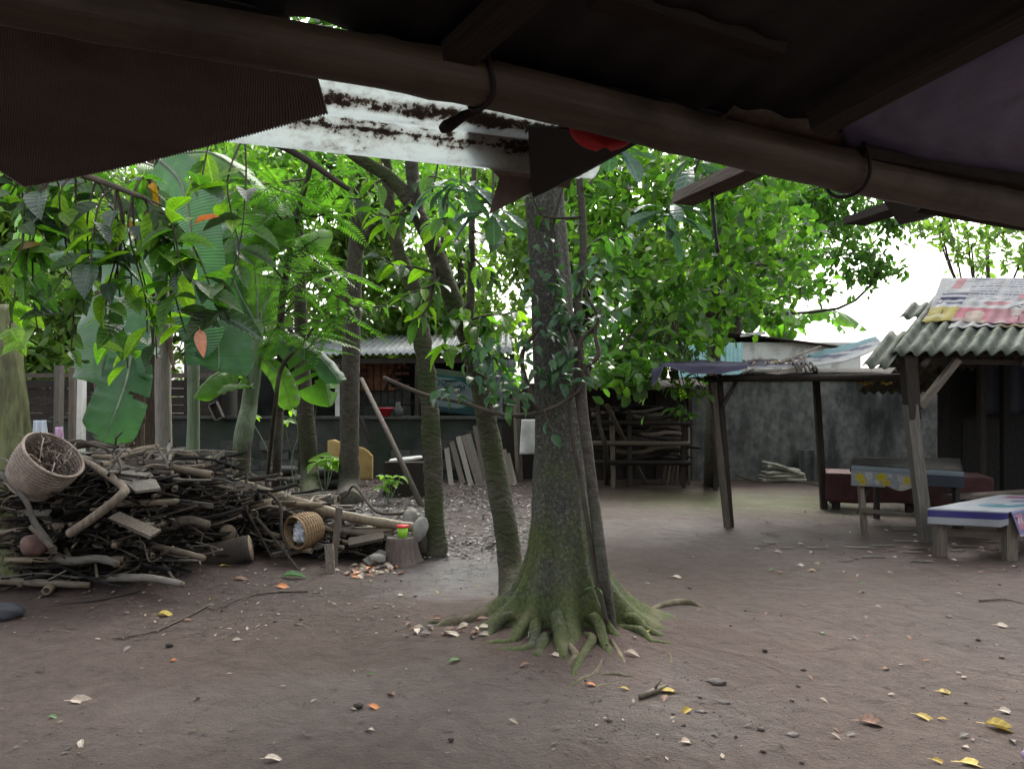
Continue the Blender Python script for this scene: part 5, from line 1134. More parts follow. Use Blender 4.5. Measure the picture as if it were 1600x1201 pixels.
tyre(q + V((.05, 0, .1)), .32, .1, 'lower old tyre of the stack by the low wall'); tyre(q + V((-.06, 0, .28)), .26, .085, 'smaller tyre on top of the stack by the low wall')
q2 = P(512, 768, 13.0); q2.z = hgt(q2.x, q2.y)
tyre(q2 + V((0, 0, .1)), .30, .1, 'bottom tyre between the two dark trunks'); tyre(q2 + V((.03, 0, .29)), .30, .1, 'upper tyre between the two dark trunks')
fc = P(546, 725, 13.6); fc.z = .3
mb = MB(); mb.grid(lambda u, v: V((fc.x - .38 + .8 * u, 13.6 - .04 * math.sin(u * 5), .15 + v * (.72 - .3 * max(0, u - .45) ** 1.2 * 1.8 + .02 * math.sin(u * 17)))), 20, 14)
thing('foam_slab', mb.mesh('foam_slab', m_foam), 'torn yellow foam slab standing behind the grey trunk', 'foam', V((fc.x, 13.6, .15)), thick=.1)
# planter trough with rim and little plant
tc_ = P(632, 775, 12.4); tc_.z = hgt(tc_.x, tc_.y)
mb = MB(); mb.box(tc_ + V((.12, .2, .27)), (.95, .5, .56), jit=.02); thing('stone_trough', mb.mesh('stone_trough', m_wood_dark, False), 'dark square trough by the low wall', 'trough', tc_)
mb = MB(); rc = tc_ + V((0, .15, .60)); rt_ = .26
mb.tube([rc + V((rt_ * math.cos(a), rt_ * math.sin(a) * .8, .03 * math.cos(a))) for a in np.linspace(0, 2 * math.pi, 33)], .028, 8, cap=False); thing('enamel_ring', mb.mesh('enamel_ring', m_white), 'pale metal ring lying on the dark trough', 'ring', rc)
def weed(c, n, h, label, meshes=L_jacky, s=(.12, .2)):
    rt = root('young_plant', label, 'plant', c)
    for i in range(n):
        e = V(c) + V((U(-.5, .5) * h, U(-.3, .3) * h, h * U(.6, 1.1))); q = twigpath(c, e, .06); mb = MB(); mb.tube(q, [.01, .006], 5); part('stem', mb.mesh('stem', m_banana_pale), rt)
        for k in range(4): put_leaf(rt, meshes, e + rv(.02), V((math.cos(k * 1.7 + i), math.sin(k * 1.7 + i), U(-.5, .3))), U(*s), V((0, -.4, 1)), .3)
w1 = P(608, 775, 11.3); w1.z = hgt(w1.x, w1.y); weed(w1, 6, .42, 'small bright green plant growing before the dark trough')
w2 = P(507, 770, 12.0); w2.z = hgt(w2.x, w2.y); weed(w2, 4, .75, 'broad-leaved plant beside the yellow foam', L_jacky, (.2, .34))
w3 = P(462, 770, 12.6); w3.z = 0; weed(w3, 4, 1.75, 'thin sapling with a tuft of bright leaves behind the tyre stack', L_jacky, (.16, .26))
# leaning pole
mb = MB(); a = G(661, 792) - V((0, 0, .03)); b = P(565, 592, 14.2); mb.tube([a, a.lerp(b, .5) + V((0, 0, .03)), b], [.05, .045, .04], 8, jit=.08); thing('leaning_pole', mb.mesh('leaning_pole', m_wood), 'long grey pole leaning against the low wall behind the ringed trunk', 'pole', a)
mb = MB(); mb.beam(P(565, 655, 15.05), P(578, 690, 14.9), .05, .05); thing('short_prop', mb.mesh('short_prop', m_wood_dark, False), 'short dark prop against the low wall beneath the leaning pole', 'prop', P(578, 690, 14.9))
# weathered boards leaning on the wall
LB = [(688, 748, 682, 672, .10), (705, 752, 698, 700, .10), (724, 752, 706, 690, .11), (736, 750, 716, 682, .10), (748, 750, 724, 680, .10), (756, 748, 732, 678, .10), (762, 746, 744, 665, .14), (768, 746, 752, 700, .09), (800, 745, 788, 702, .08), (806, 745, 794, 708, .07)]
for i, (bx, by, tx, ty, w_) in enumerate(LB):
    a = P(bx, by + 4, 14.2); a.z = hgt(a.x, a.y) - .02; b = P(tx, ty, 14.9); mb = MB(); mb.beam(a, b, w_, .025, 0, V((0, -1, 0)), .006)
    thing('leaning_board', mb.mesh('leaning_board', m_wood_grey if i % 2 else m_wood, False), 'weathered grey board leaning against the low wall', 'board', a, group='boards leaning on the low wall')
# dark plank fence with post behind the white sack and rack
fp = root('plank_fence', 'dark upright plank fence behind the rack of old timber', 'fence', (1.8, BY, 0))
for k in range(17):
    x = -.08 + k * .226; mb = MB(); mb.box((x, BY + .022 * (k % 2), .98), (.236, .03, 1.98 + U(-.06, .06)), jit=.006); part('plank', mb.mesh('plank', m_wood_dark, False), fp)
for z in (.5, 1.6):
    mb = MB(); mb.box((1.7, BY + .07, z), (3.7, .05, .08)); part('rail', mb.mesh('rail', m_wood_dark, False), fp)
mb = MB(); a = P(812, 752, 14.6); a.z = 0; mb.beam(a, V((a.x - .08, 14.7, 1.95)), .1, .1, jit=.01); thing('gate_post', mb.mesh('gate_post', m_wood, False), 'plain upright post beside the white sack', 'post', a)
cs = P(829, 682, 14.4); mb = MB(); mb.grid(lambda u, v: cs + V(((u - .5) * (.42 - .06 * v), -.05 * math.sin(u * 7 + v * 2) - .04 * math.sin(math.pi * u), (v - .5) * .68)), 14, 14)
thing('hanging_sack', mb.mesh('hanging_sack', m_sack), 'dirty white sack hung up beside the big trunk', 'sack', cs, thick=.02)
mb = MB(); mb.tube([P(806, 652, 14.45), P(862, 650, 14.45)], .02, 7); thing('sack_rail', mb.mesh('sack_rail', m_wood_dark), 'dark rail carrying the dirty white sack', 'rail', P(806, 652, 14.45))
mb = MB(); a = P(858, 700, 14.5); a.z = 0; mb.beam(a, V((a.x, 14.5, 1.5)), .07, .07); thing('sack_post', mb.mesh('sack_post', m_wood_dark, False), 'dark post holding up the sack rail', 'post', a)
# timber rack
lr = root('added_shade_roof', 'dark lean-to roof sheet added to shade the timber rack', 'roof', (2.5, 14, 0))  # added roof that keeps light off the rack
mb = MB(); corrug(mb, V((1.0, 13.0, 1.82)), V((2.75, 0, 0)), V((0, 2.15, .25)), .17, .03, 6, 2); part('tin_sheet', mb.mesh('tin_sheet', m_wood_dark), lr, thick=.01)
for x in (1.1, 3.65):
    mb = MB(); mb.beam(V((x, 13.2, -.03)), V((x, 13.2, 1.84)), .08, .08, jit=.008); part('post', mb.mesh('post', m_wood_dark, False), lr)
    mb = MB(); mb.beam(V((x, 15.1, -.03)), V((x, 15.1, 2.0)), .08, .08); part('post', mb.mesh('post', m_wood_dark, False), lr)
rk = root('timber_rack', 'rough timber rack loaded with old wood before the plank fence', 'rack', (2.4, 14.1, 0))
for px in (958, 985, 1068):
    for d in (13.6, 14.5):
        a = P(px, 0, d); a.z = -.03; mb = MB(); mb.beam(a, V((a.x + U(-.03, .03), d, 1.42)), .08, .08, jit=.01); part('post', mb.mesh('post', m_wood_dark if px != 958 else m_wood, False), rk)
for py in (660, 692, 722):
    for d in (13.55, 14.45):
        mb = MB(); mb.tube([P(925, py, d), P(1078, py + 1, d)], .045, 8, jit=.06); part('shelf_pole', mb.mesh('shelf_pole', m_wood if d < 14 and py == 692 else m_wood_dark), rk)
for i in range(60):
    lev = random.choice((.45, .84, 1.22)); x = U(P(925, 0, 13.6).x, P(1060, 0, 13.6).x); a = V((x, U(13.7, 14.4), lev + U(0, .26))); v = V((U(.25, .6), U(-.15, .15), U(-.04, .04)))
    putstick(random.choice(('charred_or_shaded_stick', 'firewood_log', 'charred_or_shaded_stick', 'charred_or_shaded_stick')), a - v, a + v, 'old timber piece lying on the %s shelf of the rack' % {.45: 'bottom', .84: 'middle', 1.22: 'top'}[lev], rs=1.1)  # mostly black pieces: the rack's shade is put into the wood colour
    COL.objects[-1]['group'] = 'timber on the rack'
mb = MB(); mb.beam(P(948, 632, 13.2), G(1010, 755) - V((0, 0, .03)), .075, .05); thing('diagonal_prop', mb.mesh('diagonal_prop', m_wood, False), 'slanting sawn prop leaning on the timber rack', 'prop', G(1010, 755))
mb = MB(); a = G(948, 757); mb.tube(spline([a - V((0, 0, .03)), P(946, 700, 13.1), P(936, 660, 13.2), P(934, 625, 13.4)], 6), [.05, .04, .035], 8, jit=.2); thing('crooked_post', mb.mesh('crooked_post', m_stick), 'crooked bark-covered post before the timber rack', 'post', a)
for i, (bx, tx, ty) in enumerate(((1036, 1046, 655), (1042, 1056, 660), (1050, 1060, 662), (1056, 1064, 655), (1064, 1068, 662), (1076, 1076, 668), (1046, 1066, 668), (1060, 1054, 680))):
    a = P(bx, 752, 14.0); a.z = -.02; b = P(tx, ty, 14.7); mb = MB(); mb.tube([a, b], [.03, .025], 8, hollow=True); thing('leaning_bamboo', mb.mesh('leaning_bamboo', [m_wood if i % 2 else m_bamboo_old, m_cut]), 'bamboo pole leaning upright between the timber rack and plaster wall', 'bamboo pole', a, group='bamboo poles at the end of the plaster wall')
# folded sack bundle at the foot of the plaster wall
sb = P(1222, 748, 14.7); sb.z = hgt(sb.x, sb.y)
for k in range(5):
    mb = MB(); mb.grid(lambda u, v: sb + V(((u - .5) * (.86 - .05 * k) + .03 * math.sin(k * 3), -.18 + .36 * v + .05 * math.sin(u * 7 + k * 2), .05 + k * .065 + .07 * math.sin(u * 3.1 + k * .4) * (1 if k > 2 else .3) + .018 * noise.noise(V((u * 6, v * 4, k))))), 18, 6)
    thing('folded_sack', mb.mesh('folded_sack', m_jute), 'folded greyish sack in the bundle at the foot of the plaster wall', 'sack', sb, group='folded sacks', thick=.05)
bent('long_root', [(1150, 742, 14.6), (1185, 752, 14.3), (1240, 752, 14.2), (1290, 760, 13.6)], [.02, .018, .012], m_root, 'thin root running along the ground before the sack bundle', 'root', seg=6)
# ================================================================ THE STALL
sl = root('market_stall', 'open stall of posts under a corrugated and tarpaulin roof', 'stall', (4.5, 9, 0))
def timber(par, a, b, w, h, mat, name='post', jit=.006, up=V((0, -1, 0))):
    a, b = V(a), V(b); x, y, d = frame(b - a, up); mb = MB(); mb.box((0, 0, 0), (w, h, (b - a).length), jit=jit); return part(name, mb.mesh(name, mat, False), par, MT((a + b) / 2, x, y, d))
g1 = G(1137, 824); timber(sl, g1 - V((0, 0, .03)), P(1112, 586, g1.y), .075, .07, m_wood); timber(sl, g1 + V((.06, .05, -.03)), P(1124, 586, g1.y + .06), .06, .05, m_wood_dark)
timber(sl, P(1129, 634, g1.y), P(1152, 592, g1.y), .04, .04, m_wood_dark, 'brace')
g2 = G(1288, 795); timber(sl, g2 - V((0, 0, .03)), P(1274, 578, g2.y), .085, .08, m_wood_dark)
g3 = G(1448, 846); timber(sl, g3 - V((0, 0, .03)), P(1422, 632, g3.y), .125, .10, m_wood_grey); timber(sl, P(1426, 655, g3.y + .01), P(1418, 555, g3.y), .14, .12, m_wood_dark); timber(sl, g3 + V((.09, .04, -.02)), P(1440, 770, g3.y + .05), .07, .07, m_wood_grey, 'splint')
timber(sl, P(1437, 636, g3.y), P(1497, 562, g3.y), .07, .06, m_wood, 'brace')
g4 = V((7.6, 8.3, 0)); timber(sl, g4, V((7.6, 8.3, 2.3)), .1, .1, m_wood_dark); g5 = V((7.4, 11.6, 0)); timber(sl, g5, V((7.4, 11.6, 3.3)), .1, .1, m_wood_dark); g6 = P(1570, 0, 11.6); timber(sl, V((g6.x, 11.6, -.03)), V((g6.x, 11.6, 3.1)), .1, .1, m_char_shade)
def roundpole(par, a, b, r, mat, name='purlin'):
    mb = MB(); mb.tube([a, a.lerp(b, .5), b], r, 9, jit=.05); return part(name, mb.mesh(name, mat), par)
FLp, FRp, BRp, BLp = P(1040, 586, 9.05), P(1400, 586, 9.05), P(1400, 560, 11.2), P(1130, 575, 11.2)
roundpole(sl, P(1100, 592, 9.1), P(1430, 588, 8.5), .04, m_wood_dark); roundpole(sl, P(1110, 590, 10.95), P(1400, 582, 10.9), .04, m_wood_dark)
for k in range(7):
    px = 1120 + k * 44; roundpole(sl, P(px, 589, 9.0), P(px + 12, 577, 11.0), .022, m_wood_dark, 'rafter')
roundpole(sl, P(1275, 579, 10.9), P(1272, 576, 8.9), .035, m_wood)
mb = MB(); mb.poly([P(1150, 588, 9.2), P(1390, 584, 8.9), P(1400, 574, 11.3), P(1165, 577, 11.3)], .012, (0, 0, 1)); part('board_ceiling', mb.mesh('board_ceiling', m_wood_dark, False), sl)
# tarpaulin 1: purple-grey over the left bay, its hem white; drops over the corner
def tarp1c(u, v):
    if v < .05: return (.62, .64, .68)
    n = noise.noise(V((u * 7, v * 5, 3)))
    return (.14 + .04 * n, .13 + .04 * n, .22 + .05 * n)
hem = [(0, 604), (.06, 596), (.13, 572), (.2, 574), (.32, 580), (.42, 584), (.6, 584), (.75, 583), (.9, 579), (1, 576)]
def tarp1(u, v):
    px = 1018 + 150 * u; y0 = float(np.interp(u, [h[0] for h in hem], [h[1] for h in hem])); y1 = 564 + 1.5 * math.sin(u * 9)
    t = v; d = 8.35 + (.10 * t if t < .5 else .05 + (t - .5) * 3.2); py = y0 + (y1 - y0) * min(1, t * 1.15); p = P(px, py, d)
    return p + V((0, 0, .01 * noise.noise(V((u * 9, v * 6, 1)))))
mb = MB(); mb.grid(tarp1, 46, 20, 0, tarp1c); part('purple_tarpaulin', mb.mesh('purple_tarpaulin', m_print), sl, thick=.004)
def tarp2c(u, v):
    n = noise.noise(V((u * 6, v * 6, 5)))
    if u > .46:
        w = (u - .46) / .54
        if v < .22: return (.66, .68, .70)
        if v > .80: return (.10, .36, .45)
        s = math.sin(u * 30 + v * 16); return (.08, .10, .22) if s > -.1 and .25 < v < .62 and w > .1 else ((.12, .33, .42) if v > .6 else (.5, .56, .62))
    if v < .10: return (.6, .6, .66)
    return (.15 + .05 * n, .14 + .05 * n, .22 + .04 * n)
def tarp2(u, v):
    px0 = 1160 + 222 * u; x1 = 1160 + 208 * u
    yb = float(np.interp(u, [0, .25, .5, .62, .8, 1], [572, 574, 571, 569, 560, 540])); yt = float(np.interp(u, [0, .3, .5, .7, 1], [562, 561, 553, 543, 525]))
    p = P(px0, yb, 8.85 - .1 * u).lerp(P(x1, yt, 10.6 - .5 * u), v); return p + V((0, 0, .022 * noise.noise(V((u * 12, v * 5, 8)))))
mb = MB(); mb.grid(tarp2, 70, 24, 0, tarp2c); part('printed_tarpaulin', mb.mesh('printed_tarpaulin', m_print), sl, thick=.004)
# leaf litter and sticks on the tarpaulin
LF = {k: leafset('fallen_' + k, m_, .42, 0, 3, 5, 2, .35) for k, m_ in l_fall.items()}
for i in range(44):
    u, v = U(.02, .5), U(.2, .75); p = tarp2(u, v) + V((0, 0, .015)); a = U(0, 6.28); thing('fallen_leaf', random.choice(LF[random.choice(('brown', 'tan', 'grey', 'ochre' if 0 else 'yellow'))]), 'dry leaf lying on the sagging stall tarpaulin', 'leaf', M=leafM(p, V((math.cos(a), math.sin(a), U(0, .25))), V((0, -.3, 1)), U(.06, .12)), group='dry leaves on the tarpaulin')
mb = MB(); mb.beam(P(1118 + 100, 567, 9.6), P(1282, 541, 10), .05, .015, up=V((0, 0, 1))); thing('thin_lath', mb.mesh('thin_lath', m_stick2, False), 'thin pale lath lying across the stall tarpaulin', 'lath', P(1218, 567, 9.6))
mb = MB(); mb.poly([P(1196, 583, 8.7), P(1258, 570, 8.75), P(1252, 580, 8.68), P(1215, 585, 8.66)], .015, (0, -1, .3)); part('broken_board', mb.mesh('broken_board', m_wood, False), sl)
for k in range(5):
    px = 1240 + k * 7; mb = MB(); mb.tube(spline([tarp2(.36 + .03 * k, .2), P(px, 566 + 2 * (k % 2), 8.6), P(px + 6, 580, 8.58)], 4), .012, 5); part('tie_strip', mb.mesh('tie_strip', m_wood_grey), sl)
# corrugated roof
e0 = P(1392, 553, 8.0); ev = V((4.4, 0, 0)); rvv = P(1480, 440, 9.9) - e0
mb = MB(); corrug(mb, e0, ev, rvv, .165, .034, 8, 14, sag=lambda u, v: .015 * math.sin(u * 5 + v * 3)); part('corrugated_roof', mb.mesh('corrugated_roof', m_asbestos), sl, thick=.01)
e1 = P(1347, 572, 7.9); mb = MB(); corrug(mb, e1, P(1388, 573, 7.85) - e1, P(1388, 520, 8.6) - e1, .15, .03, 8, 6); part('roof_patch', mb.mesh('roof_patch', m_asbestos), sl, thick=.01)
e2 = P(1405, 497, 9.1); mb = MB(); corrug(mb, e2, V((.45, 0, .0)), rvv.normalized() * .6, .15, .025, 8, 4); part('roof_patch', mb.mesh('roof_patch', m_asbestos), sl, thick=.01)
back = e0 + rvv; mb = MB(); corrug(mb, back + V((0, 0, .02)), ev, V((.4, 3.4, -1.45)), .165, .034, 6, 3); part('corrugated_roof', mb.mesh('corrugated_roof', m_asbestos), sl, thick=.01)
for v in (.08, .5, .95):
    o = e0 + rvv * v - V((0, 0, .07)); roundpole(sl, o + V((-.05, 0, 0)), o + ev, .04, m_wood_dark)
for k in range(4):
    o = e0 + V((.35 + k * 1.1, 0, -.13)); roundpole(sl, o, o + rvv, .035, m_wood_dark, 'rafter')
timber(sl, P(1405, 563, 8.25), P(1600, 566, 8.25), .06, .1, m_wood_dark, 'eaves_beam')
# printed banner spread over the roof
def bannerc2(u, v):
    u = u / .42; n = noise.noise(V((u * 5, v * 5, 1)))
    W_ = (.60, .62, .64)
    if v < .30:
        if u < .34: return (.62, .30, .05) if False else ((.55, .06, .07) if (u - .14) ** 2 / .0016 + (v - .17) ** 2 / .004 < 1 else (.58, .50, .10) if n > -.25 else (.66, .62, .36))
        if u < .62: return (.55, .13, .19) if n > -.12 and v > .06 else (.62, .5, .42)
        return (.52, .22, .28) if n > .02 else (.62, .52, .48)
    if v < .36: return W_
    if .06 < u < .34 and v < .66:
        k = (v - .36) / .10; s = u + .03 * math.sin(v * 40)
        return (.06, .07, .20) if (k % 1) < .62 and noise.noise(V((u * 14, int(k) * 9, 2))) > -.22 else W_
    if u > .45 and v < .5 and noise.noise(V((u * 4, v * 8, 6))) > .12: return (.55, .24, .28)
    if .78 < u and .5 < v < .62: return (.6, .25, .3)
    if .16 < u < .24 and v > .72: return (.60, .28, .30)
    if u > .26 and v > .5 and (v * 17) % 1 < .42 and (u * 3.1) % 1 < .82: return (.18, .2, .30) if noise.noise(V((u * 60, int(v * 17), 2))) > -.2 else W_
    return W_
nr = ev.cross(rvv).normalized(); nr = nr if nr.z > 0 else -nr
def ban2(u, v):
    q = (.33 + .66 * v + .02 * math.sin(u * 14) * (1 - v)) ; s = -.02 + u * .8 + (.05 * (1 - v) if u < .05 else 0) - .0 * v
    return e0 + ev * s + rvv * q + nr * (.055 + .010 * noise.noise(V((u * 11, v * 8, 2))) + (.004 * math.sin(s * 4.4 / .165 * 6.28) if v < .5 else .006))
mb = MB(); mb.grid(ban2, 260, 90, 0, bannerc2); thing('roof_banner', mb.mesh('roof_banner', m_print_roof), 'faded printed vinyl banner spread over the corrugated stall roof', 'banner', e0, thick=.003)
def ban3(u, v):
    s = .10 + u * .8; q = .27 + .09 * v + .015 * math.sin(u * 8); return e0 + ev * s + rvv * q + nr * (.045 + .012 * math.sin(s * 4.4 / .165 * 6.28) + .008 * noise.noise(V((u * 14, v * 4, 9))))
mb = MB(); mb.grid(ban3, 160, 8, 0, lambda u, v: (.66, .67, .66) if u < .16 or v > .7 else ((.58, .52, .30) if noise.noise(V((u * 9, v * 3, 4))) > 0 else (.55, .35, .38))); thing('roof_banner', mb.mesh('roof_banner', m_print_roof), 'narrow torn white and yellow banner strip under the big roof banner', 'banner', e0, thick=.003)
for i in range(26):
    u, v = U(.35, 1), U(.02, .4); p = ban2(u, v) + nr * .02; a = U(2.2, 3.6); w = V((math.cos(a), 0, 0)) * U(.08, .25) + rvv.normalized() * U(-.1, .18); mb = MB(); mb.tube([p, p + w * .5 + rv(.02) + nr * .02, p + w], [.006, .004], 5); thing('dead_twig', mb.mesh('dead_twig', m_twig), 'dead twig lying on the roof banner', 'twig', p, group='twigs on the stall roof')
# yellow scraps under the roof edge
for (px, w_) in ((1352, 24), (1385, 18)):
    p = P(px, 599, 10.6); mb = MB(); mb.grid(lambda u, v: p + V(((u - .5) * w_ / F * 10.6, 0, (v - .5) * .04 + .012 * math.sin(u * 9))), 8, 2); thing('yellow_scrap', mb.mesh('yellow_scrap', l_fall['yellow']), 'scrap of yellow plastic hanging behind the stall under its roof', 'scrap', p, group='yellow scraps under the stall roof', thick=.003)
    mb = MB(); mb.tube([p + V((0, 0, .02)), p + V((0, .02, .2))], .003, 4); thing('scrap_string', mb.mesh('scrap_string', m_rope), 'string holding a yellow scrap under the stall roof', 'string', p, group='strings of the yellow scraps')
# added black boarding that stands in for the shade inside the stall
dw = root('stall_shade_screen', 'added black plank screen standing for shade at the back of the stall', 'screen', (6.9, 12.4, 0))
for k in range(20):
    x = P(1475, 0, 12.4).x + k * .2; mb = MB(); mb.box((x, 12.4 + .012 * (k % 2), 1.3), (.195, .025, 2.7), jit=.006); part('plank', mb.mesh('plank', m_char_shade, False), dw)
cl_ = P(1568, 600, 12.2); mb = MB(); mb.grid(lambda u, v: cl_ + V(((u - .5) * .9, -.04 * math.sin(u * 13), (v - .5) * 1.0)), 16, 10); thing('dark_cloth', mb.mesh('dark_cloth', M_('navy_cloth', (.006, .007, .011), (.013, .015, .022), 5)), 'dark navy cloth hanging inside the stall', 'cloth', cl_, thick=.01)

# tables
def legtable(par, c, dx, dy, z, xs, ys, w, mat, rails=True):
    for sx in xs:
        for sy in ys: p = c + dx * sx + dy * sy; gz = hgt(p.x, p.y) - .02; timber(par, V((p.x, p.y, gz)), V((p.x, p.y, z)), w, w * .8, mat, 'leg')
# blue and white covered low table
b0, b1 = V(((1450 - 800) / F * 7.37, 7.37, 0)), V(((1577 - 800) / F * 7.12, 7.12, 0))
dx = (b1 - b0).normalized(); WX = (b1 - b0).length; dy = V((.79, .61, 0)).normalized(); LY = 1.9; TZ = .475
tb = root('covered_table', 'low table under a blue and white printed vinyl cover by the stall post', 'table', b0)
legtable(tb, b0, dx, dy, TZ - .05, (.07, WX - .03), (.1, LY - .15), .10, m_wood)
timber(tb, b0 + dx * .1 + dy * .12 + V((0, 0, .24)), b0 + dx * (WX - .08) + dy * .12 + V((0, 0, .23)), .05, .07, m_wood, 'rail', up=V((0, 0, 1)))
mb = MB(); mb.poly([b0 + dx * .02 + dy * .02 + V((0, 0, TZ - .006)), b0 + dx * (WX - .02) + dy * .02 + V((0, 0, TZ - .006)), b0 + dx * (WX - .02) + dy * LY + V((0, 0, TZ - .006)), b0 + dx * .02 + dy * LY + V((0, 0, TZ - .006))], .03, (0, 0, 1)); part('top_board', mb.mesh('top_board', m_wood, False), tb)
W1, BL = (.62, .66, .72), (.045, .035, .30)
def coverc(u, v):      # top print
    n = noise.noise(V((u * 3, v * 3, 2)))
    if (u - .62) ** 2 / .09 + (v - .34) ** 2 / .02 < 1: return (.10, .35, .45) if n > .0 else (.05, .10, .28) if n < -.18 else W1
    if u > .5 and .55 < v < .64: return (.12, .2, .4)
    if .2 < u < .75 and .78 < v < .9: return (.45, .12, .3) if n > -.1 else (.2, .3, .5)
    return W1
cv = MB(); cv.grid(lambda u, v: b0 + dx * (u * WX) + dy * (v * LY) + V((0, 0, TZ + .006 + .004 * noise.noise(V((u * 5, v * 7, 3))))), 60, 80, 0, coverc)
def skirt(u, v): return b0 + dx * (u * WX) - dy * (.012 + .012 * v * math.sin(u * 7)) + V((0, 0, TZ + .008 - v * (.155 - .03 * (u > .9) * (u - .9) * 10)))
cv.grid(skirt, 60, 16, 0, lambda u, v: W1 if v < .12 else BL if v < .56 else (.6, .62, .66))
def skirt2(u, v): return b0 + dx * (WX + .012 + .08 * v * (1 - u) ** .5) + dy * (u * LY) + V((0, 0, TZ + .008 - v * (.24 + .02 * math.sin(u * 6))))
def skc(u, v):
    du, dv = (u * LY - .15) / .085, (v - .42) / .28
    r = max(abs(du), abs(dv))
    if r < 1: return (.62, .10, .28) if r > .72 or abs(du + dv * .4) < .22 else ((.7, .55, .65) if abs(dv) < .4 else (.55, .1, .28))
    return BL if v < .88 else (.62, .62, .68)
cv.grid(skirt2, 120, 16, 0, skc); part('vinyl_cover', cv.mesh('vinyl_cover', m_print_clean), tb, thick=.003)
# tall rickety table with flowered oilcloth
f0 = P(1340, 700, 8.55); f0.z = 0
ft = root('flowered_table', 'rickety table with hanging oilcloth of yellow flowers', 'table', f0)
lg = G(1352, 838); timber(ft, lg - V((0, 0, .02)), P(1344, 752, 8.62), .06, .05, m_wood, 'leg'); timber(ft, P(1350, 775, 8.62), P(1362, 752, 8.6), .03, .03, m_wood_dark, 'brace')
timber(ft, P(1344, 797, 8.5), P(1446, 807, 8.2), .05, .045, m_wood, 'rail', up=V((0, 0, 1)))
lg2 = V((P(1494, 0, 8.6).x, 8.6, -.02)); timber(ft, lg2, lg2 + V((0, 0, .68)), .06, .06, m_wood_dark, 'leg')
lg3 = V((P(1370, 0, 9.9).x, 9.9, -.02)); timber(ft, lg3, lg3 + V((0, 0, .72)), .06, .06, m_wood_dark, 'leg'); lg4 = V((P(1488, 0, 9.9).x, 9.9, -.02)); timber(ft, lg4, lg4 + V((0, 0, .72)), .06, .06, m_wood_dark, 'leg')
A, B_, C_, D_ = P(1329, 727, 8.55), P(1505, 737, 8.5), P(1500, 716, 10.0), P(1332, 714, 10.0)
mb = MB(); mb.poly([A + V((0, .02, -.05)), B_ + V((0, .02, -.05)), C_ + V((0, 0, -.05)), D_ + V((0, 0, -.05))], .025, (0, 0, 1)); part('top_board', mb.mesh('top_board', m_wood_dark, False), ft)
def flowerc(u, v):
    if v < .28: return (.24, .29, .32) if (v * 22) % 1 > .35 else (.40, .45, .47)
    if u > .62: return (.05, .06, .075) if (v * 14) % 1 > .3 else (.10, .12, .14)
    for (fx, fy, fr, col) in ((.075, .55, .055, (.62, .50, .04)), (.10, .78, .05, (.6, .46, .05)), (.16, .45, .05, (.60, .60, .58)), (.17, .7, .04, (.5, .5, .5)), (.27, .50, .06, (.64, .52, .03)), (.31, .80, .05, (.62, .48, .05)), (.235, .75, .035, (.62, .62, .6)), (.50, .58, .05, (.62, .50, .04)), (.45, .5, .045, (.55, .54, .5)), (.47, .9, .06, (.58, .55, .48)), (.55, .95, .05, (.5, .46, .4)), (.34, .42, .03, (.55, .56, .56))):
        du, dv = (u - fx) * 2.6, (v - fy) * .55; r = math.hypot(du, dv); a = math.atan2(dv, du)
        if r < fr * 2.3 * (.8 + .25 * math.sin(a * 7)): return tuple(c * (1 if r > fr * .45 else .75) for c in col)
    return (.34, .36, .38) if noise.noise(V((u * 30, v * 8, 3))) > -.1 else (.42, .42, .40)
def oil(u, v):
    p = A.lerp(B_, u); ln = (.235 + (.03 * math.sin(u * 18) if .3 < u < .62 else 0) + .25 * max(0, .55 - abs(u - .5)) * 0) * (1 if u < .62 else .8); return p + V((0, -.012 - .012 * math.sin(u * 21) * v, .004 - v * ln))
mb = MB(); mb.grid(oil, 150, 40, 0, flowerc); mb.grid(lambda u, v: A.lerp(B_, u).lerp(D_.lerp(C_, u), v) + V((0, 0, .004 + .012 * noise.noise(V((u * 6, v * 4, 7))) + .07 * max(0, .25 - v) * 0)), 40, 14, 0, lambda u, v: (.008, .009, .010) if noise.noise(V((u * 5, v * 5, 3))) < .3 else (.05, .055, .035))
part('oilcloth', mb.mesh('oilcloth', PRINT('old_oilcloth', .85, amt=.1, spec=.08)), ft, thick=.003)
# long maroon-covered table behind
m0 = P(1292, 740, 10.7); mt = root('maroon_table', 'long low table draped in dull maroon cloth inside the stall', 'table', V((m0.x, 10.7, 0)))
mx, my = V((.93, -.36, 0)).normalized(), V((.35, .93, 0)).normalized(); mo = V((m0.x, 10.75, 0)); ML, MW, MZ = 2.1, .9, m0.z
for (s, t) in ((.15, .1), (.15, .8), (1.1, .1), (1.95, .1), (1.95, .8)):
    p = mo + mx * s + my * t; timber(mt, V((p.x, p.y, -.02)), V((p.x, p.y, MZ - .03)), .09, .08, m_wood_dark, 'leg')
mb = MB(); mb.grid(lambda u, v: mo + mx * (u * ML) + my * (v * MW) + V((0, 0, MZ)), 20, 8); mb.grid(lambda u, v: mo + mx * (u * ML) - my * (.015 + .012 * math.sin(u * 40) * v) + V((0, 0, MZ - v * (.40 + .015 * math.sin(u * 11)))), 60, 8); mb.grid(lambda u, v: mo - mx * (.015 + .01 * math.sin(u * 12) * v) + my * (u * MW) + V((0, 0, MZ - v * .40)), 20, 8)
part('maroon_cloth', mb.mesh('maroon_cloth', m_maroon), mt, thick=.006)
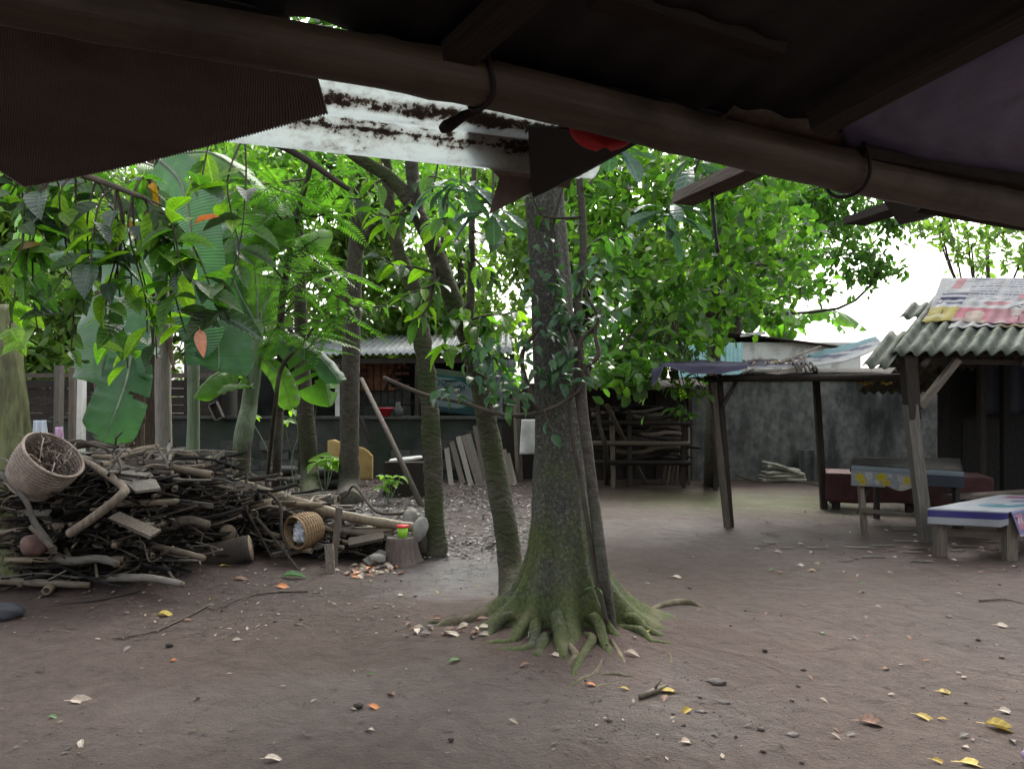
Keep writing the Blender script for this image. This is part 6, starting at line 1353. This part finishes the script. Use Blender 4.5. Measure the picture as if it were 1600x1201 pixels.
mb = MB(); mb.poly([mo + mx * .02 + my * .02 + V((0, 0, MZ - .01)), mo + mx * (ML - .02) + my * .02 + V((0, 0, MZ - .01)), mo + mx * (ML - .02) + my * (MW - .02) + V((0, 0, MZ - .01)), mo + mx * .02 + my * (MW - .02) + V((0, 0, MZ - .01))], .03, (0, 0, 1)); part('top_board', mb.mesh('top_board', m_wood_dark, False), mt)
bq = P(1484, 776, 8.9); bn_ = root('low_bench', 'plain low wooden bench behind the blue covered table', 'bench', V((bq.x, 8.9, 0)))
timber(bn_, bq, P(1620, 768, 9.4), .22, .04, m_wood, 'seat', up=V((0, 0, 1)))
for px in (1500, 1600): p = P(px, 0, 9.05 if px < 1550 else 9.3); timber(bn_, V((p.x, p.y, -.02)), V((p.x, p.y, bq.z - .02)), .07, .06, m_wood_dark, 'leg')

# ================================================================ SHELTER ROOF OVER THE VIEWER
sr = root('shelter_roof', 'dark underside of a patched bamboo lean-to roof overhead', 'shelter', (0, 0, 0))
A0, A1 = P(-110, -22, 1.0), P(1720, 348, 2.25)
E = (A1 - A0); E.z = 0; E.normalize(); O2 = V((-E.y, E.x, 0))         # along the beam, and outwards
npts = 60; pts = [A0.lerp(A1, i / npts) + V((0, 0, .026 * math.exp(-((i / npts - .28) / .2) ** 2))) for i in range(npts + 1)]
rr = [(.038 + .018 * i / npts) * (1.07 if i % 11 in (4,) else 1.0) for i in range(npts + 1)]
BM = along(A0, A1); mb = MB(); mb.tube([BM.inverted() @ p for p in pts], rr, 20, hollow=True, jit=.03, jf=12); beam_ = part('bamboo_beam', mb.mesh('bamboo_beam', [m_bamboo_old, m_cut]), sr, BM)
def rp(s, t, off=0):
    """point of the roof underside: s metres along the beam, t metres outwards; it falls 14 degrees outwards"""
    b = A0 + E * s; b.z = A0.z + (A1.z - A0.z) * s / (A1 - A0).length + .052 + off; return b + O2 * t - V((0, 0, math.tan(rad(12)) * t))
pn = (rp(1, 0) - rp(0, 0)).cross(rp(0, 1) - rp(0, 0)).normalized()
def onroof(px, py, off=0): return onplane(px, py, rp(0, 0, off), pn)
# brown ribbed sheet, front left
c4_ = [onroof(-130, -30, -.0), onroof(488, 84, 0), onroof(512, 181, 0), onroof(38, 291, 0), onroof(-130, 190, 0)]
cA, cB, cC, cD, cE = c4_
mb = MB()
def ribs(u, v):
    top = cA.lerp(cB, u); t0 = .27
    bot = (cE.lerp(cD, u / t0) if u < t0 else cD.lerp(cC, (u - t0) / (1 - t0))); return top.lerp(bot, v) + V((0, 0, .0022 * math.sin(u * 150 * 2 * math.pi) + .008 * math.sin(u * 5 + v * 2)))
mb.grid(ribs, 900, 6); part('ribbed_sheet', mb.mesh('ribbed_sheet', m_brownsheet), sr, thick=.002)
# translucent pale sheet in the middle
def transmat():
    m, nt, bs, out = newmat('translucent_fibreglass')
    tc = nt.nodes.new('ShaderNodeTexCoord'); mp = nt.nodes.new('ShaderNodeMapping'); nt.links.new(tc.outputs['Object'], mp.inputs[0])
    n = noisetex(nt, mp.outputs[0], 55, 8, .75); n2 = noisetex(nt, mp.outputs[0], 9, 5, .65)
    ad = nt.nodes.new('ShaderNodeMath'); ad.operation = 'MULTIPLY_ADD'; ad.inputs[1].default_value = .6; nt.links.new(n2.outputs[0], ad.inputs[0]); nt.links.new(n.outputs[0], ad.inputs[2])
    at = nt.nodes.new('ShaderNodeAttribute'); at.attribute_name = 'Col'
    sb = nt.nodes.new('ShaderNodeSeparateColor'); nt.links.new(at.outputs['Color'], sb.inputs[0])
    a2 = nt.nodes.new('ShaderNodeMath'); a2.operation = 'MULTIPLY_ADD'; a2.inputs[1].default_value = .34; nt.links.new(sb.outputs[0], a2.inputs[0]); nt.links.new(ad.outputs[0], a2.inputs[2])
    col = ramp(nt, a2.outputs[0], [(.80, (.66, .70, .69)), (.98, (.50, .51, .49)), (1.08, (.30, .26, .22)), (1.16, (.07, .052, .042))]).outputs[0]
    nt.links.new(col, bs.inputs['Base Color']); bs.inputs['Roughness'].default_value = .5
    tr = nt.nodes.new('ShaderNodeBsdfTranslucent'); nt.links.new(col, tr.inputs[0]); mx = nt.nodes.new('ShaderNodeMixShader'); mx.inputs[0].default_value = .7
    nt.links.new(bs.outputs[0], mx.inputs[1]); nt.links.new(tr.outputs[0], mx.inputs[2]); nt.links.new(mx.outputs[0], out.inputs[0]); return m
wA, wB, wC, wD = onroof(420, 100, .03), onroof(1010, 190, .03), onroof(905, 288, .03), onroof(302, 227, .03)
def wavy(u, v): return wA.lerp(wB, u).lerp(wD.lerp(wC, u), v) + V((0, 0, .016 * math.sin(v * 2.2 * 2 * math.pi + .6)))
mb = MB(); mb.grid(wavy, 60, 50, 0, lambda u, v: ((.75, 0, 0) if min(abs(v - .22), abs(v - .60)) < .02 else (.4, 0, 0) if min(abs(v - .22), abs(v - .60)) < .06 else (0, 0, 0)))
part('translucent_sheet', mb.mesh('translucent_sheet', transmat()), sr, thick=.003)
# brown board and dark cloth lying over it, drooping at the edge
m_board = M_('stained_brown_board', (.12, .096, .088), (.22, .18, .165), 4, (3, 3, 3), .7, .3, rnd=0, c3=(.06, .04, .035), c3at=.58)
dA, dB, dC, dD, dE = onroof(735, 165, .052), onroof(905, 195, .052), onroof(890, 292, .052), onroof(780, 275, .052), onroof(728, 222, .052)
mb = MB(); mb.poly([dA, dB, dC, dD, dE], .006, pn); part('cover_board', mb.mesh('cover_board', m_board, False), sr)
d0, d1 = onroof(782, 272, .0), onroof(833, 279, .0); d2, d3 = P(763, 336, d0.y + .02), P(832, 300, d1.y + .02)
mb = MB(); mb.poly([d0, d1, d3, d2], .006, (0, -1, -.3)); part('hanging_flap', mb.mesh('hanging_flap', m_board, False), sr)
k0, k1, k2, k3 = onroof(800, 190, .012), onroof(1000, 218, .012), onroof(985, 222, .0), P(834, 306, d1.y + .05)
mb = MB(); k_ = [onroof(825, 195, .01), onroof(1010, 205, .01), onroof(1000, 219, .008), P(905, 272, d1.y), P(832, 306, d1.y + .03), onroof(828, 275, .0)]; mb.poly(k_, .006, pn); part('dark_sheet', mb.mesh('dark_sheet', m_underlay, False), sr)
q = P(942, 208, onroof(942, 216, .008).y - .04); mb = MB(); mb.grid(lambda u, v: q + V(((u - .5) * .15 * math.sqrt(max(.02, 1 - (v * .98) ** 2)), -.02 * math.sin(math.pi * u) - .012, .012 - v * .055)), 16, 8); part('red_cloth', mb.mesh('red_cloth', m_red), sr, thick=.003)
# roofing behind the beam, in panels, with one slit of daylight
def panel(s0, s1, t0, t1, off, mat, name='roof_sheet', rib=0):
    mb = MB(); n = int((s1 - s0) / .03) if rib else 6; mb.grid(lambda u, v: rp(s0 + (s1 - s0) * u, t0 + (t1 - t0) * v, off) + V((0, 0, .004 * math.sin(u * n * 1.57) if rib else .004 * noise.noise(V((u * 4, v * 4, s0))))), n * 2 if rib else 12, 8); return part(name, mb.mesh(name, mat), sr, thick=.004)
def st_of(px, py, off):
    p = onroof(px, py, off); w = p - A0; return w.dot(E), w.dot(O2)
sa, ta = st_of(452, 26, .02); sb2, tb2 = st_of(548, 44, .02)
tlo = min(ta, tb2) ; thi = tlo + .022
panel(-1.2, 1.75, -4.6, tlo, .02, m_underlay, rib=1); panel(-1.2, sa, tlo, thi, .02, m_underlay); panel(sb2, 1.75, tlo, thi, .02, m_underlay); panel(-1.2, 1.75, thi, .13, .02, m_underlay)
def backing(u, v): return rp(-1.3 + 6.4 * u, -4.7 + 4.82 * v, .03)
bs0, bt0 = (sa + 1.3) / 6.4, (tlo + 4.7) / 4.82; bs1, bt1 = (sb2 + 1.3) / 6.4, (thi + 4.7) / 4.82
mb = MB(); us = [0, bs0 - .004, bs1 + .004, 1]; vs_ = [0, bt0 - .006, min(.999, bt1 + .006), 1]
for i in range(3):
    for j in range(3):
        if i == 1 and j == 1: continue
        b = len(mb.v); mb.v += [backing(us[i], vs_[j]), backing(us[i + 1], vs_[j]), backing(us[i + 1], vs_[j + 1]), backing(us[i], vs_[j + 1])]; mb.face((b, b + 1, b + 2, b + 3))
part('light_stop_backing', mb.mesh('light_stop_backing', m_underlay, False), sr, thick=.003)  # added unseen sheet that stops daylight leaking between the roof panels
panel(1.70, 5.0, -4.6, .13, .012, m_underlay); panel(2.3, 4.6, .10, .2, .004, m_wood_dark, 'fascia_board')
# blue tarpaulin sagging at right
def bt_(u, v): return onroof(1660 - 10 * u - 330 * u * (1 - 0 * v), 20 + 190 * u + 30 * v, .0)
u1, u2, u3, u4 = onroof(1655, 20, -.004), onroof(1310, 185, -.004), onroof(1330, 262, -.004), onroof(1680, 300, -.004)
mb = MB(); mb.grid(lambda u, v: u1.lerp(u2, u).lerp(u4.lerp(u3, u), v) - V((0, 0, .02 * math.sin(math.pi * u) * math.sin(math.pi * v) + .006 * noise.noise(V((u * 8, v * 5, 3))))), 40, 24); part('blue_tarpaulin', mb.mesh('blue_tarpaulin', m_bluetarp), sr, thick=.003)
def wroof(px0, py0, px1, py1, w, h, off, mat, name): timber(sr, onroof(px0, py0, off), onroof(px1, py1, off), w, h, mat, name, .003, up=V((0, 0, 1)))
wroof(1640, 0, 1275, 195, .06, .04, -.035, m_wood_dark, 'rafter'); wroof(840, -30, 712, 90, .06, .04, -.01, m_wood_dark, 'rafter'); wroof(930, -10, 1215, 78, .045, .03, .02, m_wood_dark, 'batten')
wroof(1340, 240, 1680, 300, .045, .03, -.025, m_wood_dark, 'batten')
timber(sr, P(1068, 312, 2.35), P(1185, 258, 1.98), .075, .035, m_wood, 'rafter_end', up=V((0, 0, 1)))
timber(sr, P(1335, 346, 2.75), P(1500, 288, 2.05), .08, .03, m_wood_dark, 'rafter_end', up=V((0, 0, 1)))
mb = MB(); mb.poly([P(1375, 300, 2.2), P(1500, 318, 2.2), P(1440, 340, 2.6), P(1405, 346, 2.6), P(1395, 330, 2.55)], .012, (0, 0, 1)); part('broken_sheet', mb.mesh('broken_sheet', m_underlay, False), sr)
mb = MB(); mb.poly([P(1520, 318, 2.2), P(1660, 340, 2.2), P(1660, 352, 2.5), P(1540, 346, 2.4), P(1528, 330, 2.35)], .012, (0, 0, 1)); part('broken_sheet', mb.mesh('broken_sheet', m_underlay, False), sr)
# second bamboo lashed on top, ties, rag
mb = MB(); bz = lambda px: min(pts, key=lambda p: abs(800 + p.x / p.y * F - px)) + V((0, 0, .088)); mb.tube([bz(1392), bz(1372), bz(1250), bz(1130)], [.03, .042, .043, .04], 14, hollow=True); part('bamboo_stub', mb.mesh('bamboo_stub', [m_bamboo_old, m_cut]), sr)
def tie(px, name='lashing', s=1.18):
    w = (px + 110) / 1830.0; best = min(range(npts + 1), key=lambda i: abs(800 + pts[i].x / pts[i].y * F - px)); c = pts[best]; x, y, d = frame(E)
    mb = MB(); mb.tube([c + (x * math.cos(a) + y * math.sin(a) * (1.5 if math.sin(a) > 0 else 1)) * rr[best] * s + d * .008 * math.sin(a * 2) for a in np.linspace(0, 6.283, 33)], (.0045), 7, cap=False); return part(name, mb.mesh(name, m_rope), beam_)
tie(1318); tie(765, s=1.1)
mb = MB(); mb.tube(spline([P(768, 150, 1.42), P(752, 168, 1.42), P(725, 182, 1.44), P(698, 198, 1.45), P(688, 204, 1.45)], 6), [.006, .006, .01, .014, .006], 8, jit=.2, jf=30); part('rubber_rag', mb.mesh('rubber_rag', m_rope), sr)
mb = MB(); mb.tube(spline([P(1112, 270, 2.2), P(1114, 330, 2.2), P(1122, 395, 2.2)], 5), .006, 6, jit=.3, jf=40); part('hanging_strip', mb.mesh('hanging_strip', m_rope), sr)
mb = MB(); mb.tube(spline([P(1310, 292, 2.0), P(1285, 292, 2.0), P(1262, 300, 2.0)], 5), .002, 4); part('wire_end', mb.mesh('wire_end', m_rope), sr)
# posts that carry the roof (outside the view)
for p in (rp(-.12, 0), rp(3.35, 0), rp(-1, -4.4), rp(4.4, -4.4)): roundpole(sr, V((p.x, p.y, -.05)), p - V((0, 0, .02)), .05, m_bamboo_old, 'post')

# ================================================================ FALLEN LEAVES AND LITTER
def fall(kind, px, py, L, ang, label=None, tilt=.08, group=None):
    p = G(px, py) + V((0, 0, .012)); d = V((math.cos(ang), math.sin(ang), U(0, tilt)))
    return thing('fallen_leaf', random.choice(LF[kind]), label or FLAB[kind], 'leaf', M=leafM(p, d, V((U(-.3, .3), U(-.5, 0), 1)), L), group=None if label else 'fallen %s leaves on the yard' % kind)
FLAB = {'brown': 'small dead brown leaf on the bare earth', 'yellow': 'small yellow leaf on the bare earth', 'tan': 'dry pale tan leaf on the bare earth', 'orange': 'small orange leaf on the bare earth', 'green': 'fresh green leaf on the bare earth', 'grey': 'curled grey leaf on the bare earth'}
fall('tan', 108, 1097, .15, .05, 'big peach-coloured curled leaf alone on the open earth', .05)
fall('tan', 412, 1188, .09, .1, 'half-round pale leaf at the near edge of the yard')
fall('brown', 1342, 1128, .20, -.05, 'long reddish brown leaf lying flat on the earth', .0); fall('yellow', 1538, 1133, .19, -.5, 'big bright yellow curved leaf near the plastic bottle')
fall('yellow', 1466, 1082, .12, -.1, 'yellow leaf with upturned edge on open earth right of the roots'); fall('yellow', 1430, 1118, .12, -.7, 'shrivelled twisted yellow leaf beside the long reddish brown one')
fall('yellow', 1030, 1082, .14, .15, 'yellow leaf caught on the dry twig below the roots'); fall('orange', 915, 1070, .09, -.1, 'orange leaf just below the front roots')
fall('green', 702, 1036, .08, .6, 'single green leaf left of the roots'); fall('green', 440, 902, .22, .12, 'long pale green leaf below the rubbish basket'); fall('orange', 432, 917, .13, .05, 'orange-brown leaf under the long green one')
fall('yellow', 245, 962, .15, .1, 'curled ochre leaf on the slope below the woodpile'); fall('yellow', 343, 886, .14, .9, 'upright yellow leaf below the big dark log'); fall('brown', 365, 905, .14, .2, 'broad brown leaf below the sawn log')
fall('tan', 1050, 902, .13, -.35, 'curled cream and brown leaf on the earth behind the big tree'); fall('orange', 1262, 893, .09, .2, 'brown-orange leaf in front of the stall'); fall('tan', 1556, 978, .13, -.3, 'slim whitish leaf at the right side of the yard')
fall('green', 1285, 992, .07, 1.2, 'small pale green leaf standing on edge'); fall('tan', 826, 996, .11, .9, 'large white-backed leaf propped on the front roots', .9); fall('yellow', 1012, 990, .09, 1.1, 'yellow-green leaf propped on the right roots', .8)
fall('tan', 978, 1020, .09, -.7, 'tan leaf folded against the right roots', .5); fall('tan', 862, 1025, .07, .1, 'tan scrap of leaf between the front roots'); fall('tan', 700, 992, .09, -.4, 'curled tan leaf beside the left root', .4); fall('brown', 676, 968, .12, .5, 'dark dry leaf over the left root tip', .5)
fall('tan', 1560, 1112, .10, -.2, 'pale creased leaf close to the bright yellow curved one'); fall('yellow', 1455, 1189, .08, -.3, 'yellow-green leaf stub at the near right edge'); fall('yellow', 1500, 1193, .20, -.08, 'long dull yellow leaf at the near right edge')
bent('dry_twig', [(1000, 1092, 0), (1020, 1084, 0), (1036, 1078, 0)], [.014, .01, .008], m_root, 'thick dry twig with yellow leaf below the roots', 'twig') if False else None
tw0, tw1, tw2 = G(1000, 1092), G(1022, 1084), G(1042, 1076)
mb = MB(); mb.tube([tw0 + V((0, 0, .012)), tw1 + V((0, 0, .018)), tw2 + V((0, 0, .02))], [.013, .016, .008], 8, jit=.2, jf=30); mb.tube([tw1 + V((0, 0, .02)), tw1 + V((.03, 0, .07))], [.01, .005], 6); thing('dry_twig', mb.mesh('dry_twig', m_bamboo), 'thick dry forked twig below the roots', 'twig', tw0)
rows = [('brown', 34), ('tan', 30), ('yellow', 12), ('grey', 34), ('green', 5), ('orange', 4)]
for kind, n in rows:
    for i in range(n):
        py = HOR + 8 + F * CH / U(3.2, 12.5) if i % 3 else U(860, 1190); py = min(1190, max(755, py)); px = U(30, 1590)
        if py < 930 and px < 430: continue
        fall(kind, px, py, U(.035, .085), U(0, 6.28))
for i in range(60):      # leaf heap before the stump
    a, q = U(0, 6.28), R(); fall(random.choice(('brown', 'tan', 'brown', 'orange', 'grey')), 575 + 55 * q * math.cos(a), 892 + 14 * q * math.sin(a), U(.06, .13), U(0, 6.28), tilt=.5)
for i in range(26): fall(random.choice(('brown', 'tan', 'grey')), U(640, 780), 985 + U(-14, 14) - abs(U(0, 6)), U(.05, .09), U(0, 6.28), tilt=.6)
for i in range(60): fall(random.choice(('tan', 'tan', 'brown')), U(1130, 1590), U(800, 895), U(.05, .1), U(-.4, .4))
# splinters of pale wood by the stall
for i in range(24):
    p = G(U(1180, 1590), U(820, 880)); a = U(-.35, .35); mb = MB(); mb.box(p + V((0, 0, .012)), (U(.12, .32), U(.02, .035), .008), Euler((0, 0, a)).to_matrix(), jit=.004); thing('wood_splinter', mb.mesh('wood_splinter', m_wood_grey, False), 'pale splinter of wood on the ground before the stall', 'splinter', p, group='splinters before the stall')
def litter(name, pts, s0, s1, mat, label, cat):
    n = len(pts); Vs = []; rn = []; tm = np.array([(0, 0, 0), (-.25, .45, .08), (0, .5, .0), (.25, .45, .1), (0, 1, .05)]); out = []
    fc = []
    for i, p in enumerate(pts):
        a = U(0, 6.28); s = U(s0, s1); c, sn = math.cos(a), math.sin(a); tz = U(-.1, .35)
        for t in tm: out.append((p.x + s * (t[0] * c - t[1] * sn), p.y + s * (t[0] * sn + t[1] * c), p.z + .006 + s * (t[2] + tz * t[1])))
        b = i * 5; fc += [(b, b + 2, b + 1), (b, b + 3, b + 2), (b + 1, b + 2, b + 4), (b + 2, b + 3, b + 4)]; rn += [R()] * 5
    me = bpy.data.meshes.new(name); me.from_pydata(out, [], fc); me.materials.append(mat); at = me.attributes.new('rnd', 'FLOAT', 'POINT'); at.data.foreach_set('value', rn); me.update()
    return struct(name, me, 'stuff', label, cat)
def zone(n, x0, x1, y0, y1, soft=1):
    r_ = []
    while len(r_) < n:
        px, py = U(x0, x1), U(y0, y1)
        x, d = 0, 0; p = G(px, py)
        if noise.noise(V((p.x * .9, p.y * .9, 5))) + U(-.5, .7) > 0: r_.append(p)
    return r_
l_lit1 = LEAF('litter_mixed', (.035, .03, .028), (.14, .12, .11), .05, (1, 1, 1), .7, c3=(.34, .31, .28), c3f=.14); l_lit2 = LEAF('litter_brown', (.03, .023, .019), (.11, .08, .06), .05, (1, 1, 1), .75, c3=(.3, .24, .19), c3f=.2)
litter('leaf_litter', zone(3200, 560, 850, 752, 875) + zone(1400, 560, 860, 752, 800), .025, .09, l_lit1, 'layer of grey dead leaves under the trees before the low wall', 'leaf litter')
litter('wood_chips', zone(1100, 0, 640, 870, 1000) + zone(380, 1000, 1600, 750, 900) + zone(260, 0, 1600, 900, 1190), .012, .045, l_lit2, 'scattered chips and leaf crumbs on the trodden earth', 'chips')
# pebbles and clods
mb = MB()
for i in range(1400):
    p = G(U(0, 1600), HOR + F * CH / U(2.9, 8.5)) if i % 8 else G(U(880, 1250), U(1050, 1160)); r = U(.0025, .007) if R() < .96 else U(.012, .022); b = len(mb.v); p.z += r * .3
    for v in ((1, 0, 0), (-1, 0, 0), (0, 1, 0), (0, -1, 0), (0, 0, .7), (0, 0, -.7)): mb.v.append(p + V(v) * r * U(.6, 1.2))
    k = 1 if R() < .06 else 0
    for f in ((0, 2, 4), (2, 1, 4), (1, 3, 4), (3, 0, 4), (2, 0, 5), (1, 2, 5), (3, 1, 5), (0, 3, 5)): mb.face([b + q for q in f], k)
struct('pebbles', mb.mesh('pebbles', [M_('earth_clod', (.07, .05, .044), (.14, .11, .10), 20, rnd=0), m_stone]), 'stuff', 'small pebbles and clods strewn over the yard', 'pebbles')
for (px, py, r, lab) in ((645, 1252, .03, ''), (1122, 1066, .035, 'flat grey stone half buried right of the twig'), (1132, 1098, .02, 'rounded stone below the flat grey one'), (1095, 1112, .018, 'small whitish stone in the pebbly patch'), (1240, 1148, .02, 'pale flat stone in the open earth at the near side')):
    if lab: lump('stone', G(px, py) + V((0, 0, r * .1)), r, M_('earthy_stone', (.08, .068, .062), (.2, .175, .165), 30, bump=.8), lab, 'stone', .7, 4, 2, (1.4, 1, .5))
for (px, py) in ((560, 1105), (705, 1158), (1195, 1018), (265, 1010)): lump('soil_clod', G(px, py) + V((0, 0, .01)), U(.012, .022), M_('damp_clod', (.03, .024, .022), (.06, .048, .044), 9), 'dark clod of soil on the trodden earth', 'clod', .5, 4, 2, (1.2, 1, .7), group='dark soil clods')
for pix in ([(330, 945), (250, 985), (175, 1000)], [(480, 925), (400, 930), (330, 955)], [(220, 925), (150, 940), (90, 945)], [(1530, 940), (1570, 938), (1600, 945)]):
    pts = [G(*p) + V((0, 0, .01)) for p in pix]; mb = MB(); mb.tube(spline(pts, 6), [.008, .006, .003], 6, jit=.2, jf=20); thing('fallen_twig', mb.mesh('fallen_twig', m_stick), 'thin bare twig lying on the earth', 'twig', pts[0], group='twigs on the earth')
# plastic bottle at the corner
c = G(1600, 1192); pbm, nt, bs, out = newmat('violet_clear_plastic'); bs.inputs['Base Color'].default_value = (.78, .55, .8, 1); bs.inputs['Transmission Weight'].default_value = .6; bs.inputs['Roughness'].default_value = .12
bo = root('plastic_bottle', 'crumpled violet plastic bottle at the near right corner', 'bottle', c)
mb = MB(); ax = V((.96, -.2, .02)); mb.tube([c + V((0, 0, .035)) + ax * t for t in np.linspace(-.01, .2, 22)], [.012, .028, .034, .031, .035, .031, .035, .034, .033, .02], 16, jit=.12, jf=40); part('body', mb.mesh('body', pbm), bo)
mb = MB(); mb.tube([c + V((0, 0, .035)) + ax * .2, c + V((0, 0, .035)) + ax * .225], .014, 12); part('cap', mb.mesh('cap', m_pink), bo)
